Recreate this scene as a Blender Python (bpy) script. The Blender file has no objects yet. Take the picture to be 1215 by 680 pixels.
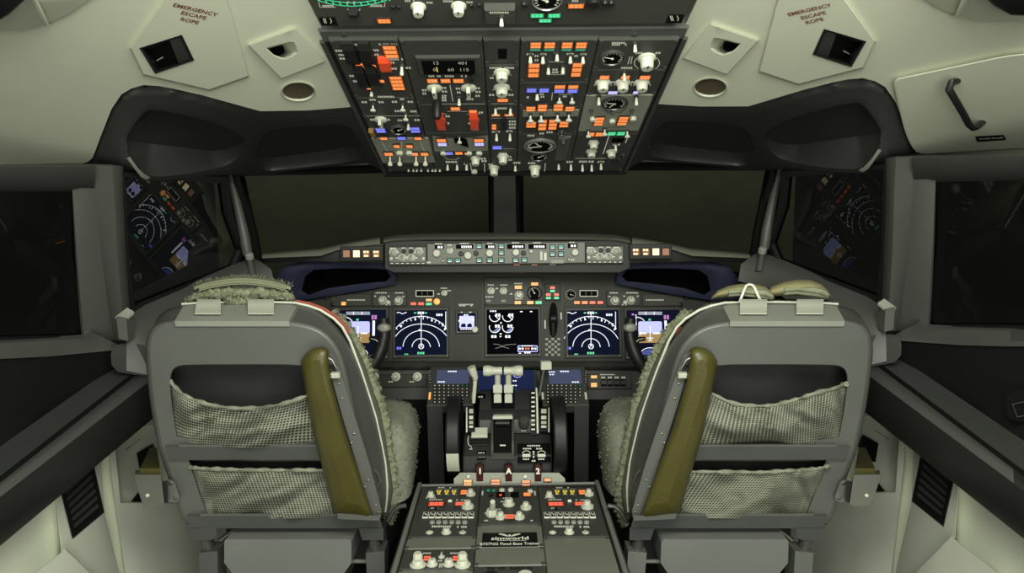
import bpy, bmesh, math, random
import numpy as np
from mathutils import Vector, Matrix, geometry, noise
random.seed(7)
SC = bpy.context.scene
COL = SC.collection
# ------------------------------------------------------------------ camera
F, CX, CY = 850.0, 607.5, 340.0
CAM = Vector((0, 0, 1.25))
PITCH, YAW, ROLL = math.radians(7.0), math.atan(6.0/850), math.radians(0.62)
CR = Matrix.Rotation(-YAW, 3, 'Z') @ Matrix.Rotation(math.radians(90)-PITCH, 3, 'X') @ Matrix.Rotation(-ROLL, 3, 'Z')
def ray(px, py): return CR @ Vector(((px-CX)/F, (CY-py)/F, -1.0))
def P(px, py, d): return CAM + ray(px, py)*d
def proj(w):
    c = CR.transposed() @ (w-CAM)
    return (CX + F*c.x/-c.z, CY - F*c.y/-c.z, -c.z)
cd = bpy.data.cameras.new('camera'); co = bpy.data.objects.new('camera', cd); COL.objects.link(co)
co.matrix_world = Matrix.Translation(CAM) @ CR.to_4x4()
cd.sensor_width = 36.0; cd.lens = 36.0*F/1215.0; cd.clip_start = 0.02
SC.camera = co

class Plane:
    def __init__(s, O, R, U):
        s.O = O; s.R = R.normalized(); s.U = (U-s.R*U.dot(s.R)).normalized(); s.N = s.R.cross(s.U)
        if s.N.dot(CAM-O) < 0: raise RuntimeError('plane faces away')
    def hit(s, px, py, off=0.0):
        r = ray(px, py); return CAM + r*((s.O+s.N*off-CAM).dot(s.N)/r.dot(s.N))
    def uv(s, px, py, off=0.0):
        w = s.hit(px, py, off)-s.O; return w.dot(s.R), w.dot(s.U)
    def at(s, a, b, off=0.0): return s.O + s.R*a + s.U*b + s.N*off
    def M(s, a, b, off=0.0):
        m = Matrix((s.R, s.U, s.N)).transposed().to_4x4(); m.translation = s.at(a, b, off); return m
    def pm(s, px, py, off=0.0, h=0.0):
        a, b = s.uv(px, py, off+h); return s.M(a, b, off)
    def sc(s, px, py): # metres per pixel across, at this point
        return proj(s.hit(px, py))[2]/F
    def rect(s, x0, y0, x1, y1, off=0.0):
        xm, ym = (x0+x1)/2, (y0+y1)/2
        l = s.uv(x0, ym, off)[0]; r = s.uv(x1, ym, off)[0]; t = s.uv(xm, y0, off)[1]; b = s.uv(xm, y1, off)[1]
        return (l+r)/2, (t+b)/2, abs(r-l), abs(t-b)
X3, Y3, Z3 = Vector((1,0,0)), Vector((0,1,0)), Vector((0,0,1))

# ------------------------------------------------------------------ materials
MATS = {}
def mat(name, col, rough=0.5, metal=0.0, emit=None, es=0.0, nz=0.06, bump=0.0, bs=400.0, spec=0.5, nscale=12.0):
    if name in MATS: return MATS[name]
    m = bpy.data.materials.new(name); m.use_nodes = True; nt = m.node_tree; b = nt.nodes['Principled BSDF']
    b.inputs['Roughness'].default_value = rough; b.inputs['Metallic'].default_value = metal
    b.inputs['Specular IOR Level'].default_value = spec
    b.inputs['Base Color'].default_value = (*col, 1)
    tc = nt.nodes.new('ShaderNodeTexCoord')
    if nz > 0:
        n = nt.nodes.new('ShaderNodeTexNoise'); n.inputs['Scale'].default_value = nscale; n.inputs['Detail'].default_value = 5
        nt.links.new(tc.outputs['Object'], n.inputs['Vector'])
        r = nt.nodes.new('ShaderNodeMapRange'); r.inputs['To Min'].default_value = 1-nz*1.6; r.inputs['To Max'].default_value = 1+nz*1.6
        nt.links.new(n.outputs['Fac'], r.inputs['Value'])
        mx = nt.nodes.new('ShaderNodeMix'); mx.data_type = 'RGBA'; mx.blend_type = 'MULTIPLY'; mx.inputs['Factor'].default_value = 1
        mx.inputs[6].default_value = (*col, 1); nt.links.new(r.outputs['Result'], mx.inputs[7])
        nt.links.new(mx.outputs[2], b.inputs['Base Color'])
    if bump > 0:
        n2 = nt.nodes.new('ShaderNodeTexNoise'); n2.inputs['Scale'].default_value = bs; n2.inputs['Detail'].default_value = 3
        nt.links.new(tc.outputs['Object'], n2.inputs['Vector'])
        bp = nt.nodes.new('ShaderNodeBump'); bp.inputs['Strength'].default_value = bump; bp.inputs['Distance'].default_value = 0.002
        nt.links.new(n2.outputs['Fac'], bp.inputs['Height']); nt.links.new(bp.outputs['Normal'], b.inputs['Normal'])
    if emit:
        b.inputs['Emission Color'].default_value = (*emit, 1); b.inputs['Emission Strength'].default_value = es
    MATS[name] = m
    return m
def glass_mat(name, ior=1.55, tint=(0.75,0.78,0.72)):
    m = bpy.data.materials.new(name); m.use_nodes = True; nt = m.node_tree; nt.nodes.clear()
    o = nt.nodes.new('ShaderNodeOutputMaterial'); mx = nt.nodes.new('ShaderNodeMixShader'); f = nt.nodes.new('ShaderNodeFresnel')
    f.inputs['IOR'].default_value = ior; t = nt.nodes.new('ShaderNodeBsdfTransparent'); t.inputs['Color'].default_value = (*tint,1)
    g = nt.nodes.new('ShaderNodeBsdfGlossy'); g.inputs['Roughness'].default_value = 0.0; g.inputs['Color'].default_value = (1,1,1,1)
    nt.links.new(f.outputs[0], mx.inputs[0]); nt.links.new(t.outputs[0], mx.inputs[1]); nt.links.new(g.outputs[0], mx.inputs[2])
    nt.links.new(mx.outputs[0], o.inputs[0]); MATS[name] = m
    return m
def net_mat(name, c1, c2, k=900.0):
    m = bpy.data.materials.new(name); m.use_nodes = True; nt = m.node_tree; b = nt.nodes['Principled BSDF']
    uv = nt.nodes.new('ShaderNodeUVMap'); sp = nt.nodes.new('ShaderNodeSeparateXYZ'); nt.links.new(uv.outputs[0], sp.inputs[0])
    outs = []
    for i, kk in ((0, k*0.9), (1, k)):
        mu = nt.nodes.new('ShaderNodeMath'); mu.operation = 'MULTIPLY'; mu.inputs[1].default_value = kk; nt.links.new(sp.outputs[i], mu.inputs[0])
        si = nt.nodes.new('ShaderNodeMath'); si.operation = 'SINE'; nt.links.new(mu.outputs[0], si.inputs[0]); outs.append(si)
    mxm = nt.nodes.new('ShaderNodeMath'); mxm.operation = 'MAXIMUM'
    nt.links.new(outs[0].outputs[0], mxm.inputs[0]); nt.links.new(outs[1].outputs[0], mxm.inputs[1])
    rp = nt.nodes.new('ShaderNodeMapRange'); rp.inputs['From Min'].default_value = -0.2; rp.inputs['From Max'].default_value = 0.75
    nt.links.new(mxm.outputs[0], rp.inputs['Value'])
    mx = nt.nodes.new('ShaderNodeMix'); mx.data_type = 'RGBA'; mx.inputs[6].default_value = (*c1,1); mx.inputs[7].default_value = (*c2,1)
    nt.links.new(rp.outputs['Result'], mx.inputs['Factor']); nt.links.new(mx.outputs[2], b.inputs['Base Color'])
    bp = nt.nodes.new('ShaderNodeBump'); bp.inputs['Strength'].default_value = 0.8; bp.inputs['Distance'].default_value = 0.002
    nt.links.new(rp.outputs['Result'], bp.inputs['Height']); nt.links.new(bp.outputs['Normal'], b.inputs['Normal'])
    b.inputs['Roughness'].default_value = 0.9; b.inputs['Specular IOR Level'].default_value = 0.2; MATS[name] = m
    return m
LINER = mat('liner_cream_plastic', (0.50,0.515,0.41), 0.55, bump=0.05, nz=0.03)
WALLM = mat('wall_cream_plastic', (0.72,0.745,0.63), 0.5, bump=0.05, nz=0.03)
LINER2 = mat('liner_groove', (0.22,0.23,0.18), 0.6)
COWL = mat('charcoal_moulding', (0.031,0.032,0.030), 0.5, bump=0.15, bs=600)
TRIMG = mat('grey_window_trim', (0.07,0.072,0.066), 0.5, bump=0.15, bs=600)
DARKP = mat('dark_side_panel', (0.002,0.002,0.002), 0.6, bump=0.1)
BLACK = mat('black_plastic', (0.010,0.010,0.010), 0.45, nz=0.0, spec=0.3)
MATTE = mat('matte_black', (0.005,0.005,0.005), 0.9, nz=0.0, spec=0.1)
PANEL = mat('overhead_panel_grey', (0.048,0.05,0.044), 0.5, bump=0.1, spec=0.2)
STRIP = mat('overhead_strip_grey', (0.07,0.073,0.069), 0.45)
LIGHTP = mat('light_plate_grey', (0.24,0.255,0.20), 0.5)
MAINP = mat('instrument_panel_grey', (0.032,0.034,0.027), 0.5, bump=0.1, spec=0.2)
BEZEL = mat('bezel_grey', (0.045,0.047,0.039), 0.45, spec=0.2)
MCPG = mat('mode_panel_grey', (0.13,0.134,0.112), 0.5)
PEDG = mat('pedestal_module_grey', (0.045,0.047,0.041), 0.45, bump=0.1, spec=0.2)
PEDL = mat('pedestal_blank_grey', (0.135,0.142,0.116), 0.42, bump=0.08)
QUAD = mat('quadrant_charcoal', (0.032,0.033,0.032), 0.4, bump=0.1, spec=0.2)
IVORY = mat('ivory_knob', (0.50,0.515,0.42), 0.4, nz=0.02)
WHITE = mat('white_marking', (0.72,0.73,0.62), 0.6, nz=0.0)
STEEL = mat('brushed_steel', (0.22,0.22,0.20), 0.42, metal=0.9)
DSTEEL = mat('dark_fastener', (0.09,0.09,0.085), 0.35, metal=0.6)
SHELL = mat('seat_shell_grey', (0.092,0.095,0.087), 0.42, bump=0.05, nz=0.04)
SEATF = mat('seat_frame_grey', (0.055,0.057,0.056), 0.45)
SEATL = mat('seat_plate_light_grey', (0.24,0.25,0.215), 0.45)
PIPING = mat('white_piping', (0.62,0.63,0.53), 0.5)
OLIVE = mat('olive_armrest_leather', (0.056,0.050,0.0095), 0.42, nz=0.18, nscale=16, bump=0.25, bs=120)
FLEECE = mat('sage_sheepskin', (0.20,0.21,0.14), 0.95, nz=0.25, nscale=60, bump=0.6, bs=260, spec=0.1)
FLEECE2 = mat('grey_green_sheepskin', (0.22,0.232,0.18), 0.95, nz=0.25, nscale=60, bump=0.6, bs=260, spec=0.1)
KHAKI = mat('khaki_cloth', (0.24,0.225,0.115), 0.85, nz=0.2, nscale=30, bump=0.4, bs=200, spec=0.2)
STRAP = mat('pale_webbing', (0.38,0.39,0.32), 0.8, bump=0.4, bs=500)
REDSTR = mat('red_orange_trim', (0.30,0.06,0.035), 0.8, bump=0.4, bs=400)
NETM = net_mat('net_pocket_weave', (0.025,0.026,0.022), (0.25,0.26,0.20), 1250)
NETM2 = net_mat('side_weave', (0.10,0.105,0.08), (0.30,0.31,0.24), 1300)
PKSHADE = mat('pocket_shade_dark', (0.010,0.010,0.009), 0.8, nz=0.1)  # near-black stands in for the shade on the pockets' back walls
NAVY = mat('navy_padding', (0.018,0.022,0.055), 0.8, bump=0.3, bs=300)
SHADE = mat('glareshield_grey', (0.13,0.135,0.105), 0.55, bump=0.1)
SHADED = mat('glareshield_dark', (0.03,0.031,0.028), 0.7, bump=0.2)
PLAC = mat('black_placard', (0.005,0.005,0.005), 0.5, nz=0, spec=0.12)
MAROON = mat('maroon_lettering', (0.16,0.045,0.035), 0.6, nz=0)
REDG = mat('red_guard', (0.62,0.06,0.02), 0.35, nz=0.02, emit=(1,0.1,0.03), es=0.06)
DIALF = mat('dial_face', (0.006,0.006,0.006), 0.3, spec=0.0, nz=0)
SCRN = mat('screen_glass_navy', (0.004,0.005,0.012), 0.3, spec=0.0, nz=0, emit=(0.02,0.03,0.09), es=0.16)
SCRNK = mat('screen_glass_black', (0.003,0.003,0.004), 0.3, spec=0.0, nz=0, emit=(0.01,0.01,0.02), es=0.05)
CDUS = mat('screen_slate_blue', (0.01,0.012,0.03), 0.15, nz=0, emit=(0.10,0.12,0.21), es=0.55, spec=0.1)
DUBLUE = mat('screen_deep_blue', (0.005,0.007,0.02), 0.15, nz=0, emit=(0.03,0.045,0.15), es=0.34, spec=0.1)
GLASS = glass_mat('window_glass', 1.72)
GLASSD = glass_mat('window_glass_dim_reflect', 1.24)  # reflections dimmed in the material by a low index; same plain glass
CARPET = mat('floor_carpet', (0.012,0.012,0.012), 0.95, bump=0.5, bs=200)
SCREENOUT = mat('outside_projection_screen', (0.30,0.30,0.22), 0.95, spec=0.0)
def em2(col): return tuple(col)
def em(name, col, s): return mat(name, tuple(c*0.3 for c in col), 0.4, nz=0, emit=col, es=s)
EO = em('lamp_orange', (1.0,0.235,0.03), 1.0)
EO2 = em('lamp_amber', (1.0,0.42,0.10), 1.1)
ER = em('lamp_red', (1.0,0.12,0.05), 0.85)
EG = em('lamp_green', (0.06,0.75,0.33), 0.8)
EG2 = em('lamp_teal', (0.03,0.36,0.22), 0.45)
EB = em('lamp_blue', (0.13,0.15,0.85), 1.1)
EBW = em('lamp_blue_white', (0.42,0.42,1.0), 1.2)
EW = em('lamp_cream', (1.0,0.86,0.50), 1.3)
EWD = em('display_white', (0.75,0.78,0.85), 1.25)
EGR = em('display_grey', (0.32,0.34,0.42), 0.8)
ELAV = em('display_lavender', (0.46,0.48,0.95), 1.1)
EBR = em('display_brown', (0.42,0.26,0.08), 0.7)
EMG = em('display_magenta', (0.55,0.2,0.6), 0.8)
EYW = em('lamp_yellow', (0.85,0.62,0.06), 0.8)
EDIM = em('lamp_dull_orange', (0.45,0.20,0.12), 0.6)
EWLEG = em('backlit_lettering', (0.62,0.62,0.48), 0.45)

# ------------------------------------------------------------------ objects
WORLD = {}
def reg(o, M, parent=None):
    COL.objects.link(o); WORLD[o.name] = M
    if parent is not None:
        o.parent = parent; o.matrix_basis = WORLD[parent.name].inverted() @ M
    else: o.matrix_basis = M
    return o
def thing(name, label, cat, loc, group=None):
    o = bpy.data.objects.new(name, None); o.empty_display_size = 0.02
    reg(o, Matrix.Translation(loc)); o['label'] = label; o['category'] = cat
    if group: o['group'] = group
    return o
def tag(o, label, cat, group=None):
    o['label'] = label; o['category'] = cat
    if group: o['group'] = group
    return o
def struct(o): o['kind'] = 'structure'; return o

class MB:
    def __init__(s): s.v = []; s.f = []; s.mi = []; s.cur = 0; s.uv = None
    def m(s, i): s.cur = i; return s
    def add(s, vs, fs):
        b = len(s.v); s.v += [Vector(x) for x in vs]
        for f in fs: s.f.append(tuple(b+i for i in f)); s.mi.append(s.cur)
        return s
    def box(s, M, w, h, z0, z1, ch=0.0, taper=1.0):
        w, h = w/2, h/2
        lv = [(w, h, z0), (w, h, z1-ch)] if ch else [(w, h, z0)]
        lv.append(((w-ch)*taper, (h-ch)*taper, z1))
        vs = []
        for (a, b, z) in lv: vs += [M @ Vector(p) for p in ((-a,-b,z),(a,-b,z),(a,b,z),(-a,b,z))]
        fs = [(3,2,1,0)]; n = len(lv)
        for k in range(n-1):
            for i in range(4): j = (i+1) % 4; fs.append((4*k+i, 4*k+j, 4*k+4+j, 4*k+4+i))
        fs.append(tuple(4*(n-1)+i for i in range(4)))
        return s.add(vs, fs)
    def lathe(s, M, prof, seg=16, sx=1.0, sy=1.0, lobes=0, la=0.0):
        vs = []; n = len(prof)
        for (r, z) in prof:
            for k in range(seg):
                a = 2*math.pi*k/seg; rr = r*(1+la*math.cos(lobes*a)) if lobes else r
                vs.append(M @ Vector((rr*sx*math.cos(a), rr*sy*math.sin(a), z)))
        fs = []
        for i in range(n-1):
            for k in range(seg): j = (k+1) % seg; fs.append((i*seg+k, i*seg+j, (i+1)*seg+j, (i+1)*seg+k))
        fs.append(tuple(range(seg-1, -1, -1))); fs.append(tuple((n-1)*seg+k for k in range(seg)))
        return s.add(vs, fs)
    def tube(s, pts, r, seg=8, closed=False, cap=True, flat=None):
        pts = [Vector(p) for p in pts]; n = len(pts); rs = r if isinstance(r, (list, tuple)) else [r]*n
        vs = []; prev = None
        for i in range(n):
            if closed: t = pts[(i+1) % n]-pts[i-1]
            else: t = pts[min(i+1, n-1)]-pts[max(i-1, 0)]
            t.normalize()
            if prev is None:
                a = Vector((0,0,1)) if abs(t.z) < 0.9 else Vector((1,0,0)); u = t.cross(a).normalized()
            else: u = (prev - t*prev.dot(t)).normalized()
            prev = u; w = t.cross(u)
            for k in range(seg):
                an = 2*math.pi*k/seg; vs.append(pts[i] + (u*math.cos(an) + w*math.sin(an)*(flat or 1))*rs[i])
        fs = []; m = n if closed else n-1
        for i in range(m):
            i2 = (i+1) % n
            for k in range(seg): j = (k+1) % seg; fs.append((i*seg+k, i*seg+j, i2*seg+j, i2*seg+k))
        if not closed and cap: fs.append(tuple(range(seg-1,-1,-1))); fs.append(tuple((n-1)*seg+k for k in range(seg)))
        return s.add(vs, fs)
    def prism(s, front, back):
        n = len(front); fs = [tuple(range(n)), tuple(range(2*n-1, n-1, -1))]
        for i in range(n): j = (i+1) % n; fs.append((i, n+i, n+j, j))
        return s.add(list(front)+list(back), fs)
    def loft(s, secs, closed=False, caps=False):
        n = len(secs[0]); vs = [p for c in secs for p in c]; fs = []
        for i in range(len(secs)-1):
            for k in range(n if closed else n-1):
                j = (k+1) % n; fs.append((i*n+k, i*n+j, (i+1)*n+j, (i+1)*n+k))
        if caps: fs.append(tuple(range(n-1,-1,-1))); fs.append(tuple((len(secs)-1)*n+k for k in range(n)))
        return s.add(vs, fs)
    def build(s, name, mats, parent=None, ang=35, origin=None, fix=True, orient=None, solid=0.0, smooth=True, weld=1e-5):
        if not isinstance(mats, (list, tuple)): mats = [mats]
        lo = Vector([min(v[i] for v in s.v) for i in range(3)]); hi = Vector([max(v[i] for v in s.v) for i in range(3)])
        c = origin or (lo+hi)/2
        me = bpy.data.meshes.new(name); me.from_pydata([v-c for v in s.v], [], s.f); me.validate()
        for q in mats: me.materials.append(q)
        if len(me.polygons) == len(s.mi): me.polygons.foreach_set('material_index', s.mi)
        bm = bmesh.new(); bm.from_mesh(me)
        if fix and solid == 0.0: bmesh.ops.recalc_face_normals(bm, faces=bm.faces)
        if orient is not None:   # open sheet: make normals face the point
            tot = sum(((orient-(f.calc_center_median()+c)).normalized()).dot(f.normal)*f.calc_area() for f in bm.faces)
            if tot < 0: bmesh.ops.reverse_faces(bm, faces=bm.faces)
        for f in bm.faces: f.smooth = smooth
        bm.to_mesh(me); bm.free()
        if smooth: me.set_sharp_from_angle(angle=math.radians(ang))
        o = bpy.data.objects.new(name, me); reg(o, Matrix.Translation(c), parent)
        if solid:
            md = o.modifiers.new('thickness', 'SOLIDIFY'); md.thickness = solid; md.offset = -1
            md = o.modifiers.new('crisp_edges', 'EDGE_SPLIT'); md.split_angle = math.radians(ang)
        return o
def inst(me_obj, M, parent):
    o = bpy.data.objects.new(me_obj.name.split('.')[0], me_obj.data)
    return reg(o, M, parent)
def mirror(root, label, relabel=None, group=None):
    """the same thing on the other side of the cockpit's middle plane"""
    S = Matrix.Scale(-1, 4, X3)
    def one(o, par):
        M = WORLD[o.name]
        if o.type == 'EMPTY':
            c = bpy.data.objects.new(o.name.split('.')[0], None); W = Matrix.Translation(S @ M.translation); c.empty_display_size = 0.02
        else:
            me = o.data.copy(); T = S @ M; ctr = T.translation.copy()
            me.transform(Matrix.Translation(-ctr) @ T); me.flip_normals()
            c = bpy.data.objects.new(o.name.split('.')[0], me); W = Matrix.Translation(ctr)
            for md in o.modifiers:
                n = c.modifiers.new(md.name, md.type)
                if md.type == 'SOLIDIFY': n.thickness = md.thickness; n.offset = md.offset
                else: n.split_angle = md.split_angle
        reg(c, W, par)
        for k in ('label','category','group','kind'):
            if k in o: c[k] = o[k]
        for ch in list(o.children): one(ch, c)
        return c
    r = one(root, None)
    if label: r['label'] = label
    return r

# polygon sheets with holes, traced outline lifted to real distance
def inside(p, poly):
    r = False; x, y = p; n = len(poly); j = n-1
    for i in range(n):
        xi, yi = poly[i]; xj, yj = poly[j]
        if (yi > y) != (yj > y) and x < (xj-xi)*(y-yi)/(yj-yi)+xi: r = not r
        j = i
    return r
def smooth_poly(poly, it=2, closed=True):
    """Chaikin corner rounding"""
    for _ in range(it):
        q = []; n = len(poly)
        rng = range(n) if closed else range(n-1)
        if not closed: q.append(poly[0])
        for i in rng:
            a, b = poly[i], poly[(i+1) % n]
            q.append(tuple(a[k]*.75+b[k]*.25 for k in range(len(a)))); q.append(tuple(a[k]*.25+b[k]*.75 for k in range(len(a))))
        if not closed: q.append(poly[-1])
        poly = q
    return poly
def dens(poly, step):
    q = []; n = len(poly)
    for i in range(n):
        a, b = poly[i], poly[(i+1) % n]; L = math.hypot(b[0]-a[0], b[1]-a[1]); k = max(1, int(L/step))
        for t in range(k): q.append((a[0]+(b[0]-a[0])*t/k, a[1]+(b[1]-a[1])*t/k))
    return q
def edist(p, poly):
    best = 1e9; n = len(poly)
    for i in range(n):
        ax, ay = poly[i]; bx, by = poly[(i+1) % n]; dx, dy = bx-ax, by-ay; L = dx*dx+dy*dy or 1e-9
        t = max(0, min(1, ((p[0]-ax)*dx+(p[1]-ay)*dy)/L)); best = min(best, math.hypot(p[0]-ax-t*dx, p[1]-ay-t*dy))
    return best
def sheet(outline, lift, holes=(), grid=14.0):
    """returns (verts, faces, outline loop verts, hole loop verts)"""
    ol = dens(outline, grid); hl = [dens(h, grid*0.6) for h in holes]
    pts = list(ol); edges = [(i, (i+1) % len(ol)) for i in range(len(ol))]
    for h in hl:
        b = len(pts); pts += h; edges += [(b+i, b+(i+1) % len(h)) for i in range(len(h))]
    xs = [p[0] for p in ol]; ys = [p[1] for p in ol]; row = 0; y = min(ys)+grid/2
    while y < max(ys):
        x = min(xs)+(grid/2 if row % 2 else 0)
        while x < max(xs):
            p = (x, y)
            if inside(p, ol) and edist(p, ol) > grid*.45 and all(not inside(p, h) and edist(p, h) > grid*.35 for h in hl): pts.append(p)
            x += grid
        y += grid*.87; row += 1
    V, E, Fc, *_ = geometry.delaunay_2d_cdt([Vector(p) for p in pts], edges, [], 0, 1e-4)
    fs = []
    for f in Fc:
        c = (sum(V[i].x for i in f)/len(f), sum(V[i].y for i in f)/len(f))
        if inside(c, ol) and not any(inside(c, h) for h in hl): fs.append(tuple(f))
    return [lift(p.x, p.y) for p in V], fs, ol, hl
def rbf(ctrl):
    """depth (or any value) interpolated through control points (x, y, value)"""
    A = np.array(ctrl, float); n = len(A); pts = A[:, :2]/100.0
    d = np.linalg.norm(pts[:,None]-pts[None], axis=2); K = np.where(d > 0, d*d*np.log(d+1e-12), 0)
    Q = np.hstack([np.ones((n,1)), pts]); L = np.block([[K+np.eye(n)*1e-3, Q],[Q.T, np.zeros((3,3))]])
    w = np.linalg.solve(L, np.concatenate([A[:,2], np.zeros(3)]))
    def f(x, y):
        dd = np.hypot(pts[:,0]-x/100.0, pts[:,1]-y/100.0); k = np.where(dd > 0, dd*dd*np.log(dd+1e-12), 0)
        return float(k @ w[:n] + w[n] + w[n+1]*x/100.0 + w[n+2]*y/100.0)
    return f
def rcorners(poly, r, k=3):
    """round each corner of a pixel polygon with radius r"""
    out = []; n = len(poly)
    for i in range(n):
        p, a, c = poly[i], poly[i-1], poly[(i+1) % n]
        rr = r[i] if isinstance(r, (list, tuple)) else r
        def unit(q): l = math.hypot(q[0]-p[0], q[1]-p[1]) or 1; m = min(rr, l*.45); return (p[0]+(q[0]-p[0])/l*m, p[1]+(q[1]-p[1])/l*m)
        s, e = unit(a), unit(c)
        for j in range(k+1): t = j/k; out.append(((1-t)**2*s[0]+2*t*(1-t)*p[0]+t*t*e[0], (1-t)**2*s[1]+2*t*(1-t)*p[1]+t*t*e[1]))
    return out
def rrect(x0, y0, x1, y1, r, k=4):
    out = []
    for cx, cy, a0 in ((x1-r,y0+r,-90),(x1-r,y1-r,0),(x0+r,y1-r,90),(x0+r,y0+r,180)):
        for i in range(k+1): a = math.radians(a0+90*i/k); out.append((cx+r*math.cos(a), cy+r*math.sin(a)))
    return out
def text(name, s, M, size, m, parent=None, align='CENTER', ext=0.0, sx=1.0, bold=0.0):
    cu = bpy.data.curves.new('t', 'FONT'); cu.body = s; cu.size = size; cu.align_x = align; cu.align_y = 'CENTER'; cu.extrude = ext; cu.resolution_u = 2
    cu.offset = bold
    t = bpy.data.objects.new('t', cu); COL.objects.link(t)
    me = bpy.data.meshes.new_from_object(t); bpy.data.objects.remove(t); bpy.data.curves.remove(cu)
    me.name = name; me.materials.clear(); me.materials.append(m)
    o = bpy.data.objects.new(name, me)
    return reg(o, M @ Matrix.Diagonal((sx,1,1,1)), parent)
# ================================================================== planes of the place
TILT = math.radians(15)
MP = Plane(P(601,395,2.408), X3, Vector((0, math.sin(TILT), math.cos(TILT))))        # main instrument panel
def nrm(ya, ti):
    a, b = math.radians(ya), math.radians(ti); return Vector((math.cos(a)*math.cos(b), math.sin(a)*math.cos(b), math.sin(b)))
def plane_n(Q, n):
    R = Z3.cross(n).normalized(); return Plane(Q, R, n.cross(R))
W2 = plane_n(P(200,290,1.85), nrm(-13,-20))
W3 = plane_n(W2.hit(112,300)+Vector((-0.03,0,0)), nrm(-15,-19))
a_, b_, c_ = P(388,45,1.33), P(425,127,1.61), P(98,194,1.60)
LP = Plane(c_, (b_-c_), (a_-b_))                                                       # ceiling liner
# ---------------------------------------------------------------- floor and what lies outside
f = MB(); f.box(Matrix.Translation((0,1.6,-0.02)), 2.5, 3.4, 0, 0.02); struct(f.build('floor', CARPET))
s = MB(); secs = []
for z in (-0.5, 3.2): secs.append([Vector((3.6*math.cos(a), 1.2+3.6*math.sin(a), z)) for a in [math.radians(t) for t in range(61, 120, 2)]])
s.loft(secs); o = s.build('backdrop', SCREENOUT, orient=Vector((0,1,1.2)), solid=0.02); struct(o)

# ---------------------------------------------------------------- ceiling liner (left, then mirrored)
liner_edge = [(455,190),(424,126.5),(366,131),(309,132),(240,113),(205,105),(188,102),(170,101),(156,105),(144,112),(132,130),(121,158),(110,187),(106,191),(98,194),(0,195),(-120,196),(-120,-90),(345,-90),(365,0),(388,45),(411,100)]
hatch = [(268,0),(294,90),(248,106),(171,88),(156,57),(196,0),(238,-60),(258,-60)]
outlet = [(296,54),(351,34),(385,73),(334,93)]
def grow(poly, k):
    cx = sum(p[0] for p in poly)/len(poly); cy = sum(p[1] for p in poly)/len(poly)
    return [(cx+(p[0]-cx)*k, cy+(p[1]-cy)*k) for p in poly]
def sheet_obj(name, outline, lift, m, parent=None, holes=(), grid=14, thick=0.01, ang=35, view=None):
    vs, fs, _, _ = sheet(outline, lift, holes, grid); b = MB(); b.add(vs, fs)
    return b.build(name, m, parent, ang, orient=view or CAM, solid=thick)
def raised(mb, poly, lift_off, t0, t1, ch=0.003, inner=None):
    """a raised plate with a soft edge; lift_off(px,py,off) gives the point"""
    n = len(poly); c = (sum(p[0] for p in poly)/n, sum(p[1] for p in poly)/n)
    ins = grow(poly, inner or 0.975)
    vs = [lift_off(*p, t0) for p in poly]+[lift_off(*p, t1-ch*0.4) for p in poly]+[lift_off(*p, t1) for p in ins]
    fs = []
    for k in range(2):
        for i in range(n): j = (i+1) % n; fs.append((k*n+i, k*n+j, (k+1)*n+j, (k+1)*n+i))
    fs.append(tuple(2*n+i for i in range(n)))
    return mb.add(vs, fs)
spk = [(354+19*math.cos(t*math.pi/12), 109+10.5*math.sin(t*math.pi/12)) for t in range(24)]
rec = [(165,57),(216,41),(231,72),(184,88)]
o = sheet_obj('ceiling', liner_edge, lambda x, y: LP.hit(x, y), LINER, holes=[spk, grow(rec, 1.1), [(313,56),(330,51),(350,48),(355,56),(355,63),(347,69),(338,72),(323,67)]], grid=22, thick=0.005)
struct(o); c2 = mirror(o, None)
def hatch_thing(lab_side, other):
    th = thing('escape_rope_hatch', f'cream hatch lettered EMERGENCY ESCAPE ROPE {lab_side}', 'hatch', LP.hit(225,60))
    rr = grow(rec, 0.985)
    vs, fs, ol, hl = sheet(hatch, lambda x, y: LP.hit(x, y, 0.0075), [rr], 16); b = MB(); b.add(vs, fs)
    n = len(ol)                                  # softened edge down to the liner
    og = grow(ol, 1.03); vs2 = [LP.hit(*p, 0.0075) for p in ol]+[LP.hit(*p, 0.0055) for p in grow(ol, 1.018)]+[LP.hit(*p, 0.0004) for p in og]
    b.add(vs2, [(k*n+i, k*n+(i+1) % n, (k+1)*n+(i+1) % n, (k+1)*n+i) for k in range(2) for i in range(n)])
    b.build('hatch_panel', LINER, th, fix=False, orient=CAM, ang=25)
    b = MB(); rimo = rec; rimi = grow(rec, 0.88)  # black recessed grip: frame, well and the sliding flap
    vs = [LP.hit(*p, 0.007) for p in rimo]+[LP.hit(*p, 0.010) for p in grow(rec,0.97)]+[LP.hit(*p, 0.009) for p in rimi]+[LP.hit(*p, -0.032) for p in grow(rec, .62)]
    fs = [(k*4+i, k*4+(i+1) % 4, (k+1)*4+(i+1) % 4, (k+1)*4+i) for k in range(3) for i in range(4)]+[(12,13,14,15)]
    b.add(vs, fs); b.build('recessed_grip', BLACK, th, fix=False, orient=CAM, smooth=False)
    b = MB(); fl = [(201,48),(214,44),(227,71),(212,76)]
    raised(b, fl, LP.hit, -0.02, 0.006, 0.002, 0.94); b.build('grip_flap', COWL, th)
    b = MB(); b.tube([LP.hit(186,72,-0.024), LP.hit(193,68,-0.022)], 0.0012, 6); b.build('pull_pin', IVORY, th)
    return th
h = hatch_thing('beside the outlet plate on the side with the two blue-lit reflections', '')
h['label'] = 'cream EMERGENCY ESCAPE ROPE hatch with black grip above the window that reflects displays'
hr = mirror(h, 'cream EMERGENCY ESCAPE ROPE hatch with black grip next to the black-handled stowage door')
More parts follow.
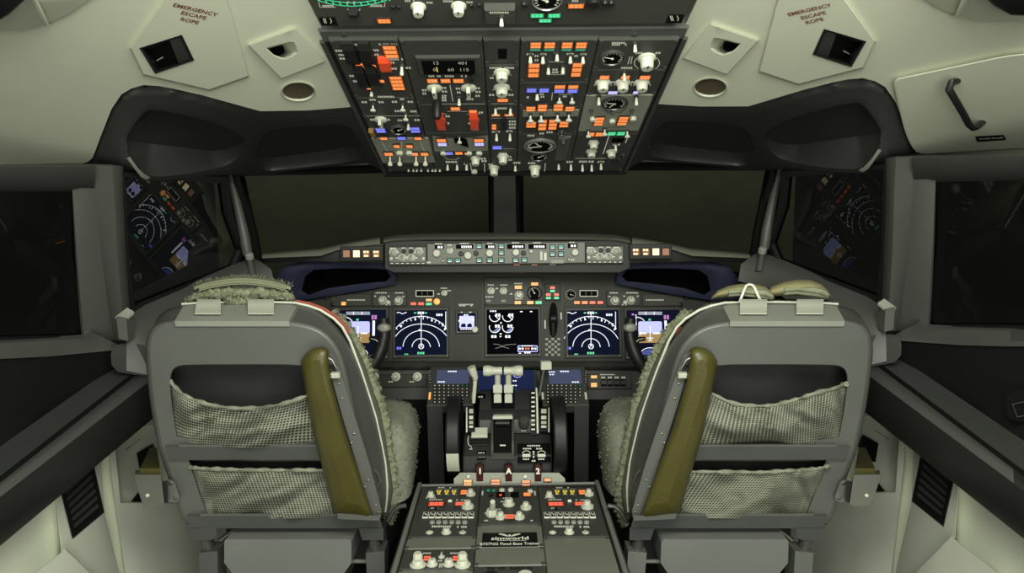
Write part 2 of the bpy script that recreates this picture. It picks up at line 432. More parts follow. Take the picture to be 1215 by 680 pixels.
def rope_text(root, pts, lines, ang, plane_side):
    # lettering printed on the hatch
    for (x, y), s_ in zip(pts, lines):
        if plane_side > 0: q = LPR.hit(x, y, 0.0083); pl = LPR
        else: q = LP.hit(x, y, 0.0083); pl = LP
        q2 = pl.hit(x+20*math.cos(ang), y+20*math.sin(ang), 0.0083)
        R = (q2-q).normalized(); N = pl.N; U = N.cross(R)
        M = Matrix((R, U, N)).transposed().to_4x4(); M.translation = q
        text('lettering', s_, M, 0.0132, MAROON, root, sx=0.92, bold=0.0003)
LPR = Plane(Vector((-LP.O.x, LP.O.y, LP.O.z)), Vector((-LP.N.x, LP.N.y, LP.N.z)).cross(Vector((0,1,0))) if False else (Vector((-b_.x,b_.y,b_.z))-Vector((-c_.x,c_.y,c_.z)))*-1, (a_-b_)*1.0 if False else Vector((-(a_-b_).x,(a_-b_).y,(a_-b_).z)))
rope_text(h, [(232,12),(230,18.5),(225,25)], ['EMERGENCY','ESCAPE','ROPE'], math.radians(13), -1)
rope_text(hr, [(960,12),(965,18.5),(966.5,25)], ['EMERGENCY','ESCAPE','ROPE'], math.radians(-13), 1)
def outlet_thing():
    th = thing('outlet_plate', 'cream raised lozenge plate with a scooped opening', 'plate', LP.hit(345,64))
    ho = [(315,57),(330,53),(344,49.5),(349,50),(352,56),(353,62),(347,67),(338,70.5),(331,69),(324,65.5)]
    vs, fs, ol, hl = sheet(outlet, lambda x, y: LP.hit(x, y, 0.008), [ho], 9); b = MB(); b.add(vs, fs); n = len(ol)
    vs2 = [LP.hit(*p, 0.008) for p in ol]+[LP.hit(*p, 0.006) for p in grow(ol, 1.02)]+[LP.hit(*p, 0.0004) for p in grow(ol, 1.03)]
    b.add(vs2, [(k*n+i, k*n+(i+1) % n, (k+1)*n+(i+1) % n, (k+1)*n+i) for k in range(2) for i in range(n)])
    H = hl[0]; m = len(H); deep = [(327+(p[0]-332)*.5, 60+(p[1]-60)*.62) for p in H]
    vs3 = [LP.hit(*p, 0.008) for p in H]+[LP.hit(*p, 0.006) for p in grow(H, .93)]+[LP.hit(*p, -0.045) for p in deep]
    b.add(vs3, [(k*m+i, k*m+(i+1) % m, (k+1)*m+(i+1) % m, (k+1)*m+i) for k in range(2) for i in range(m)])
    bt = MB(); bt.add([LP.hit(*p, -0.044) for p in grow(deep, 1.05)], [tuple(range(m))]); bt.build('scoop_throat', MATTE, th, fix=False, orient=CAM)
    b.build('scooped_plate', LINER, th, fix=False, orient=CAM, ang=28)
    return th
ot = outlet_thing(); ot['label'] = 'cream lozenge plate with scooped outlet below-right of the hatch above the display reflections'
mirror(ot, 'cream lozenge plate with scooped outlet between overhead panel and hatch on the stowage door side')
def grille_thing():
    th = thing('speaker_grille', 'round brown mesh speaker grille in the cream liner', 'speaker', LP.hit(354,109))
    b = MB(); e0 = [(354+21*math.cos(t*math.pi/16), 109+12*math.sin(t*math.pi/16)) for t in range(32)]; n = 32
    vs = [LP.hit(*p, 0.0) for p in e0]+[LP.hit(*p, 0.004) for p in grow(e0, .95)]+[LP.hit(*p, 0.0) for p in grow(e0, .89)]+[LP.hit(*p, -0.006) for p in grow(e0, .87)]
    b.add(vs, [(k*n+i, k*n+(i+1) % n, (k+1)*n+(i+1) % n, (k+1)*n+i) for k in range(3) for i in range(n)])
    b.build('grille_ring', LINER, th, fix=False, orient=CAM, ang=25)
    b = MB(); e1 = grow(e0, .88); b.add([LP.hit(*p, -0.010) for p in e1], [tuple(range(n))])
    b.build('speaker_cone', MATTE, th, fix=False, orient=CAM)
    b = MB()
    cA, cB = LP.uv(354,109,-0.004); rx = (LP.uv(373,109)[0]-LP.uv(335,109)[0])/2; ry = (LP.uv(354,98.5)[1]-LP.uv(354,119.5)[1])/2
    for sgn in (1, -1):
        for k in range(-7, 8):
            tt = k/8; L = math.sqrt(1-tt*tt)
            # two diagonal families
            ca, sa = math.cos(math.pi/4*sgn), math.sin(math.pi/4*sgn)
            p0 = (tt*-sa - L*ca, tt*ca - L*sa); p1 = (tt*-sa + L*ca, tt*ca + L*sa)
            b.tube([LP.at(cA+abs(rx)*p[0], cB+abs(ry)*p[1], -0.004) for p in (p0, p1)], 0.0008, 4)
    b.build('grille_mesh', mat('grille_brown', (0.10,0.08,0.05), 0.5, metal=0.3), th)
    return th
g = grille_thing(); g['label'] = 'oval-looking speaker grille in the liner on the side with the display reflections'
mirror(g, 'oval-looking speaker grille in the liner on the side with the stowage door')
# small stiffening seam and rounded lamp bulge at the liner's aft corner
def bulge(root_name, label):
    th = thing(root_name, label, 'lamp housing', LP.hit(85,0))
    out = [(-40,38),(0,37),(30,36),(55,28),(80,18),(112,-5),(130,-40),(-40,-40)]
    vs, fs, ol, hl = sheet(out, lambda x, y: LP.hit(x, y, 0.006+0.03*min(1, edist((x,y), out)/45)), (), 14); b = MB(); b.add(vs, fs); n = len(ol)
    b.add([LP.hit(*p, 0.006) for p in ol]+[LP.hit(*p, 0.0004) for p in ol], [(i, (i+1) % n, n+(i+1) % n, n+i) for i in range(n)])
    b.build('lamp_fairing', LINER, th, fix=False, orient=CAM, ang=40)
    b = MB(); b.tube([LP.hit(38,-6,.03), LP.hit(47,12,.028), LP.hit(55,29,.01)], 0.004, 6); b.build('fairing_seam', LINER, th)
    b = MB(); sm = [(-60,32),(-10,29),(10,18),(34,-4),(50,-30),(-60,-30)]
    raised(b, sm, LP.hit, 0.03, 0.06, 0.01, 0.93); b.build('lamp_hood', BLACK, th)
    return th
bu = bulge('lamp_housing', 'cream fairing with a black hood at the ceiling corner above the blank window')
mirror(bu, 'cream fairing with a black hood at the ceiling corner above the stowage door')

# ---------------------------------------------------------------- stowage door (right side only)
dl = [(1059,94),(1207,63),(1300,62),(1300,174),(1215,176),(1130,181),(1088,184),(1074,160)]
th = thing('stowage_door', 'cream stowage door with black handle and SPARE BULBS placard', 'door', LPR.hit(1140,130))
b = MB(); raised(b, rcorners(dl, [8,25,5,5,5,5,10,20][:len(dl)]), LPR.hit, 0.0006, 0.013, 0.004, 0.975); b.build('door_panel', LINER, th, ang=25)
hp = [(1136,96),(1129,98),(1126,106),(1133,118),(1142,133),(1150,148),(1155,152),(1160,150),(1166,145)]
offs = [0.012,0.035,0.045,0.047,0.047,0.047,0.045,0.035,0.012]
b = MB(); b.tube(smooth_poly([LPR.hit(x, y, o_) for (x, y), o_ in zip(hp, offs)], 2, False) if False else [LPR.hit(x, y, o_) for (x, y), o_ in zip(hp, offs)], 0.0062, 10); b.build('door_handle', BLACK, th, ang=60)
b = MB(); pl_ = [(1157,162),(1191,160),(1194,166),(1160,168.5)]; raised(b, pl_, LPR.hit, 0.012, 0.0145, 0.0005, 0.98); pc = b.build('placard', PLAC, th)
q, q2 = LPR.hit(1176,164.3,0.0150), LPR.hit(1186,163.7,0.0150); R_ = (q2-q).normalized(); U_ = LPR.N.cross(R_)
M_ = Matrix((R_, U_, LPR.N)).transposed().to_4x4(); M_.translation = q; text('lettering', 'SPARE BULBS', M_, 0.0075, WHITE, pc, sx=0.95)
# lower lip of the liner beneath door (right) and plain on the left
# ---------------------------------------------------------------- eyebrow moulding with two stowage pockets
def lp_depth(x, y): return proj(LP.hit(x, y))[2]
wtop = W2.hit(172,214)
cw_ctrl = [(p[0], p[1], lp_depth(*p)+0.004) for p in [(455,190),(424,127),(366,131),(309,132),(240,113),(188,102),(144,112),(121,158),(108,190)]]
cw_ctrl += [(150,207,proj(W2.hit(150,207))[2]-0.02),(172,216,proj(W2.hit(172,216))[2]-0.03),(235,211,proj(W2.hit(235,211))[2]-0.03),(300,207,2.10),(370,201,2.12),(435,194,2.04),(462,203,1.99)]
cwd = rbf(cw_ctrl)
cowl_out = [(462,208),(454,193),(424,127),(366,131.5),(309,132.5),(240,113.5),(205,105.5),(188,102.5),(170,101.5),(156,105.5),(144,112.5),(132,130),(121,158),(110,187),(106,192),(128,194),(150,196),(158,200),(166,210),(172,214.5),(200,213),(240,209.5),(300,206),(313,207),(370,200),(435,193.5),(448,200)]
pk1 = smooth_poly([(150,164),(167,136),(176,128.5),(190,130),(240,141),(274,150),(288,163),(284,182),(262,188),(238,176),(200,170)], 2)
pk2 = smooth_poly([(302,184),(305,168),(312,158),(328,152),(350,149.5),(400,147.5),(414,152),(424,168),(428,180),(415,180),(360,186),(310,190)], 2)
T1 = [(150,165),(158,150),(168,136),(176,130),(190,131),(215,136),(240,142),(262,149),(280,157),(289,167)]
I1 = [(151,168),(160,168),(172,169.5),(188,171.5),(205,173.5),(222,175.5),(240,178),(258,179),(274,176.5),(289,170)]
B1 = [(153,184),(161,196),(170,206),(182,210),(200,209),(222,206.5),(244,202.5),(262,198.5),(278,192),(289,178)]
T2 = [(304,184),(306,170),(311,160),(324,153.5),(350,150),(380,148.5),(405,147.5),(415,151),(422,162),(428,176)]
I2 = [(305,186),(310,187.5),(322,187),(340,185),(360,182.5),(380,180),(398,177),(412,174),(421,174),(428,178)]
B2 = [(306,190),(309,199),(316,203),(335,201.5),(358,199),(380,196.5),(402,194),(420,191),(431,187),(430,180)]
def cowl():
    th = thing('eyebrow_moulding', 'charcoal moulding with two scooped pockets', 'moulding', P(280,165,1.85))
    holes = []
    for T, I, B in ((T1,I1,B1),(T2,I2,B2)): holes.append(smooth_poly(T, 1, False)+smooth_poly(B, 1, False)[::-1])
    def lift(x, y):
        e = edist((x, y), cowl_out); eh = min(edist((x, y), h) for h in holes)
        return P(x, y, cwd(x, y) + 0.016*max(0, 1-e/6.0)**2 + 0.008*max(0, 1-eh/4.0)**2)
    vs, fs, ol, hl = sheet(cowl_out, lift, holes, 6); b = MB(); b.add(vs, fs)
    b.build('moulded_shell', COWL, th, orient=CAM, solid=0.006, ang=60)
    for T, I, B, D in ((T1,I1,B1,.11),(T2,I2,B2,.085)):
        T, I, B = [smooth_poly(q, 2, False) for q in (T, I, B)]
        def row(A, C, t, d0, d1, e=1.0):
            return [P(a[0]+(c[0]-a[0])*t, a[1]+(c[1]-a[1])*t, cwd(a[0]+(c[0]-a[0])*t, a[1]+(c[1]-a[1])*t)+(d0+(d1-d0)*t**e)*min(1, .12+3.2*min(k, len(A)-1-k)/len(A))) for k, (a, c) in enumerate(zip(A, C))]
        b = MB(); b.loft([row(B, I, t, .008, D, .8) for t in np.linspace(0, 1, 7)]); b.build('pocket_floor', COWL, th, fix=False, orient=CAM, ang=70)
        b = MB(); b.loft([row(I, T, t, D, D*.55) for t in np.linspace(0, 1, 5)]+[row(T, T, 0, .008, .008)]); b.build('pocket_back', PKSHADE, th, fix=False, orient=CAM, ang=50)
    b = MB(); cap = [(150,188),(154,186),(163,198),(173,208),(179,211),(174,214),(167,210)]
    raised(b, cap, lambda x, y, o_: P(x, y, cwd(x, y)-o_), -0.004, 0.006, 0.003, 0.9); b.build('lit_corner', SEATL, th)  # pale grey piece painted in for the lit front edge of the pocket floor
    return th
cw = cowl(); cw['label'] = 'charcoal moulding with two scooped pockets above the window that reflects displays'
mirror(cw, 'charcoal moulding with two scooped pockets beside the stowage door')

# ---------------------------------------------------------------- windows
def window(name, plane_pts, fr_w=0.02, lab=None, gm=None):
    n = len(plane_pts); c = sum(plane_pts, Vector())/n; nn = (plane_pts[1]-plane_pts[0]).cross(plane_pts[2]-plane_pts[1]).normalized()
    if nn.dot(CAM-c) < 0: nn = -nn
    inner = [p+(c-p).normalized()*fr_w for p in plane_pts]
    b = MB(); vs = list(plane_pts)+[p+nn*0.012 for p in plane_pts]+[p+nn*0.010 for p in inner]+[p-nn*0.012 for p in inner]+[p-nn*0.012 for p in plane_pts]
    b.add(vs, [(k*n+i, k*n+(i+1) % n, (k+1)*n+(i+1) % n, (k+1)*n+i) for k in range(4) for i in range(n)])
    fr = b.build(name, BLACK, fix=True); struct(fr)
    b = MB(); b.add([p-nn*0.002 for p in inner], [tuple(range(n))]); b.build('glass_pane', gm or GLASSD, fr, fix=False, orient=CAM, smooth=False)
    return fr
def wide(p): return [W2.hit(*q) for q in p]
w2pts = wide([(138,203),(266,209),(272,250),(286,298),(278,318),(150,371),(141,300)])
w3pts = [W3.hit(*q) for q in [(-160,214),(92,216),(96,300),(107,392),(98,401),(60,403),(-160,409)]]
WS = Plane(P(300,250,2.22), (P(590,250,2.84)-P(300,250,2.17)), Vector((0,-0.72,0.7)))
w1pts = [WS.hit(*q) for q in [(276,204),(440,198),(586,198),(586,300),(560,330),(320,335),(302,318),(292,270)]]
MXV = lambda L: [Vector((-p.x, p.y, p.z)) for p in reversed(L)]
window('window_1', w1pts); window('window_2', MXV(w1pts))
window('window_3', w2pts, gm=GLASS); window('window_4', MXV(w2pts))
window('window_5', w3pts, 0.012); window('window_6', MXV(w3pts), 0.012)
# centre post of the windshield
b = MB(); b.loft([[P(x, 196, 2.70+dz) for x, dz in ((582,0.06),(586,0.0),(611,0.0),(615,0.06))], [P(x, 330, 2.80+dz) for x, dz in ((582,0.06),(586,0.0),(614,0.0),(618,0.06))]])
o = b.build('trim_1', mat('dark_post', (0.022,0.022,0.02), 0.6), orient=CAM, solid=0.02); struct(o)
# ---------------------------------------------------------------- posts, headers and sills (left, mirrored)
def strip(name, secs, m, solid=0.01, ang=50):
    b = MB(); b.loft(secs); o = b.build(name, m, orient=CAM, solid=solid, ang=ang); struct(o); mirror(o, None); return o
def Pd(pl, x, y, off=0.0): return pl.hit(x, y, off)
# broad post between the side windows
d3 = lambda x, y: proj(W3.hit(x, y))[2]
d2 = lambda x, y: proj(W2.hit(x, y))[2]
secs = []
for (ya, xs) in ((197,(84,94,109,122,133,141,146)),(240,(87,99,114,125,136,142,147)),(300,(91,105,120,130,139,145,150)),(360,(96,113,128,137,144,149,154)),(404,(100,124,136,142,148,153,158))):
    md_ = (d3(107,ya)+d2(141,ya))/2; ds = (d3(xs[0],ya)-0.017, d3(xs[1],ya)-0.030, d3(xs[2],ya)-0.030, md_-0.040, md_-0.045, md_-0.025, d2(xs[6],ya)-0.010)
    secs.append([P(x, ya, d) for x, d in zip(xs, ds)])
strip('trim_2', secs, TRIMG)
# header over the aft window
hx = (-160, 0, 60, 112)
strip('trim_3', [[W3.hit(x, y0, o_) for y0, o_ in ((227,0.004),(222,0.03),(206,0.05),(198,0.052),(195,0.03))] for x in hx], mat('header_grey', (0.035,0.036,0.033), 0.55))
# slim post between windshield and side window
pth = [(273,204,2.16),(279,232,2.16),(285,258,2.16),(290,280,2.16),(294,302,2.17)]
b = MB(); b.tube([P(x, y, d-0.01) for x, y, d in pth], [0.011,0.012,0.014,0.016,0.015], 12)
o = b.build('trim_4', TRIMG, ang=60); struct(o); mirror(o, None)
b = MB(); b.loft([[P(x+dx, y, d+0.03) for dx in (-14,0,14)] for x, y, d in [(270,190,2.16)]+pth+[(300,330,2.19)]])
o = b.build('trim_5', MATTE, orient=CAM, solid=0.02); struct(o); mirror(o, None)
def crank():
    th = thing('window_latch', 'grey latch stub', 'latch', P(297,318,2.12))
    b = MB(); b.lathe(Matrix.Translation(P(296,304,2.13)) @ Matrix.Rotation(math.radians(20),4,'X'), [(0.008,-0.012),(0.0125,-0.008),(0.0125,0.006),(0.009,0.010)], 14); b.build('latch_cap', SEATL, th)
    b = MB(); b.tube([P(296,306,2.14), P(298,316,2.13), P(301,330,2.12)], [0.008,0.010,0.012], 10); b.build('latch_stem', TRIMG, th, ang=60)
    return th
ck = crank(); ck['label'] = 'grey latch stub under slim window post behind the fluffy sheepskin headrest'
mirror(ck, 'grey latch stub under slim window post behind the rolled khaki cushions')
# bracket cap on the broad post
b = MB(); q = [(139,374),(158,366),(160,370),(159,400),(152,406),(140,402)]
def bracket():
    th = thing('post_bracket', 'grey bracket', 'bracket', P(150,390,1.68))
    b = MB()
    b.prism([P(x, y, 1.665) for x, y in [(138,376),(150,378.5),(152,405),(141,402)]], [P(x, y, 1.70) for x, y in [(139,374),(158,367),(160,400),(141,402)]])
    b.build('bracket_body', TRIMG, th)
    b = MB(); b.prism([P(x, y, 1.668) for x, y in [(137,375.5),(149.5,378),(159,370),(151,365)]], [P(x, y, 1.672) for x, y in [(137,378),(149.5,381),(159,373),(151,368)]])
    b.build('bracket_cap', SEATL, th); return th
br = bracket(); br['label'] = 'grey bracket with a pale cap on the broad post beside the fluffy headrest seat'
mirror(br, 'grey bracket with a pale cap on the broad post beside the khaki cushion seat')
# sills
strip('trim_6', [[P(x, y, d) for x, y, d in s_] for s_ in (
    [(-160,408,1.30),(-160,411,1.26),(-160,422,1.18),(-160,428,1.18)],
    [(0,403,d3(0,403)-.006),(0,407,d3(0,405)-.03),(0,420,1.43),(0,426,1.43)],
    [(60,400,d3(60,400)-.006),(60,404,d3(60,402)-.03),(60,417,1.60),(60,423,1.60)],
    [(98,397,d3(98,397)-.006),(100,402,d3(98,399)-.03),(112,412,1.72),(112,418,1.72)],
    [(106,391,d3(106,391)-.006),(112,395,d3(106,394)-.04),(140,409,1.77),(140,415,1.77)])], TRIMG)
strip('trim_7', [[P(x, y, d) for x, y, d in s_] for s_ in (
    [(141,373,d2(150,371)-.004),(150,385,1.73),(150,408,1.69),(150,440,1.69)],
    [(170,360,d2(170,362)-.004),(180,372,1.80),(180,400,1.72),(180,446,1.70)],
    [(215,341,d2(215,343)-.004),(222,350,1.93),(222,370,1.90),(222,400,1.90)],
    [(276,314,d2(276,316)-.004),(283,320,2.12),(286,332,2.10),(286,350,2.10)],
    [(300,306,2.18),(310,311,2.16),(322,320,2.15),(326,340,2.15)])], TRIMG)
# dark panel below the aft window and the long side console ledge
strip('wall_left', [[P(x, y, d) for x, y, d in s_] for s_ in (
    [(-160,424,1.19),(-160,470,1.21),(-160,545,1.21),(-160,640,1.21)],
    [(0,423,1.44),(0,470,1.44),(0,540,1.42),(0,600,1.42)],
    [(60,420,1.61),(60,450,1.61),(60,500,1.59),(60,560,1.59)],
    [(140,411,1.79),(140,425,1.80),(140,450,1.80),(140,500,1.80)])], DARKP)
for o in bpy.data.objects:
    if o.name == 'wall_left.001': o.name = 'wall_right'; WORLD['wall_right'] = WORLD['wall_left.001']
secA = [P(*q) for q in [(0,530,1.425),(0,536,1.40),(0,567,1.225),(0,571,1.232),(0,573,1.20),(0,581,1.185),(0,590,1.178),(0,632,1.185),(0,648,1.24)]]
secB = [P(*q) for q in [(131,438,1.795),(133,440,1.78),(157,443,1.725),(160,444.5,1.735),(161,446,1.715),(172,448,1.69),(179,451,1.68),(179,489,1.685),(180,498,1.74)]]
secC = [b_*1.0 for b_ in [a+(a-b)*-0.12 for a, b in zip(secB, secA)]]
sec0 = [a+(a-b)*1.15 for a, b in zip(secA, secB)]
secD = [bq+(bq-aq)*0.12 for aq, bq in zip(secA, secB)]
th = thing('side_console', 'long charcoal ledge under the windows on the fluffy headrest seat side', 'console', (secA[0]+secB[0])/2)
secM = [(a*0.5+b_*0.5) for a, b_ in zip(secA, secB)]
LS = [sec0, secA, secM, secB, secD]
b = MB(); b.loft([s_[6:] for s_ in LS]); b.build('ledge_fascia', mat('fascia_dark', (0.016,0.016,0.015), 0.5, bump=0.1), th, orient=CAM, solid=0.01, ang=40)
b = MB(); b.loft([s_[:7] for s_ in LS]); b.build('ledge', mat('ledge_charcoal', (0.065,0.067,0.063), 0.42, bump=0.1), th, orient=CAM, solid=0.01, ang=40)
b = MB(); gv = [(p+n_)/2 for p, n_ in ((sec0[2], sec0[4]), (secA[2], secA[4]), (secM[2], secM[4]), (secB[2], secB[4]))]; b.tube([p+Vector((0,0,.001)) for p in gv], .0045, 6); b.build('ledge_groove', MATTE, th)
b = MB(); q_ = [(131,414),(140,408),(160,407),(173,411),(176,418),(176,446),(160,445),(133,440)]
b.prism([P(x, y, 1.70) for x, y in smooth_poly(q_, 1)], [P(x, y, 1.80) for x, y in smooth_poly(q_, 1)]); b.build('corner_fairing', COWL, th, ang=50)
mirror(th, 'long charcoal ledge under the windows on the khaki cushion seat side')
# ---------------------------------------------------------------- lower side wall
WP = Plane(Vector((-1.02,1.6,0.5)), Vector((0,1,0)), Vector((-0.10,0,1)))
wl = [(-200,560),(190,430),(330,470),(330,700),(240,760),(-200,760)]
b = MB()
def wlift(x, y, o_=0.0): return WP.hit(x, y, o_)
c4 = [WP.at(a, bb) for a, bb in ((-0.92,-0.50),(0.75,-0.50),(0.75,0.245),(-0.92,0.245))]
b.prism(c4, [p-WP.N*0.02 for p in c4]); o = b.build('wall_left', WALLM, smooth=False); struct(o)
m_ = mirror(o, None); m_.name = 'wall_right.001'; WORLD[m_.name] = WORLD.get('wall_left.002', WORLD.get('wall_left.001'))
def wall_panels():
    A = [(54,560),(112,525),(123,610),(142,680),(150,720),(60,760),(30,740),(47,680),(78,652),(72,653),(57,586)]
    th = thing('lower_side_panel', 'cream side wall panel', 'panel', WP.hit(120,620))
    b = MB(); raised(b, [(56,500),(114,480),(124,612),(143,684),(150,720),(90,740),(72,653)], wlift, 0.001, 0.030, 0.012, 0.965); b.build('pier_panel', WALLM, th, ang=30)
    b = MB(); nich = [(138,505),(136,524),(143,597),(205,597),(215,505)]
    out = [(126,470),(132,560),(150,690),(155,730),(330,740),(300,480),(215,440)]
    vs, fs, ol, hl = sheet(out, lambda x, y: wlift(x, y, 0.028), [nich], 14); b.add(vs, fs); n = len(ol)
    b.add([wlift(*p, 0.028) for p in ol]+[wlift(*p, 0.001) for p in grow(ol, 1.01)], [(i, (i+1) % n, n+(i+1) % n, n+i) for i in range(n)])
    H = hl[0]; m = len(H)
    b.add([wlift(*p, 0.028) for p in H]+[wlift(*p, 0.006) for p in grow(H, .96)], [(i, (i+1) % m, m+(i+1) % m, m+i) for i in range(m)]+[tuple(m+i for i in range(m))])
    b.build('niche_panel', WALLM, th, fix=False, orient=CAM, ang=30)
    # map pocket with a pale top edge
    b = MB(); raised(b, [(20,698),(78,651),(128,700),(120,760),(0,780)], wlift, 0.001, 0.055, 0.006, 0.98); b.build('map_pocket', WALLM, th, ang=30)
    b = MB(); raised(b, [(162,538),(181,527),(187,540),(180,558),(166,560)], wlift, 0.007, 0.012, 0.002, 0.96); raised(b, [(154,597),(164,584),(172,597)], wlift, 0.007, 0.012, 0.002, 0.96); b.build('niche_cover', BLACK, th)
    b = MB()
    for i in range(6): b.prism([wlift(x, y, 0.0070) for x, y in [(149+i*3,533.5-i*2.2),(151.4+i*3,531.8-i*2.2),(151.4+i*3,532.8-i*2.2),(149+i*3,534.5-i*2.2)]], [wlift(x, y, 0.0060) for x, y in [(149+i*3,533.5-i*2.2),(151.4+i*3,531.8-i*2.2),(151.4+i*3,532.8-i*2.2),(149+i*3,534.5-i*2.2)]])
    b.build('lettering', MAROON, th)
    return th
lw = wall_panels(); lw['label'] = 'cream lower wall panel with niche on the fluffy headrest seat side'
mirror(lw, 'cream lower wall panel with niche on the khaki cushion seat side')
def vent():
    th = thing('air_vent', 'black louvred vent', 'vent', WP.hit(95,590))
    o4 = [(70,577),(109,540),(124,608),(86,640)]; i4 = [(77,581),(107,552),(118,604),(89,629)]
    b = MB(); vs = [wlift(*p, 0.0308) for p in o4]+[wlift(*p, 0.037) for p in grow(o4, .97)]+[wlift(*p, 0.037) for p in i4]+[wlift(*p, 0.0325) for p in i4]
    b.add(vs, [(k*4+i, k*4+(i+1) % 4, (k+1)*4+(i+1) % 4, (k+1)*4+i) for k in range(3) for i in range(4)]+[(12,13,14,15)])
    b.build('vent_frame', BLACK, th, fix=False, orient=CAM, smooth=False)
    L = lambda a, b_, t: (a[0]+(b_[0]-a[0])*t, a[1]+(b_[1]-a[1])*t)
    for k in range(6):
        t0, t1 = (k+0.15)/6, (k+0.75)/6
        A0, A1 = L(i4[0], i4[3], t0), L(i4[1], i4[2], t0); B0, B1 = L(i4[0], i4[3], t1), L(i4[1], i4[2], t1)
        b = MB(); b.prism([wlift(*A0, .033), wlift(*A1, .033), wlift(*B1, .0385), wlift(*B0, .0385)], [wlift(*A0, .031), wlift(*A1, .031), wlift(*B1, .0365), wlift(*B0, .0365)])
        b.build('louver', COWL, th)
    return th
v = vent(); v['label'] = 'black louvred vent in the cream wall on the fluffy headrest seat side'
mirror(v, 'black louvred vent in the cream wall on the khaki cushion seat side')
# window crank knob at the photo's edge on the right
DPR = lambda x, y, d: P(x, y, d)
th = thing('crank_handle', 'black crank recess on the dark panel under the window', 'handle', P(1206,482,1.43))
b = MB(); q_ = smooth_poly([(1195,463),(1235,460),(1238,502),(1200,500),(1194,490)], 1)
b.prism([P(x, y, 1.405) for x, y in q_], [P(x, y, 1.45) for x, y in q_]); b.build('recess_cup', PLAC, th, ang=50)
b = MB(); b.tube([P(x, y, 1.40) for x, y in [(1201,480),(1226,474),(1230,490),(1207,495)]], 0.0016, 6, closed=True); b.build('crank_loop', DSTEEL, th)
# ================================================================== instruments: small parts set on any panel plane
def plate(th, pl, x0, y0, x1, y1, m, t=0.010, off=0.0, name='face_plate', ch=0.0025, gap=0.001):
    a, b, w, h = pl.rect(x0, y0, x1, y1, off+t); q = MB(); q.box(pl.M(a, b, off), w-gap*2, h-gap*2, 0, t, ch)
    return q.build(name, m, th, ang=20)
def module(name, label, pl, x0, y0, x1, y1, m=None, t=0.010, cat='panel', off=0.0005, screws=True, group=None, ch=0.002):
    a, b, w, h = pl.rect(x0, y0, x1, y1, off+t)
    th = thing(name, label, cat, pl.at(a, b, off), group); th['top'] = off+t
    q = MB(); q.box(pl.M(a, b, off), w-0.0015, h-0.0015, 0, t, ch); q.build('face_plate', m or PANEL, th, ang=20)
    if screws:
        for sx in (-1, 1):
            for sy in (-1, 1):
                s_ = MB(); s_.lathe(Matrix.Identity(4), [(0.0042,0),(0.0042,0.0015),(0.003,0.0022),(0.0012,0.0012)], 10) if 'fast' not in CACHE else None
                if 'fast' not in CACHE:
                    o = s_.build('fastener', DSTEEL, th, origin=Vector()); CACHE['fast'] = o; o.matrix_basis = WORLD[th.name].inverted() @ pl.M(a+sx*(w/2-0.006), b+sy*(h/2-0.006), off+t)
                else: inst(CACHE['fast'], pl.M(a+sx*(w/2-0.006), b+sy*(h/2-0.006), off+t), th)
    return th
CACHE = {}
def cached(key, maker, M, th, name):
    if key in CACHE:
        o = bpy.data.objects.new(name, CACHE[key]); return reg(o, M, th)
    mb, mats = maker(); o = mb.build(name, mats, None, origin=Vector(), ang=40)
    CACHE[key] = o.data; bpy.data.objects.remove(o)
    o = bpy.data.objects.new(name, CACHE[key]); return reg(o, M, th)
I4 = Matrix.Identity(4)
def knob(th, pl, px, py, r=6.0, m=None, h=1.7, off=None, style='cup', rot=0.0, name='rotary_knob'):
    off = th['top'] if off is None else off; R = 1.1*r*pl.sc(px, py); R = round(R*2000)/2000; H = R*h
    M = pl.pm(px, py, off, H*0.5); m = m or IVORY
    def mk():
        b = MB()
        if style == 'cup':
            b.lathe(I4, [(R*1.15,0),(R*1.15,H*.16),(R*.98,H*.22),(R*.86,H*.3),(R*.80,H*.85),(R*.68,H)], 20)
            b.m(1).box(Matrix.Translation((0,R*.45,H*.99)), R*.16, R*.7, 0, 0.0006)
        elif style == 'bar':
            b.lathe(I4, [(R*1.1,0),(R*1.1,H*.2),(R*.9,H*.3)], 20); b.box(Matrix.Translation((0,0,H*.28)), R*.55, R*2.0, 0, H*.72, R*.12)
            b.m(1).box(Matrix.Translation((0,R*.6,H)), R*.14, R*.7, 0, 0.0006)
        elif style == 'dual':
            b.lathe(I4, [(R*1.1,0),(R*1.05,H*.35),(R*.95,H*.4),(R*.62,H*.42),(R*.58,H*.9),(R*.48,H)], 20, lobes=10, la=.04)
        else:
            b.lathe(I4, [(R,0),(R,H*.75),(R*.8,H)], 18, lobes=9, la=.05)
        return b, [m, BLACK]
    return cached(('knob', style, R, h, m.name), mk, M @ Matrix.Rotation(rot, 4, 'Z'), th, name)
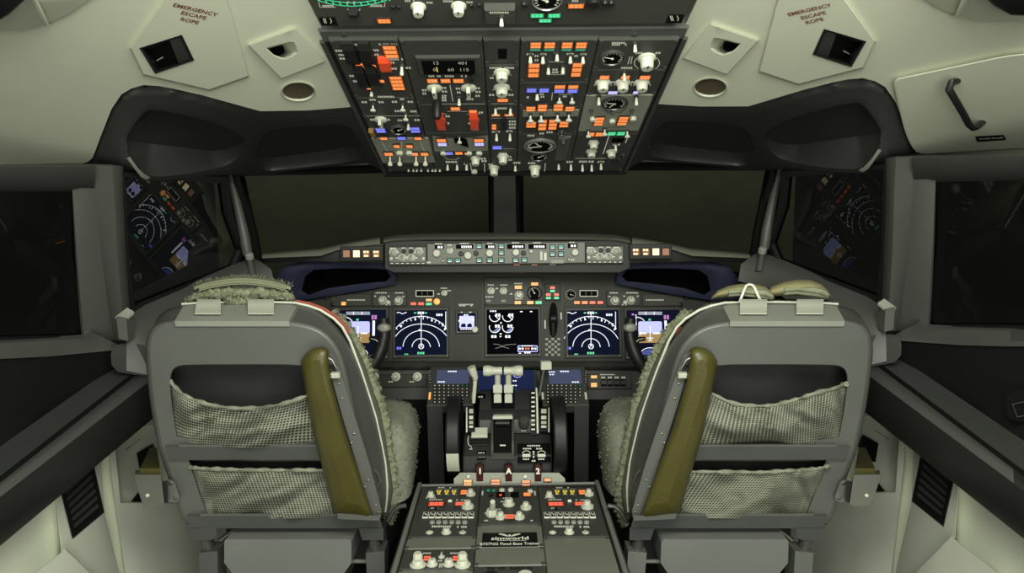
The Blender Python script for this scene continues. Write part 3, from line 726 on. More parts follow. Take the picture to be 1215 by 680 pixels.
def toggle(th, pl, px, py, L=9.0, off=None, m=None, lean=0.15, fat=1.0, ball=False):
    """a bat-handled switch: nut (part) and lever (its sub-part); px,py = middle of the lever"""
    off = th['top'] if off is None else off; k = pl.sc(px, py); H = round(max(0.008, L*k*1.2)*1000)/1000
    M = pl.pm(px, py, off, H*0.55)
    nut = cached(('nut',), lambda: (MB().lathe(I4, [(0.0052,0),(0.0052,0.002),(0.0036,0.0025),(0.0034,0.005)], 8), [DSTEEL]), M, th, 'toggle_switch')
    def mk():
        b = MB(); r = 0.0041*fat
        if ball: b.lathe(I4, [(r*.45,0.002),(r*.5,H*.55),(r*1.25,H*.72),(r*1.5,H*.85),(r*1.1,H*.97),(r*.4,H)], 12)
        else: b.lathe(I4, [(r*.62,0.002),(r*.72,H*.4),(r*.92,H*.75),(r*.95,H*.9),(r*.7,H*.97),(r*.3,H)], 12)
        return b, [m or IVORY]
    lv = cached(('bat', H, fat, ball, (m or IVORY).name), mk, M @ Matrix.Rotation(lean, 4, 'X'), nut, 'bat_lever')
    return nut
def light(th, pl, x0, y0, x1, y1, m=None, rows=1, cols=1, off=None, t=0.0035, name='annunciator', slit=True):
    """lit caption tiles in a black housing"""
    off = th['top'] if off is None else off; a, b, w, h = pl.rect(x0, y0, x1, y1, off+t); ms = m if isinstance(m, (list, tuple)) else [m or EO]
    q = MB(); q.box(pl.M(a, b, off), w, h, 0, t, 0.0006); k = len(ms)
    for i in range(rows):
        for j in range(cols):
            q.m(1+(i % k) if not slit else 1+2*(i % k)); cw_, chh = w/cols, h/rows
            ca, cb = a-w/2+cw_*(j+.5), b+h/2-chh*(i+.5)
            q.box(pl.M(ca, cb, off+t), cw_*.88, chh*.80, 0, 0.0005)
            if slit:
                q.m(2+2*(i % k)); nl = 2 if chh > 0.0085 else 1
                for l in range(nl):
                    yy = cb if nl == 1 else cb+chh*(0.18-0.36*l)
                    for g_ in range(3): q.box(pl.M(ca+cw_*(-.25+.25*g_), yy, off+t+0.0005), cw_*.20, chh*(.40 if nl == 1 else .20), 0, 0.0003)
    if slit: mats = [BLACK]+[x for m_ in ms for x in (dimlamp(m_), hotlamp(m_))]
    else: mats = [BLACK]+list(ms)
    return q.build(name, mats, th, smooth=False)
def dimlamp(m): e = m.node_tree.nodes['Principled BSDF'].inputs['Emission Color'].default_value; s_ = m.node_tree.nodes['Principled BSDF'].inputs['Emission Strength'].default_value; return mat(m.name+'_tile', tuple(x*.15 for x in e[:3]), .4, nz=0, emit=(e[0],e[1]*.95,e[2]*.8), es=s_*.62)
def hotlamp(m): e = m.node_tree.nodes['Principled BSDF'].inputs['Emission Color'].default_value; s_ = m.node_tree.nodes['Principled BSDF'].inputs['Emission Strength'].default_value; return mat(m.name+'_caption', tuple(x*.3 for x in e[:3]), .4, nz=0, emit=tuple(min(1, x*.9+.07) for x in e[:3]), es=s_*1.35)
def dashes(th, pl, items, off=None, m=None, name='caption_lettering', seed=1):
    """small printed captions: (x, y, width_px[, height_px]) broken into letter-sized strokes"""
    off = th['top'] if off is None else off; rnd = random.Random(seed)
    for it in items:
        q = MB(); x, y, w = it[:3]; hh = it[3] if len(it) > 3 else 2.0
        n = max(1, int(w/2.4)); st = w/n
        for i in range(n):
            if n > 3 and i and rnd.random() < .12: continue
            a, b, ww, h2 = pl.rect(x-w/2+st*i, y-hh/2, x-w/2+st*(i+.72), y+hh/2, off)
            q.box(pl.M(a, b, off), ww, h2, 0.0, 0.0004)
        q.build(name, m or EWLEG, th, smooth=False)
def lines(th, pl, segs, wpx=0.8, off=None, m=None, name='panel_line_marking'):
    if name == 'panel_line_marking' and len(segs) > 1:
        for s_ in segs: lines(th, pl, [s_], wpx, off, m)
        return
    off = th['top'] if off is None else off; q = MB()
    for s_ in segs:
        pts = [pl.hit(x, y, off+0.0003) for x, y in s_]
        for p0, p1 in zip(pts, pts[1:]):
            d = (p1-p0); L = d.length
            if L < 1e-6: continue
            d.normalize(); n = pl.N.cross(d)*wpx*0.5*pl.sc(*s_[0]); q.add([p0-n, p1-n, p1+n, p0+n], [(0,1,2,3)])
    return q.build(name, m or EWLEG, th, fix=False, orient=CAM, smooth=False)
def gauge(th, pl, px, py, r, ang=0.6, off=None, ring=None, sweep=(-2.2, 2.2), nt=13, nm=None, needles=1, name='dial_gauge'):
    off = th['top'] if off is None else off; R = r*pl.sc(px, py); a, b = pl.uv(px, py, off+0.004); M = pl.M(a, b, off)
    q = MB(); q.lathe(M, [(R*1.12,0),(R*1.12,0.005),(R*1.02,0.0065),(R*.97,0.004),(R*.97,0.001)], 28); q.m(1).lathe(M, [(R*.97,0.002),(R*.97,0.0038)], 28)
    q.m(2)
    for i in range(nt):
        t = sweep[0]+(sweep[1]-sweep[0])*i/(nt-1); c, s_ = math.sin(t), math.cos(t)
        q.box(M @ Matrix.Rotation(-t, 4, 'Z') @ Matrix.Translation((0, R*.80, 0.0038)), R*.06, R*.2, 0, 0.0004)
    g_ = q.build(name, [ring or DSTEEL, DIALF, nm or WHITE], th, ang=30)
    for i in range(needles):
        q = MB(); q.box(M @ Matrix.Rotation(ang+i*1.3, 4, 'Z') @ Matrix.Translation((0, R*.3, 0.0045)), R*.09, R*.8, 0, 0.0006); q.lathe(M, [(R*.12,0.004),(R*.12,0.0055)], 10)
        q.build('needle', nm or WHITE, g_, smooth=False)
    return g_
def window_digits(th, pl, x0, y0, x1, y1, s_=None, size=None, off=None, m=None, name='digital_readout', tm=None, sx=1.0):
    off = th['top'] if off is None else off; a, b, w, h = pl.rect(x0, y0, x1, y1, off); q = MB()
    q.box(pl.M(a, b, off), w, h, 0, 0.0015, 0.0004); o = q.build(name, m or DIALF, th, smooth=False)
    if s_: text('digits', s_, pl.M(a, b, off+0.0018), size or h*.8, tm or EWD, o, sx=sx, bold=0.0001)
    return o
def guard(th, pl, px, py, wpx, hpx, m, off=None, t=0.014, name='switch_guard'):
    off = th['top'] if off is None else off; a, b, w, h = pl.rect(px-wpx/2, py-hpx/2, px+wpx/2, py+hpx/2, off+t); q = MB()
    M = pl.M(a, b, off); hw, hh = w/2, h/2
    prof = [(hh,0),(hh,t*.5),(hh*.6,t),(-hh*.5,t*1.1),(-hh,t*.75),(-hh,0)]
    q.prism([M @ Vector((-hw, y, z)) for y, z in prof], [M @ Vector((hw, y, z)) for y, z in prof]); q.box(M, w*1.25, h*.25, 0, t*.35, 0.001)
    return q.build(name, m, th, smooth=False)
def arc_pts(cx, cy, rx, ry, t0, t1, n=24): return [(cx+rx*math.cos(t0+(t1-t0)*i/n), cy+ry*math.sin(t0+(t1-t0)*i/n)) for i in range(n+1)]

# ================================================================== overhead
OH = Plane(P(598,45,1.33), X3, P(598,45,1.33)-P(600,200,1.99))
AP = Plane(P(598,44,1.333), X3, P(597,0,1.22)-P(598,44,1.333))
c3 = lambda x, y: (360+x/5.0625, y/5.0625)
c4 = lambda x, y: (580+x/5.0625, y/5.0625)
c5 = lambda x, y: (400+x/5.665, 100+y/5.665)
c6 = lambda x, y: (580+x/5.665, 100+y/5.665)
def C(f, rows): return [f(*r) for r in rows]
def box2(f, x0, y0, x1, y1): return (*f(x0, y0), *f(x1, y1))
HW = 0.33
# frame that carries all the overhead modules
th = thing('overhead_panel_frame', 'wide dark overhead frame carrying all the ceiling switch modules', 'frame', OH.at(0,-0.33,-0.02))
bl = OH.uv(600,203)[1]-0.012; tl = OH.uv(598,46)[1]-0.001
b = MB(); b.box(OH.M(0, (bl+tl)/2, 0), 2*HW+0.026, tl-bl, -0.035, -0.0005, 0.006); b.build('back_plate', BLACK, th, ang=25)
for sx in (-1, 1):
    b = MB(); b.box(OH.M(sx*(HW+0.008), (bl+tl)/2, 0), 0.010, tl-bl, -0.03, 0.004, 0.002); b.build('side_rail', PANEL, th, ang=25)
b = MB(); b.box(OH.M(0, bl-0.012, 0), 2*HW+0.03, 0.02, -0.045, 0.003, 0.004); b.build('front_lip', BLACK, th, ang=25)
th = thing('overhead_hinge_strip', 'plain dark grey strip between the two overhead panels', 'strip', AP.at(0,0,0))
z0, z1 = AP.uv(598,45)[1], AP.uv(598,31)[1]
b = MB(); b.box(AP.M(0, (z0+z1)/2, 0), 2*HW+0.012, z1-z0, -0.02, 0.006, 0.003); b.build('strip_body', STRIP, th, ang=25)
for x in (408, 752): inst_ = module  # screws
for x in (408.6, 753):
    s_ = MB(); s_.lathe(AP.pm(x, 41, 0.006), [(0.005,0),(0.005,0.002),(0.003,0.003)], 10); s_.build('strip_screw', DSTEEL, th)

# ---- aft overhead panel
th = module('aft_overhead_panel', 'overhead panel strip at the photo\'s top edge with green-lit arcs and round dial', AP, 597-232*0.985, -60, 597+232*0.985, 30.5, PANEL, 0.012, screws=False)
# green lamp schematic
segs = []
for k in range(11): x = 88+k*42; y = 6+34*math.sin(max(0, min(1, (x-70)/430))*math.pi)*0.9; segs.append(C(c3, [(x, y-24),(x+12, y)]))
segs.append(C(c3, [(85,2),(150,22),(230,34),(290,38),(350,34),(430,22),(500,2)]))
segs.append(C(c3, [(85,-16),(160,4),(240,14),(290,16),(350,14),(430,2),(500,-18)]))
lines(th, AP, segs, 1.4, m=EG, name='lamp_schematic_marking')
lines(th, AP, [C(c3, [(90,12),(100,44),(195,44)]), C(c3, [(490,12),(488,40),(395,40)]), C(c3, [(265,52),(268,62),(285,64)]), C(c3, [(340,52),(338,62),(320,64)])], 0.9)
dashes(th, AP, [(*c3(150,36),14),(*c3(440,34),14),(*c3(290,14),10),(*c3(640,6),12),(*c3(760,16),8),(*c3(870,8),12),(*c3(1000,14),8),(*c4(520,6),8)])
q = MB(); q.box(AP.pm(*c3(302,62), th['top']), 0.016, 0.012, 0, 0.012, 0.002); q.build('latch_block', BLACK, th)
light(th, AP, *box2(c3, 440,112,530,142), EO); light(th, AP, *box2(c4, 470,22,578,52), EO)
for x, y in ((690,66),(932,62)): knob(th, AP, *c3(x, y), 7.0, style='cup', h=1.5)
for x, y in ((535,42),(572,42),(1012,34),(1057,30)): knob(th, AP, *c3(x, y), 2.6, BLACK, h=1.2, style='plain', name='jack_cap')
for x, y in ((700,20),(737,20),(215,28)): knob(th, AP, *c4(x, y), 3.4, BLACK, h=1.2, style='plain', name='jack_cap')
knob(th, AP, *c4(630,18), 7.5, BLACK, h=0.9, style='plain')
gauge(th, AP, *c4(350,8), 16, ang=1.0, ring=mat('gauge_ring', (0.25,0.26,0.24), 0.35, metal=0.5), needles=1)
for bx in ((245,80,335,108),(350,80,436,108),(295,112,382,136)): light(th, AP, *box2(c4, *bx), EG)
for f, bx in ((c3, (100,100,198,150)), (c4, (1070,84,1168,136))):
    x0, y0, x1, y1 = box2(f, *bx); o = window_digits(th, AP, x0, y0, x1, y1, m=PLAC, name='black_placard')
    xm, ym = (x0+x1)/2, (y0+y1)/2
    lines(th, AP, [[(xm-6,ym-3),(xm-4,ym+3)],[(xm-4,ym-3),(xm-2,ym+3)],[(xm+2,ym-3),(xm+4,ym)],[(xm+4,ym),(xm+3,ym+3)]], 0.9, off=th['top']+0.0016, m=WHITE)
# dome light switch box hanging at the centre
th2 = module('dome_light_switch', 'small plate with one white toggle at the middle of the overhead strip', AP, *box2(c4, -28,60,160,150), PANEL, 0.014, off=th['top']+0.0005, screws=False)
toggle(th2, AP, *c4(76,132), 10); dashes(th2, AP, [(*c4(70,76),26)])

# ---- forward overhead: columns of modules (edges follow the perspective)
def col(xt, xb):
    def f(y): return xt + (xb-xt)*(y-46)/(203-46)
    return f
lt = OH.uv(598,46)[1]; lb = OH.uv(600,203)[1]
def colx(a, y):  # pixel x of panel-local a at pixel row y
    p = proj(OH.at(a, OH.uv(600, y)[1], 0.01)); return p[0]
xs = [-HW+0.002]
for px, py in ((489,90),(577,120),(616,120),(698,120)): xs.append(OH.uv(px, py)[0])
xs.append(HW-0.002)
xs[1] = (OH.uv(484,60)[0]+OH.uv(508,195)[0])/2; xs[2] = (OH.uv(575.5,60)[0]+OH.uv(580,180)[0])/2; xs[3] = (OH.uv(617,60)[0]+OH.uv(613.5,180)[0])/2; xs[4] = (OH.uv(706,60)[0]+OH.uv(678,190)[0])/2
def omod(name, label, ci, y0, y1, m=None, t=0.010, **k):
    ym = (y0+y1)/2; return module(name, label, OH, colx(xs[ci], ym), y0, colx(xs[ci+1], ym), y1, m, t, **k)
# column 1
t1 = omod('flight_control_panel', 'overhead module with black guarded switches and one red guard', 0, 47, 115)
for bx in ((248,288,320,405),(345,288,412,405),(318,425,378,545),(388,425,450,545)):
    x0, y0, x1, y1 = box2(c3, *bx); guard(t1, OH, (x0+x1)/2, (y0+y1)/2-1, x1-x0, y1-y0, BLACK, t=0.013)
for bx in ((310,376,362,410),(412,380,436,405),(376,512,404,540),(458,478,488,498)): light(t1, OH, *box2(c3, *bx), EO)
light(t1, OH, *box2(c3, 478,274,570,350), EO, rows=3); light(t1, OH, *box2(c3, 520,458,606,542), EO, rows=4)
guard(t1, OH, *c3(488,405), 12, 15, REDG, t=0.011); toggle(t1, OH, *c3(590,424), 11)
toggle(t1, OH, *c3(408,562), 7)
dashes(t1, OH, [(*c3(310,268),24),(*c3(510,267),22),(*c3(525,356),30),(*c3(215,305),9),(*c3(232,330),8),(*c3(236,352),7),(*c3(436,302),8),(*c3(440,328),6),(*c3(548,412),7),(*c3(632,408),7),(*c3(536,376),6),(*c3(350,414),9),(*c3(292,456),6),(*c3(312,488),5),(*c3(472,490),6)])
t2 = omod('navigation_switch_module', 'overhead module with three ball toggles under the black guarded switches', 0, 115.5, 137)
for x, y in ((240,160),(440,160),(460,222)): toggle(t2, OH, *c5(x, y), 8, ball=True, fat=1.1)
dashes(t2, OH, [(*c5(330,84),20),(*c5(185,120),7),(*c5(298,120),7),(*c5(388,118),7),(*c5(495,118),7),(*c5(410,180),8),(*c5(515,182),8),(*c5(240,104),8),(*c5(438,100),5)]); lines(t2, OH, [C(c5, [(175,212),(560,212)])], 0.7)
t3 = omod('temperature_panel', 'overhead module with small dial between two blue lights', 0, 137.5, 162)
knob(t3, OH, *c5(292,262), 6, style='bar', h=1.6); gauge(t3, OH, *c5(412,310), 10, ang=-0.9); toggle(t3, OH, *c5(478,285), 8)
light(t3, OH, *box2(c5, 255,290,330,330), EB); light(t3, OH, *box2(c5, 486,288,562,326), EB, rows=2)
dashes(t3, OH, [(*c5(240,238),6),(*c5(342,238),6),(*c5(425,242),6),(*c5(540,240),7)])
q = MB(); q.box(OH.pm(*c5(236,312), t3['top']), 0.012, 0.03, 0, 0.012, 0.002); q.build('amber_tab', mat('amber_plastic', (0.22,0.13,0.03), 0.4), t3)
t4 = omod('fuel_switch_module', 'overhead module with pale plate and four long ball switches', 0, 162.5, 203)
plate(t4, OH, *box2(c5, 262,362,640,532), LIGHTP, 0.002, t4['top'], 'pale_plate'); t4['top'] += 0.002
for bx in ((285,355,342,375),(515,355,572,375),(378,406,424,430),(462,406,512,430),(312,458,380,482),(498,458,548,482),(558,458,618,482)): light(t4, OH, *box2(c5, *bx), EO)
light(t4, OH, *box2(c5, 398,352,466,374), EB)
for x in (355,420,530,592): toggle(t4, OH, *c5(x, 515), 11, ball=True, fat=1.1)
for x in (420,486): knob(t4, OH, *c5(x, 466), 3.6, style='plain', h=1.0)
lines(t4, OH, [C(c5, [(300,385),(338,450)]), C(c5, [(560,385),(585,450)]), C(c5, [(432,380),(432,440)]), C(c5, [(405,440),(470,440)])], 0.8, m=WHITE)
for x in (480,512,535,565,610,640,660,690): toggle(t4, OH, *c5(x, 578), 3.5, fat=0.8)
# column 2
t5 = omod('electrical_meter_panel', 'overhead module with black digital readout reading 15 and 401', 1, 47, 123)
plate(t5, OH, *box2(c3, 680,345,1068,452), PANEL, 0.006, t5['top'], 'meter_bezel')
x0, y0, x1, y1 = box2(c3, 715,362,1030,442); o = window_digits(t5, OH, x0, y0, x1, y1, m=DIALF, off=t5['top']+0.006)
for s_, x, y in (('15', 795, 380), ('401', 957, 380), ('0', 788, 420), ('60', 885, 420), ('115', 965, 420)):
    q_ = c3(x, y); text('digits', s_, OH.pm(*q_, t5['top']+0.0078), 0.0165, EWLEG, o, sx=0.8)
q = MB(); q.box(OH.pm(*c3(803,418), t5['top']+0.008), 0.002, 0.018, 0, 0.0005); q.build('digit_mark', EYW, o)
for bx in ((738,472,812,500),(820,472,888,500),(894,472,968,500)): light(t5, OH, *box2(c3, *bx), EO)
guard(t5, OH, *c3(1002,488), 7, 8, BLACK, t=0.008, name='push_button')
for x in (787, 992): knob(t5, OH, *c3(x, 552), 7.2, style='bar', h=1.4)
q = MB(); q.lathe(OH.pm(*c5(672,128), t5['top']), [(0.010,0),(0.010,0.03),(0.007,0.036)], 14); q.build('black_plunger', BLACK, t5)
toggle(t5, OH, *c5(820,118), 9)
dashes(t5, OH, [(*c3(778,357),15),(*c3(945,355),17),(*c3(790,458),15),(*c3(885,458),14),(*c3(985,458),15),(*c3(728,542),6),(*c3(728,562),5),(*c3(845,528),7),(*c3(850,550),7),(*c3(848,576),6),(*c3(930,532),6),(*c3(935,555),5),(*c3(1048,530),6),(*c3(1052,552),7),(*c3(1048,576),6),(*c5(895,100),9),(*c5(720,92),6),(*c5(722,108),6)])
lines(t5, OH, [C(c3, [(880,510),(898,608)]), C(c5, [(640,132),(990,132)])], 0.9)
t6 = omod('generator_drive_panel', 'overhead module with two tall red guarded switches', 1, 123.5, 157)
for bx in ((758,152,832,178),(882,172,944,192)): light(t6, OH, *box2(c5, *bx), EO)
light(t6, OH, *box2(c5, 650,178,706,194), ER)
for x in (694, 921): guard(t6, OH, *c5(x, 268), 9.5, 18, REDG, t=0.011)
q = MB(); cr = C(c5, [(640,338),(690,346),(730,354),(820,356),(900,352),(960,344),(1022,332)]); lo_ = C(c5, [(655,452),(1010,448)])
pts = cr+lo_[::-1]; q.prism([OH.hit(x, y, t6['top']+0.001) for x, y in pts], [OH.hit(x, y, t6['top']+0.0001) for x, y in pts]); 
lines(t6, OH, [C(c5, [(640,200),(735,200)]), C(c5, [(872,200),(960,200)]), C(c5, [(740,182),(880,182)])], 0.9)
dashes(t6, OH, [(*c5(745,215),6),(*c5(968,190),6),(*c5(750,262),3),(*c5(890,262),3)])
t7 = omod('bus_transfer_panel', 'overhead module with curved pale plate around a black curved gauge', 1, 157.5, 181)
pts = C(c5, [(640,345),(700,356),(760,362),(820,364),(890,360),(960,350),(1015,340)])+C(c5, [(1012,448),(655,452)])
q = MB(); q.prism([OH.hit(x, y, t7['top']+0.0015) for x, y in pts], [OH.hit(x, y, t7['top']) for x, y in pts]); q.build('curved_plate', LIGHTP, t7, smooth=False); t7['top'] += 0.0015
light(t7, OH, *box2(c5, 668,366,740,418), [EO, EBW], rows=2); light(t7, OH, *box2(c5, 916,366,992,416), [EO, EBW], rows=2)
toggle(t7, OH, *c5(822,376), 8, ball=True); 
q = MB(); rr = [OH.hit(x, y, t7['top']+0.002) for x, y in C(c5, [(785,368),(830,362),(870,372),(884,425),(830,410),(790,392)])]; q.prism(rr, [p-OH.N*0.002 for p in rr]); q.build('black_inset', DIALF, t7, smooth=False)
t8 = omod('engine_start_panel', 'lowest overhead module under the curved pale plate, with three white knobs', 1, 181.5, 203)
for x, y in ((715,467),(885,467),(955,467)): knob(t8, OH, *c5(x, y), 3.2, style='plain', h=1.0)
light(t8, OH, *box2(c5, 728,454,782,476), EB); light(t8, OH, *box2(c5, 790,454,848,474), EO); light(t8, OH, *box2(c5, 856,458,876,476), EO)
for x in (742,806,870): toggle(t8, OH, *c5(x, 558), 7)
knob(t8, OH, *c5(930,520), 5, style='cup', h=1.6); knob(t8, OH, *c5(922,590), 3, style='plain', h=1.2)
dashes(t8, OH, [(*c5(770,522),14),(*c5(870,536),6),(*c5(985,500),7),(*c5(990,516),7)]); lines(t8, OH, [C(c5, [(720,492),(745,505),(800,505),(826,492)]), C(c5, [(990,530),(992,590)]), C(c5, [(895,530),(905,590)])], 0.8)
# column 3 (narrow)
t9 = omod('wiper_panel', 'narrow overhead module with a small black window near the top', 2, 47, 76)
window_digits(t9, OH, *box2(c4, 56,292,108,350), m=DIALF)
t10 = omod('lights_rotary_panel', 'narrow overhead module with two stacked white cup knobs', 2, 76.5, 122)
for y in (460, 550): knob(t10, OH, *c4(78, y), 7.5, style='cup', h=1.3)
light(t10, OH, *box2(c6, 52,95,135,120), EO)
for y in (448, 538): lines(t10, OH, [[c4(20+118*i/14, y-26*math.sin(math.pi*i/14)*0.9+6) for i in range(15)]], 0.8)
dashes(t10, OH, [(*c4(40,408),14),(*c4(125,408),12),(*c4(20,468),5),(*c4(20,570),7),(*c4(135,570),7)])
t11 = omod('air_valve_panel', 'narrow overhead module with paired toggles over orange strips and one blue light', 2, 122.5, 178)
for x, y in ((45,185),(145,185),(52,355),(142,355)): toggle(t11, OH, *c6(x, y), 9)
light(t11, OH, *box2(c6, 14,200,80,216), EO); light(t11, OH, *box2(c6, 100,200,170,216), EO); light(t11, OH, *box2(c6, 18,268,52,305), EO, rows=2)
light(t11, OH, *box2(c6, 20,412,92,440), EB); guard(t11, OH, *c6(105,285), 5, 14, BLACK, t=0.016)
dashes(t11, OH, [(*c6(90,162),12),(*c6(160,250),9),(*c6(160,270),9),(*c6(160,292),8),(*c6(50,320),10),(*c6(140,316),8)]); lines(t11, OH, [C(c6, [(15,132),(188,132)]), C(c6, [(15,228),(180,228)]), C(c6, [(95,434),(180,434)])], 0.7)
t12 = omod('start_rotary_panel', 'narrow lowest overhead module with two white knobs one below the other', 2, 178.5, 203)
knob(t12, OH, *c6(95,508), 5.5, style='cup', h=1.6); knob(t12, OH, *c6(35,585), 5.0, style='cup', h=1.8); toggle(t12, OH, *c6(178,565), 7)
dashes(t12, OH, [(*c6(96,466),10),(*c6(140,488),5),(*c6(145,508),5),(*c6(15,540),6),(*c6(190,528),9)])
# column 4
t13 = omod('hydraulic_panel', 'overhead module with four orange-over-green lights in a row at the top', 3, 47, 97)
for bx in ((244,254,318,308),(328,254,402,308),(432,254,506,308),(516,254,592,308)): light(t13, OH, *box2(c4, *bx), [EO, EO, EG2], rows=3)
for x, y in ((250,358),(325,360),(410,345),(490,358),(566,360),(358,425),(445,422)): toggle(t13, OH, *c4(x, y), 9)
light(t13, OH, *box2(c4, 232,380,308,466), EO, rows=3); light(t13, OH, *box2(c4, 494,376,562,462), EO, rows=3)
lines(t13, OH, [C(c4, [(350,395),(352,448),(452,448),(456,395)]), C(c4, [(360,372),(450,372)]), C(c4, [(380,440),(420,430)])], 1.0)
dashes(t13, OH, [(*c4(250,326),9),(*c4(330,326),8),(*c4(410,318),7),(*c4(490,324),9),(*c4(570,326),8),(*c4(288,336),5),(*c4(526,336),5),(*c4(288,362),5),(*c4(400,418),7),(*c4(400,434),8)])
t14 = omod('pump_status_panel', 'overhead module with blue lights side by side above three white toggles', 3, 97.5, 126)
for bx, ms in (((222,528,290,558),[EB]),((298,528,366,558),[EB]),((388,510,462,560),[EO,EB]),((470,510,540,560),[EO,EB])): light(t14, OH, *box2(c4, *bx), ms, rows=len(ms))
for x, y in ((325,86),(475,108),(560,108)): toggle(t14, OH, *c6(x, y), 8, ball=x > 400, fat=1.1)
lines(t14, OH, [C(c6, [(428,55),(422,108)]), C(c6, [(470,68),(560,68)])], 0.9); dashes(t14, OH, [(*c6(265,88),4),(*c6(362,84),5),(*c6(512,82),5),(*c6(350,66),8)])
t15 = omod('fuel_pump_panel', 'overhead module with pale bar, four ball switches and two rows of orange lights', 3, 126.5, 158)
plate(t15, OH, *box2(c6, 225,172,610,222), LIGHTP, 0.002, t15['top'], 'pale_plate'); t15['top'] += 0.002
for bx, r in (((246,150,318,182),2),((324,136,396,182),2),((430,134,504,180),2),((508,150,580,180),2),((246,252,322,292),2),((330,238,392,310),3),((398,236,462,306),3),((470,248,540,290),2)): light(t15, OH, *box2(c6, *bx), EO, rows=r)
for x, y in ((280,232),(352,232),(462,228),(538,226)): toggle(t15, OH, *c6(x, y), 9, ball=True, fat=1.3)
t16 = omod('pressurisation_gauge_panel', 'lowest overhead module with one large oval-looking dial', 3, 158.5, 203, t=0.010)
gauge(t16, OH, *c6(345,418), 17, ang=0.5, needles=2, nt=17, ring=mat('gauge_ring', (0.25,0.26,0.24), 0.35, metal=0.5)); gauge(t16, OH, *c6(335,490), 10.5, ang=-0.8)
plate(t16, OH, *box2(c6, 452,360,540,515), STRIP, 0.006, t16['top'], 'raised_selector_plate'); knob(t16, OH, *c6(500,398), 4.5, DSTEEL, style='bar', h=1.2, off=t16['top']+0.006)
gauge(t16, OH, *c6(490,328), 5, ang=0.3); knob(t16, OH, *c6(310,588), 5.5, style='cup', h=1.8)
for x in (470,): toggle(t16, OH, *c6(x, 555), 7)
lines(t16, OH, [C(c6, [(380,530),(375,585)])], 0.9); dashes(t16, OH, [(*c6(285,345),9),(*c6(410,322),8),(*c6(358,330),6),(*c6(290,530),9)])
# column 5
t17 = omod('cabin_temperature_panel', 'overhead module with round dial beside a large ringed white knob', 4, 47, 82)
gauge(t17, OH, *c4(742,352), 13.5, ang=1.2); toggle(t17, OH, *c4(880,288), 10); knob(t17, OH, *c4(950,380), 8.5, style='cup', h=1.6)
lines(t17, OH, [arc_pts(*c4(950,378), 15, 9, 2.3, 3.9, 12), arc_pts(*c4(950,378), 15, 9, -0.8, 0.9, 12), C(c4, [(835,385),(848,340)]), C(c4, [(852,385),(862,340)])], 1.0)
dashes(t17, OH, [(*c4(780,258),16),(*c4(785,268),18),(*c4(905,318),9),(*c4(1018,318),7)])
t18 = omod('duct_selector_panel', 'overhead module with three orange lights above three white cup knobs', 4, 82.5, 112)
for bx in ((662,452,728,480),(790,452,850,478),(902,452,974,480)): light(t18, OH, *box2(c4, *bx), EO)
for x, y in ((685,520),(805,520),(920,520)): knob(t18, OH, *c4(x, y), 7.0, style='cup', h=1.4); lines(t18, OH, [arc_pts(*c4(x, y-4), 10, 7, math.pi, 2*math.pi, 12)], 0.9)
toggle(t18, OH, *c4(815,462), 10); light(t18, OH, *box2(c4, 712,546,778,568), EBW); light(t18, OH, *box2(c4, 864,546,900,566), EBW)
dashes(t18, OH, [(*c4(830,408),14),(*c4(745,494),6),(*c4(870,494),6)])
t19 = omod('bleed_air_panel', 'overhead module with large pale plate, black oval dial and two orange blocks', 4, 112.5, 158)
plate(t19, OH, *box2(c6, 625,72,1062,318), LIGHTP, 0.002, t19['top'], 'pale_plate'); t19['top'] += 0.002
gauge(t19, OH, *c6(845,132), 14, ang=1.3, needles=2)
for x, y in ((740,112),(993,112)): toggle(t19, OH, *c6(x, y), 10)
for x, y in ((700,238),(830,252),(970,235)): knob(t19, OH, *c6(x, y), 3.2, style='plain', h=1.1)
light(t19, OH, *box2(c6, 706,222,776,278), EO, rows=3); light(t19, OH, *box2(c6, 864,218,938,276), EO, rows=3)
for x, y in ((690,190),(830,190),(962,190)): toggle(t19, OH, *c6(x, y), 5, fat=.8, m=DSTEEL)
lines(t19, OH, [C(c6, [(760,150),(800,190),(830,180)]), C(c6, [(930,150),(890,190),(850,190)]), C(c6, [(800,290),(930,290)])], 1.2, m=DSTEEL)
for bx, m_ in (((672,322,712,352),EO),((712,322,786,352),EO),((794,318,920,346),EG)): light(t19, OH, *box2(c6, *bx), m_, cols=1 if m_ is EO else 2)
for x, y in ((670,335),(780,322),(932,336)): toggle(t19, OH, *c6(x, y), 8, ball=True, fat=1.1)
t20 = omod('pressure_controller_panel', 'lowest overhead module with three white knobs and a long white line', 4, 158.5, 203)
for x, y in ((705,415),(690,470),(825,472)): knob(t20, OH, *c6(x, y), 5.0, style='cup', h=1.3)
window_digits(t20, OH, *box2(c6, 828,362,905,388), m=DIALF); toggle(t20, OH, *c6(853,425), 8)
lines(t20, OH, [C(c6, [(808,345),(768,468)]), C(c6, [(930,365),(918,395)]), C(c6, [(580,498),(790,498)])], 1.1)
for x, y in ((552,558),(630,562),(692,562),(755,552)): toggle(t20, OH, *c6(x, y), 8)
dashes(t20, OH, [(*c6(705,382),10),(*c6(860,405),9),(*c6(545,522),8),(*c6(635,520),10),(*c6(690,520),7),(*c6(755,522),8)])
for x, y in ((850,515),(880,520),(905,490)): toggle(t20, OH, *c6(x, y), 5, m=BLACK)
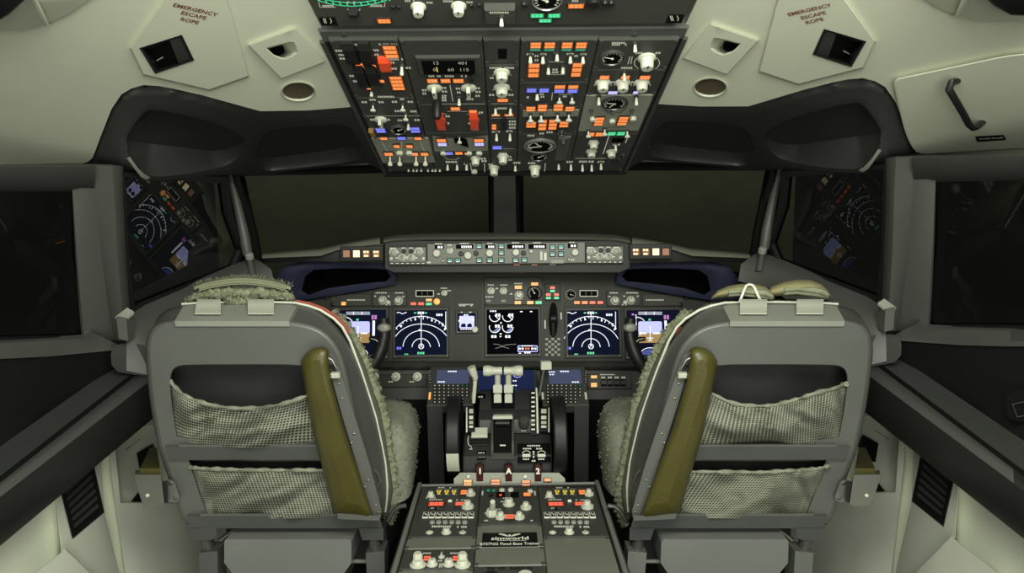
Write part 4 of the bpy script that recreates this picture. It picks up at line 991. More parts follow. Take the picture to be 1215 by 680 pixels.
# ================================================================== main instrument panel
k3 = lambda x, y: (340+x/3.4, 270+y/3.4)
k4 = lambda x, y: (540+x/3.4, 270+y/3.4)
k5 = lambda x, y: (640+x/3.4, 270+y/3.4)
n6 = lambda x, y: (460+x/8.679, 360+y/8.679)      # close-up of the map display
e6 = lambda x, y: (570+x/9.7125, 360+y/9.7125)    # close-up of the engine display
r6 = lambda x, y: (720+x/8.5, 360+y/8.5)          # close-up of the flight display
l6 = lambda x, y: (380+x/6.178, 360+y/6.178)
def RX(x, y): return (1202.5-x, y)                # same spot on the other pilot's side
panel_out = [(330,372),(338,362),(352,357),(400,351),(440,344),(463,338),(470,326),(475,316),(728,316),(734,326),(741,338),(762,344),(802,351),(848,357),(864,362),(874,372),(876,432),(326,432)]
th = thing('main_instrument_panel', 'wide grey instrument panel under the glareshield holding all the displays', 'panel', MP.hit(601,400))
fr_ = [MP.hit(x, y, -0.001) for x, y in panel_out]; b = MB(); b.prism(fr_, [p-MP.N*0.03 for p in fr_]); b.build('panel_board', MAINP, th, smooth=False)
# seams between the sub-panels
th['top'] = -0.001
lines(th, MP, [[(462,340),(462,430)],[(536,326),(536,430)],[(573,328),(573,428)],[(643,328),(643,428)],[(667,328),(667,428)],[(741,340),(741,430)],[(398,350),(398,430)],[(806,350),(806,430)],[(462,366),(536,366)],[(667,366),(741,366)],[(536,398),(573,398)]], 0.9, m=BLACK, name='seam_marking')
def mmod(name, label, x0, y0, x1, y1, m=None, t=0.006, **k): return module(name, label, MP, x0, y0, x1, y1, m or MAINP, t, **k)
# strip modules with an orange lamp
def lampstrip(label, sx):
    X = (lambda x, y: (x, y)) if sx < 0 else RX
    pts = [X(391.5,364.5), X(440.5,348)]
    m_ = mmod('lamp_strip_panel', label, min(pts[0][0],pts[1][0]), 348.5, max(pts[0][0],pts[1][0]), 363.5, BEZEL, screws=False)
    if sx < 0: light(m_, MP, 404.5,357.5,411,363, EO2)
    dashes(m_, MP, [(*X(424,356),24,1.6)]); 
    for x in (395, 387): knob(m_, MP, *X(x,361 if x > 390 else 353), 2.3, BLACK, h=.5, style='plain', name='port_plug')
    return m_
lampstrip('grey strip with one orange lamp beside the fluffy seat\'s flight display', -1); lampstrip('plain grey strip above the flight display next to the khaki cushion seat', 1)
def twoknob(label, sx):
    X = (lambda x, y: (x, y)) if sx < 0 else RX
    m_ = mmod('selector_panel', label, X(442,0)[0] if sx < 0 else X(483,0)[0], 345, X(483,0)[0] if sx < 0 else X(442,0)[0], 363.5, PEDG)
    for x, y in ((453.5,356),(472.5,356.5)): knob(m_, MP, *X(x,y), 4.2, style='cup', h=1.3)
    knob(m_, MP, *X(461,359), 2.5, style='plain')
    dashes(m_, MP, [(*X(452,347.5),15,1.5),(*X(474,347.5),10,1.5),(*X(445.5,351.5),3,1.5),(*X(461.5,351.5),3,1.5),(*X(479,352),3,1.5),(*X(461,361.5),7,1.5)])
    return m_
twoknob('dark grey plate with two white selector knobs beside the three red-and-green lamps', -1); twoknob('dark grey plate with two white selector knobs above the gap by the khaki cushion seat', 1)
def readout(label, sx):
    X = (lambda x, y: (x, y)) if sx < 0 else RX
    c_ = X(504,348.5); m_ = mmod('reference_readout', label, c_[0]-11.5, 343.5, c_[0]+11.5, 353, BEZEL, screws=False)
    for dx in (-6.6,0,6.6): window_digits(m_, MP, c_[0]+dx-2.7, 345.6, c_[0]+dx+2.7, 350.9, m=DIALF)
    lines(m_, MP, [[(c_[0]-10.5,344.7),(c_[0]+10.5,344.7),(c_[0]+10.5,351.8),(c_[0]-10.5,351.8),(c_[0]-10.5,344.7)]], .8, m=WHITE)
    return m_
readout('white-framed triple black readout above the red lamps on the fluffy seat\'s side', -1); readout('white-framed triple black readout beside the cream round gauge', 1)
def loose(name, label, cat, x, y, fn):
    t_ = thing(name, label, cat, MP.hit(x, y)); t_['top'] = 0.0; fn(t_); return t_
loose('warning_lamp_row', 'red, orange and green lamps above the map display on the fluffy seat\'s side', 'lamp', 505,360, lambda t_: (light(t_, MP, 486.5,358.3,494.5,362.6, ER), light(t_, MP, 495.6,358.3,503.6,362.6, ER), light(t_, MP, 504.8,354,513,358, EO2), light(t_, MP, 504.8,358.6,513,362.8, EG), knob(t_, MP, 518.3,357.8, 3.4, EO2, h=.4, style='plain', name='round_lamp')))
loose('warning_lamp_row', 'row of four red-orange lamps above the map display by the khaki cushion seat', 'lamp', 698,359, lambda t_: [light(t_, MP, x,356.8,x+8,361.3, EO if i < 2 else ER) for i, x in enumerate((680.6,689.8,699,708.2))])
loose('rudder_selector', 'small white selector knob with captions beside the triple readout on the fluffy seat\'s side', 'knob', 527,347, lambda t_: (knob(t_, MP, 527,347.5, 3.0, style='bar', h=1.2), dashes(t_, MP, [(527,342,8,1.4),(533,345,5,1.4),(521,349,4,1.4)])))
loose('brake_pressure_gauge', 'small round gauge with cream dial right of the landing gear lamps', 'gauge', 677,349.5, lambda t_: gauge(t_, MP, 677,349.5, 5.4, ang=-1.9, ring=IVORY, nm=EWLEG, nt=9, sweep=(-3.6,0.5)))
ce = mmod('engine_controls_panel', 'plate of two knobs, round black dial and orange lamps above the engine display', 574, 329, 644, 362, BEZEL)
for x, y in ((145,255),(195,255)): knob(ce, MP, *k4(x, y), 3.6, style='bar', h=1.2)
for x, y in ((135,296),(195,296)): guard(ce, MP, *k4(x, y), 5, 4, LIGHTP, t=.006)
knob(ce, MP, *k4(258,272), 4.2, style='cup', h=1.2); gauge(ce, MP, *k4(320,265), 8, ang=.5, nt=15)
for bx in ((238,232,272,250),(238,295,268,311),(288,295,318,311),(304,220,338,236)): light(ce, MP, *box2(k4, *bx), EO2)
light(ce, MP, *box2(k4, 322,295,352,311), EG)
dashes(ce, MP, [(*k4(145,232),8,1.4),(*k4(198,232),9,1.4),(*k4(140,280),10,1.4),(*k4(256,226),10,1.4),(*k4(228,268),4,1.4),(*k4(256,288),8,1.4),(*k4(170,246),4,1.4)])
gl = mmod('landing_gear_lamps', 'three red lamps with green lamps under them in a triangle', 646.5, 336, 665.5, 357, MAINP, screws=False)
for x, y in ((393,243),(376,271),(409,271)):
    q_ = k4(x, y); light(gl, MP, q_[0]-3.2,q_[1]-2,q_[0]+3.2,q_[1]+1.8, ER, slit=False); light(gl, MP, q_[0]-3.2,q_[1]+2.2,q_[0]+3.2,q_[1]+5.6, EG, slit=False)
# landing gear lever
th = thing('landing_gear_lever', 'black landing gear lever in a tall slot with striped ends, between two screens', 'lever', MP.hit(656,390)); th['top'] = 0.0
sl = smooth_poly([(651.5,359),(661.5,359),(661.8,400),(651.2,400)], 2); b = MB(); b.prism([MP.hit(*p, 0.002) for p in sl], [MP.hit(*p, 0) for p in sl]); b.build('lever_slot', MATTE, th)
b = MB(); b.tube([MP.hit(656.5,398,0.003), MP.hit(656.5,392,0.03), MP.hit(656.5,380,0.05)], 0.005, 8); b.build('lever_shaft', DSTEEL, th)
b = MB(); b.lathe(Matrix.Translation(MP.hit(656.5,378,0.05)) @ Matrix.Rotation(math.pi/2,4,'Y'), [(0.008,-0.012),(0.014,-0.008),(0.014,0.008),(0.008,0.012)], 16); b.build('wheel_knob', BLACK, th)
b = MB()
for i in range(7):
    for j in range(5):
        if (i+j) % 2: continue
        x0, y0 = 647+j*3.6, 401+i*3.1; b.box(MP.pm(x0+1.5, y0+1.5, 0.002), 3.4*MP.sc(x0,y0), 3.0*MP.sc(x0,y0), 0, 0.004, 0.0005)
b.build('limit_plate', LIGHTP, th, smooth=False)
dashes(th, MP, [(647,385,2,10),(666,375,2,8)], name='lettering_legend')
# ---- displays
def display(name, label, x0, y0, x1, y1, bez=3.2, scr=None, bm=None):
    th = thing(name, label, 'display', MP.hit((x0+x1)/2,(y0+y1)/2)); a, b_, w, h = MP.rect(x0, y0, x1, y1, 0.004); k = MP.sc(x0, y0)
    ow, oh = w+2*bez*k, h+2.4*bez*k; q = MB(); M = MP.M(a, b_, 0)
    def R4(W, H, z): return [M @ Vector((sx*W/2, sy*H/2, z)) for sx, sy in ((-1,-1),(1,-1),(1,1),(-1,1))]
    rings = [R4(ow, oh, 0), R4(ow, oh, 0.008), R4(ow-0.004, oh-0.004, 0.010), R4(w+0.002, h+0.002, 0.010), R4(w, h, 0.004)]
    q.loft([r+[r[0]] for r in rings]); q.build('bezel', bm or BEZEL, th, fix=False, orient=CAM, smooth=False)
    q = MB(); q.box(M, w+0.001, h+0.001, 0.0005, 0.0045); q.build('screen', scr or SCRN, th, smooth=False)
    for sx in (-1, 1):
        q = MB(); q.lathe(MP.M(a+sx*(ow/2-0.007), b_-oh/2+0.005, 0.0098), [(0.003,0),(0.003,0.0008),(0.0015,0.0012)], 8); q.build('bezel_screw', DSTEEL, th)
    th['top'] = 0.0048; return th
def nd(label, f):
    t_ = display('navigation_display', label, *f(82,75), *f(606,528)) if f is n6 else display('navigation_display', label, RX(*n6(606,528))[0]+1.0, n6(82,75)[1], RX(*n6(82,75))[0]+1.0, n6(606,528)[1])
    sh = 0 if f is n6 else 201.5
    g = (lambda x, y: n6(x, y)) if f is n6 else (lambda x, y: (n6(x, y)[0]+sh, n6(x, y)[1]))
    def arc(r, ry, a0, a1): return [g(345+r*math.cos(a), 455-ry*math.sin(a)) for a in np.linspace(math.radians(a0), math.radians(a1), 30)]
    lines(t_, MP, [arc(330,322,38,142), arc(245,245,25,175) if False else arc(300,243,22,158), arc(188,175,3,177), arc(95,92,3,177), [g(345,110),g(345,415)]], 0.75, m=EWD, name='screen_marking')
    tk = []
    for a in range(38, 143, 8):
        ra = math.radians(a); L = 0.90 if (a-38) % 24 == 0 else 0.94
        tk.append([g(345+330*math.cos(ra), 455-322*math.sin(ra)), g(345+330*L*math.cos(ra), 455-322*L*math.sin(ra))])
    lines(t_, MP, tk+[[g(598,85),g(598,262)],[g(92,98),g(118,92),g(150,108),(g(196,92))]], 0.8, m=EWD, name='screen_marking')
    lines(t_, MP, [[g(345+26*math.cos(a), 443-26*math.sin(a)) for a in np.linspace(0,6.283,16)],[g(345,418),g(330,462)],[g(345,418),g(360,462)]], 0.7, m=EWD, name='screen_marking')
    dashes(t_, MP, [(*g(345,98),8,2.8)], m=EWD, name='screen_lettering'); dashes(t_, MP, [(*g(535,118),8,2.6),(*g(142,232),2.5,2.2),(*g(288,165),2.5,2.2),(*g(458,176),2.5,2.2),(*g(568,215),2.5,2.2),(*g(330,275),2.5,2),(*g(596,262),3,2.4)], m=EWD, name='screen_lettering')
    dashes(t_, MP, [(*g(288,98),4,1.4),(*g(398,98),4,1.4),(*g(195,524),5,1.4),(*g(345,512),9,2.6)], m=EG, name='screen_lettering')
    dashes(t_, MP, [(*g(120,462),6,3.0)], m=EB, name='screen_lettering'); return t_
nd('square navigation screen with white arcs between fluffy seat and standby screen', n6)
nd('square navigation screen with white arcs beside the landing gear lever', None)
# engine display
ed = display('engine_display', 'central screen with four small round engine dials', *e6(78,75), *e6(668,580), scr=SCRNK)
def carc(f, x, y, r, a0, a1, n=14): return [f(x+r*math.cos(a), y-r*math.sin(a)) for a in np.linspace(math.radians(a0), math.radians(a1), n)]
lines(ed, MP, [carc(e6, 165,150,60,170,370), carc(e6, 315,150,60,170,370), carc(e6, 165,275,62,160,360), carc(e6, 315,275,62,160,360), [e6(165,140),e6(222,190)],[e6(315,140),e6(372,190)]], 0.8, m=EWD, name='screen_marking')
for x, y in ((165,285),(315,285)):
    q = MB(); pts = [MP.hit(*e6(x+45, y-12), 0.0050), MP.hit(*e6(x-25, y+40), 0.0050), MP.hit(*e6(x+10, y+52), 0.0050), MP.hit(*e6(x+48, y+25), 0.0050)]; q.add(pts, [(0,1,2,3)]); q.build('dial_fill', mat('display_blue_fill', (0.01,0.01,0.05), .4, nz=0, emit=(0.05,0.07,0.36), es=.8), ed, fix=False, orient=CAM)
for x, y in ((205,135),(355,135),(200,262),(345,262)): dashes(ed, MP, [(*e6(x,y),6.5,3.4)], m=EWD, name='screen_lettering')
dashes(ed, MP, [(*e6(160,382),7,3),(*e6(320,382),7,3),(*e6(238,352),3,1.6),(*e6(236,382),3,1.2),(*e6(240,225),2,2),(*e6(150,90),8,1.6),(*e6(478,95),4,1.2),(*e6(590,95),4,1.2),(*e6(545,565),8,2.4),(*e6(460,575),4,1)], m=EWD, name='screen_lettering')
lines(ed, MP, [[e6(435,490),e6(435,555),e6(655,555),e6(655,490),e6(435,490)]], .9, m=EBW, name='screen_marking')
dashes(ed, MP, [(*e6(475,522),7,2.2),(*e6(620,522),7,2.2),(*e6(545,490),14,1.2)], m=EWD, name='screen_lettering'); dashes(ed, MP, [(*e6(545,522),6,2)], m=ER, name='screen_lettering')
lines(ed, MP, [[e6(150,468),e6(210,475),e6(250,492),e6(300,478),e6(410,470)],[e6(170,520),e6(250,498),e6(330,520)]], .6, m=mat('display_dim_grey', (0.02,0.02,0.02), .4, nz=0, emit=(.12,.12,.13), es=.6), name='screen_marking')
# standby display
sb = display('standby_display', 'small square standby screen with a lavender face and corner knob', *n6(722,105), *n6(905,285), bez=2.6, bm=PEDG)
q = MB(); pts = [MP.hit(*n6(x, y), 0.0049) for x, y in ((738,130),(892,130),(892,255),(738,255))]; q.add(pts[::-1], [(0,1,2,3)]); q.build('lit_face', ELAV, sb, fix=False, orient=CAM)
q = MB()
for x0, x1 in ((755,805),(818,868)):
    pts = [MP.hit(*n6(x, y), 0.0053) for x, y in ((x0,245),(x0,222),(x0+14,208),(x1-8,208),(x1,225),(x1,245))]; q.add(pts, [tuple(range(6))])
q.build('dark_mark', SCRN, sb, fix=False, orient=CAM)
dashes(sb, MP, [(*n6(810,120),6,1.6),(*n6(885,170),3,2),(*n6(742,180),3,2),(*n6(810,265),14,1.4)], off=0.0053, m=EWD, name='screen_lettering')
knob(sb, MP, *n6(900,270), 3.4, style='plain', h=.9, off=0.009); dashes(sb, MP, [(*n6(765,92),3,1.4),(*n6(855,92),4,1.4)], off=0.0101)
dashes(sb, MP, [(*n6(808,12),18,1.4),(*n6(808,24),16,1.4)], off=0.001)
# flight displays
def pfd(label, sx):
    if sx > 0: f = r6; x0, y0, x1, y1 = *r6(205,72), *r6(735,530)
    else: f = lambda x, y: RX(*r6(x, y)); x0, y0, x1, y1 = RX(*r6(735,0))[0]-.5, r6(0,72)[1], RX(*r6(205,0))[0]-.5, r6(0,530)[1]
    t_ = display('flight_display', label, x0, y0, x1, y1)
    def poly(pts, m, off, name):
        q = MB(); ps = [MP.hit(*f(x, y), off) for x, y in pts]; q.add(ps, [tuple(range(len(ps)))]); return q.build(name, m, t_, fix=False, orient=CAM)
    flip = 0 if sx > 0 else 940
    X = (lambda x: x) if sx > 0 else (lambda x: 940-x-12)      # screen contents are not mirrored on the other side
    sky = [(X(x), y) for x, y in rrect(318,182,556,300,16)]; gnd = [(X(x), y) for x, y in rrect(318,292,556,398,16)]
    poly(sky, ELAV, 0.0050, 'sky_field'); poly(gnd, EBR, 0.0049, 'ground_field')
    poly([(X(318),84),(X(558),84),(X(558),116),(X(318),116)], EGR, 0.0049, 'mode_band')
    sp_ = lambda L: [[f(X(x), y) for x, y in s_] for s_ in L]
    lines(t_, MP, sp_([[(294,110),(298,270)],[(300,140),(330,142),(360,158),(378,178)],[(392,84),(392,116)],[(478,84),(478,116)],[(330,300),(400,300)],[(470,300),(540,300)],[(437,230),(437,380)],[(405,350),(470,350)],[(415,375),(460,375)],[(284,372),(284,440)]]), .9, off=0.0053, m=EWD, name='screen_marking')
    dashes(t_, MP, [(*f(X(268),112),4,2),(*f(X(605),140),7,5)], m=EMG, name='screen_lettering'); dashes(t_, MP, [(*f(X(437),165),4,2.4)], m=EG, name='screen_lettering')
    dashes(t_, MP, [(*f(X(600),250),4,18),(*f(X(272),225),3,3),(*f(X(340),305),3,3),(*f(X(370),302),8,2),(*f(X(500),302),8,2)], m=EWD, name='screen_lettering')
    lines(t_, MP, [[f(X(437+100*math.cos(a)), 520-72*math.sin(a)) for a in np.linspace(0.1,3.04,18)]], .8, m=EWD, name='screen_marking')
    for i in range(5): pass
    poly([(X(437+90*math.cos(a)), 522-60*math.sin(a)) for a in np.linspace(0.05,3.09,12)], mat('display_blue_fill', (0,0,0)), 0.0048, 'compass_fill')
    return t_
pfd('flight display with lavender sky partly hidden by fluffy seat and its control wheel', -1)
pfd('flight display with lavender sky partly hidden by the khaki cushion seat', 1)

# ---- lower rail and the sub panels below it
th = thing('panel_rail', 'long grey rail along the bottom edge of the instrument panel', 'rail', MP.hit(601,432))
b = MB(); b.loft([[P(x, 428.5, 2.375), P(x, 431.5, 2.345), P(x, 434.5, 2.335), P(x, 437.5, 2.345), P(x, 439, 2.37)] for x in (326, 601, 876)]); b.build('rail_body', BEZEL, th, orient=CAM, solid=0.006)
SP = Plane(P(601,452,2.37), X3, Vector((0,0.25,1)))
th = thing('lower_board', 'dark board below the panel rail', 'board', SP.hit(601,455)); q = MB()
p4 = [SP.hit(x, y, -0.001) for x, y in ((326,437),(876,437),(876,474),(326,474))]; q.prism(p4, [p-SP.N*0.02 for p in p4]); q.build('board_body', mat('lower_board_black', (0.03,0.031,0.029), .6), th, smooth=False)
q = MB(); p4 = [SP.hit(x, y, -0.002) for x, y in ((326,474),(876,474))]; q.prism([p4[0], p4[1], Vector((p4[1].x, p4[1].y+.02, .002)), Vector((p4[0].x, p4[0].y+.02, .002))], [p+Y3*.02 for p in (p4[0], p4[1], Vector((p4[1].x, p4[1].y+.02, .002)), Vector((p4[0].x, p4[0].y+.02, .002)))]); q.build('kick_panel', MATTE, th, smooth=False)
lp = module('dimmer_panel', 'low grey panel with two white dimmer knobs by the fluffy seat', SP, 432, 444, 507, 460, MAINP, 0.008)
for x, y in ((444,447),(469.5,447),(495,447)): knob(lp, SP, *(x, y), 4.6, style='dual', h=1.3)
dashes(lp, SP, [(464,453,6,1.4),(489,453,6,1.4)])
rp = module('proximity_warning_panel', 'low panel with two orange lamps and black guarded switches by the khaki cushion seat', SP, 697, 443, 750, 462, PEDG, 0.008)
light(rp, SP, 700.5,445,709,449.5, EO2); light(rp, SP, 700.5,453.5,709,460, EO2)
for x in (716.5,724,732,739.5): guard(rp, SP, x, 454, 6, 8, BLACK, t=.012)
dashes(rp, SP, [(721,444.5,18,1.2)]); dashes(rp, SP, [(x,448,5,2.2) for x in (716,724,732,740)])

# ================================================================== glareshield
GP = Plane(P(601,301,2.26), X3, Vector((0,0.10,1)))
GSH = th = thing('glareshield', 'long grey glareshield sweeping across above the instrument panel', 'glareshield', P(601,285,2.35))
def gsec(x, yt, yb, d0, d1):   # upper ridge, rolled front edge, underside
    return [P(x, yt-1.5, d1+0.10), P(x, yt, d1), P(x, yt+2.2, d0+0.01), P(x, (yt+yb)/2+0.8, d0-0.004), P(x, yb-1, d0), P(x, yb+0.6, d0+0.03)]
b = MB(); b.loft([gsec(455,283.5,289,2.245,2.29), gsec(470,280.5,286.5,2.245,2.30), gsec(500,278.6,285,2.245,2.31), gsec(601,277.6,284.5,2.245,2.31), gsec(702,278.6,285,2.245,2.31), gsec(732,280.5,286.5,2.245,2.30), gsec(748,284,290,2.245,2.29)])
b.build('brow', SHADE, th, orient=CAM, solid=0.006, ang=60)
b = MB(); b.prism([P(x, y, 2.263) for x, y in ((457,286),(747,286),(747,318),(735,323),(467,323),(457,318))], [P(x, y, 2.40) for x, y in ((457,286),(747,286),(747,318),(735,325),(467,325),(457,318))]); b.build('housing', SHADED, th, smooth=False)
for sx in (-1, 1):
    X = (lambda x, y: (x, y)) if sx < 0 else (lambda x, y: (1201-x, y))
    b = MB(); secs = []
    for x, yt, yb, d in ((451,282.5,289.5,2.27),(425,286.5,292.5,2.26),(400,291.5,297,2.25),(380,296,303.5,2.24),(350,298.5,304.8,2.22),(330,300.2,305.5,2.21),(311,302,306.5,2.20)):
        x2, _ = X(x, 0); secs.append([P(x2, yt-1, d+0.07), P(x2, yt, d+0.02), P(x2, yt+(yb-yt)*.35, d), P(x2, yb, d-0.004), P(x2, yb+1.5, d+0.02)])
    b.loft(secs); b.build('side_arm', SHADE, th, orient=CAM, solid=0.006, ang=60)
    b = MB(); secs = []
    for x, yt, yb, d in ((455,290,312,2.265),(425,292.5,311,2.275),(400,297,311,2.27),(380,303,310,2.26),(350,305,311,2.24),(311,307,312,2.22)):
        x2, _ = X(x, 0); secs.append([P(x2, yt-1, d), P(x2, yt+.4, d), P(x2, yb, d+0.02), P(x2, yb, d+0.1)])
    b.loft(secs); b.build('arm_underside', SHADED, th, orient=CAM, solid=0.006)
# navy padded well under each arm
def well(label, sx):
    X = (lambda x, y: (x, y)) if sx < 0 else (lambda x, y: (1201.5-x, y))
    th = GSH
    out = [(322,352),(326,330),(338,315),(360,310),(400,308.5),(445,309.5),(462,316),(470,328),(470,337),(440,343),(400,350),(360,356),(340,366),(325,372)]
    inn = [(362,328),(372,320.5),(400,318.5),(440,318.5),(458,320),(464,328),(458,334),(430,336.5),(390,342),(366,350),(358,345)]
    d = lambda x, y: 2.33+(y-310)*0.0016+(x-400)*0.0003
    vs, fs, ol, hl = sheet(out, lambda x, y: P(*X(x, y), d(x, y)-0.02*min(1, edist((x,y), inn)/10)*min(1, edist((x,y), out)/6)), [inn], 6); q = MB(); q.add(vs, fs)
    q.build('padded_rim', NAVY, th, fix=False, orient=CAM, ang=70)
    H = hl[0]; m = len(H); q = MB(); q.loft([[P(*X(*p), d(*p)+o_) for p in g_]+[P(*X(*g_[0]), d(*g_[0])+o_)] for g_, o_ in ((H,0),(grow(H,.97),0.05),(grow(H,.9),0.25))]); q.add([P(*X(*p), d(*p)+0.25) for p in grow(H,.9)], [tuple(range(m))])
    q.build('well_cavity', MATTE, th, fix=False, orient=CAM)
    return th
well('dark navy padded well under the glareshield beside the fluffy sheepskin', -1); well('dark navy padded well under the glareshield by the khaki cushion seat', 1)
def warnbox(label, sx):
    X = (lambda x, y: (x, y)) if sx < 0 else (lambda x, y: (1201-x, y))
    xs_ = sorted((X(403.5,0)[0], X(454,0)[0])); th = thing('warning_light_unit', label, 'warning light', GP.hit(sum(xs_)/2, 300)); th['top'] = 0.022
    y0, y1 = (292,309.5) if sx < 0 else (289.5,307.5)
    a, b_, w, h = GP.rect(xs_[0], y0, xs_[1], y1, .02); q = MB(); q.box(GP.M(a, b_, 0), w, h, -0.05, 0.02, 0.004); q.build('unit_box', PEDG, th, ang=25)
    a, b_, w, h = GP.rect(xs_[0]+2, y0+2.5, xs_[1]-2, y1-2, .02); q = MB(); q.box(GP.M(a, b_, 0.02), w, h, 0, 0.002); q.build('light_mask', BLACK, th, smooth=False)
    yc = (y0+y1)/2+.4; order = [EDIM, EW, 'T', 'T'] if sx < 0 else ['T', 'T', EW, EDIM]
    for i, m_ in enumerate(order):
        xc = xs_[0]+7.6+i*11.8
        if m_ == 'T':
            light(th, GP, xc-4.4, yc-5, xc+4.4, yc+5, mat('lamp_brown', (0.1,0.04,0.01), .5, nz=0, emit=(0.42,0.16,0.03), es=.5), slit=False, name='caption_lamp')
            dashes(th, GP, [(xc,yc-2.2,7,2.2),(xc,yc+2.4,5.5,2.2)], off=0.0262, m=EW, name='caption_lettering', seed=i+3)
        else: light(th, GP, xc-4.4, yc-5, xc+4.4, yc+5, m_, slit=False, name='caption_lamp')
    return th
warnbox('orange-lit warning light box on the glareshield beyond the fluffy sheepskin', -1); warnbox('orange-lit warning light box on the glareshield nearer the khaki cushions', 1)
# mode control panel and the two side panels
j2 = lambda x, y: (440+x/6.75, 270+y/6.75)
j3 = lambda x, y: (590+x/5.5227, 270+y/5.5227)
mc = module('mode_control_panel', 'long grey control panel with digital readouts and green-lit buttons on the glareshield', GP, *j2(448,120), *j3(578,240), MCPG, 0.020, screws=False)
for f, bx, s_ in ((j2,(512,140,586,172),'000'),(j2,(682,136,822,170),'  000'),(j2,(915,136,998,170),'000'),(j3,(64,108,182,140),' 00000'),(j3,(204,108,322,140),'+0000'),(j3,(462,104,526,134),'000')):
    x0, y0, x1, y1 = box2(f, *bx); o = window_digits(mc, GP, x0, y0, x1, y1, m=DIALF); dashes(mc, GP, [((x0+x1)/2+(x1-x0)*.12, (y0+y1)/2+.2, (x1-x0)*.62, 2.6)], off=mc['top']+.0016, m=EWD, name='digit_lettering')
def gbtn(f, x, y, w=50, h=42):
    q_ = f(x, y); k = 1/6.75 if f is j2 else 1/5.5227
    x0, x1, y0, y1 = q_[0]-w*k/2, q_[0]+w*k/2, q_[1]-h*k/2, q_[1]+h*k/2; a, b_, w_, h_ = GP.rect(x0, y0, x1, y1, .024); q = MB(); M = GP.M(a, b_, mc['top'])
    q.box(M, w_, h_, 0, .004, .0008).m(1).box(M @ Matrix.Translation((0, h_*.05, 0)), w_*.72, h_*.62, .004, .0045).m(2).box(M @ Matrix.Translation((0,-h_*.22,0)), w_*.6, h_*.12, .0046, .005)
    q.build('mode_button', [BLACK, EG2, EWD], mc, smooth=False)
for x, y in ((633,265),(697,265),(867,150),(868,262),(952,262),(1045,150),(1045,203),(1045,262),(1160,262)): gbtn(j2, x, y)
for x, y in ((178,212),(362,128),(418,128),(362,174),(418,174)): gbtn(j3, x, y, 40, 34)
for f, x, y, r in ((j2,528,206,4.2),(j2,778,224,4.2),(j2,952,205,4.2),(j3,122,163,4.0),(j3,510,163,4.0)): knob(mc, GP, *f(x, y), r, style='plain', h=1.1)
for f, x, y in ((j2,722,210),(j2,842,207),(j3,172,168)): knob(mc, GP, *f(x, y), 2.8, BLACK, style='plain', h=.8)
knob(mc, GP, *j3(222,156), 1.8, style='plain'); knob(mc, GP, *j2(633,185), 3.0, style='bar', h=1)
q = MB(); q.box(GP.pm(*j3(288,186), mc['top']), .010, .030, 0, .008, .002); q.build('thumb_wheel', IVORY, mc)
q = MB(); q.box(GP.pm(*j3(392,222), mc['top']), .042, .013, 0, .004, .001); q.build('disengage_bar', LIGHTP, mc)
for f, x, y in ((j2,580,262),(j3,468,205)): toggle(mc, GP, *f(x, y), 5)
dashes(mc, GP, [(*j2(545,130),9,1.2),(*j2(752,128),11,1.2),(*j2(955,128),7,1.2),(*j3(122,100),9,1.2),(*j3(262,100),10,1.2),(*j3(492,98),7,1.2),(*j2(632,140),5,1.6),(*j3(318,190),4,9),(*j3(495,212),5,1.4),(*j2(465,280),5,2)], m=WHITE)
light(mc, GP, *box2(j2, 572,190,596,206), EG2, slit=False); light(mc, GP, *box2(j3, 456,152,472,162), EG2, slit=False)
for bx, m_ in (((105,241,150,249),EO),((222,241,266,249),EO),((340,240,385,248),EG2)):
    x0, y0, x1, y1 = box2(j3, *bx); light(mc, GP, x0, y0, x1, y1, mat('lamp_dim_'+m_.name, (.1,.03,.01), .4, nz=0, emit=m_.node_tree.nodes['Principled BSDF'].inputs['Emission Color'].default_value[:3], es=.25), off=0.002, slit=False, name='under_lamp')
def efis(label, f, x0, y0, x1, y1, sx):
    t_ = module('display_control_panel', label, GP, x0, y0, x1, y1, MCPG, 0.016, screws=False, group=None)
    W, H = x1-x0, y1-y0
    for u, v, r, st in ((.13,.30,3.6,'dual'),(.40,.24,2.3,'plain'),(.59,.24,2.3,'plain'),(.80,.28,3.6,'dual'),(.36,.62,3.5,'bar'),(.60,.62,3.5,'bar')): knob(t_, GP, x0+W*u, y0+H*v, r, BLACK if st == 'plain' else MCPK, style=st, h=1.0)
    for u in (.07,.92): knob(t_, GP, x0+W*u, y0+H*.64, 1.8, IVORY, style='plain', h=.8)
    for i in range(7):
        q = MB(); q.box(GP.pm(x0+W*(.09+.137*i), y0+H*.90, t_['top']), .0125, .008, 0, .004, .0008).m(1).box(GP.pm(x0+W*(.09+.137*i), y0+H*.90, t_['top']+.004), .008, .003, 0, .0006); q.build('push_button', [BLACK, WHITE], t_, smooth=False)
    for u, v, r in ((.13,.30,4.8),(.80,.28,4.8),(.36,.62,4.6),(.60,.62,4.6)): lines(t_, GP, [arc_pts(x0+W*u, y0+H*v, r, r, math.pi*.9, math.pi*2.1, 12)], .7, m=WHITE)
    dashes(t_, GP, [(x0+W*u, y0+H*v, w_, 1.2) for u, v, w_ in ((.12,.07,7),(.40,.06,5),(.60,.06,5),(.82,.07,7),(.26,.30,3),(.70,.32,3),(.22,.60,3),(.48,.56,4),(.75,.60,3))], m=WHITE); return t_
MCPK = mat('grey_green_knob', (0.33,0.35,0.29), .4)
efis('grey knob panel with seven small buttons at the glareshield panel\'s fluffy seat end', None, *j2(142,155), *j2(446,302), -1)
efis('grey knob panel with seven small buttons at the glareshield panel\'s khaki cushion end', None, *j3(582,122), *j3(828,238), 1)
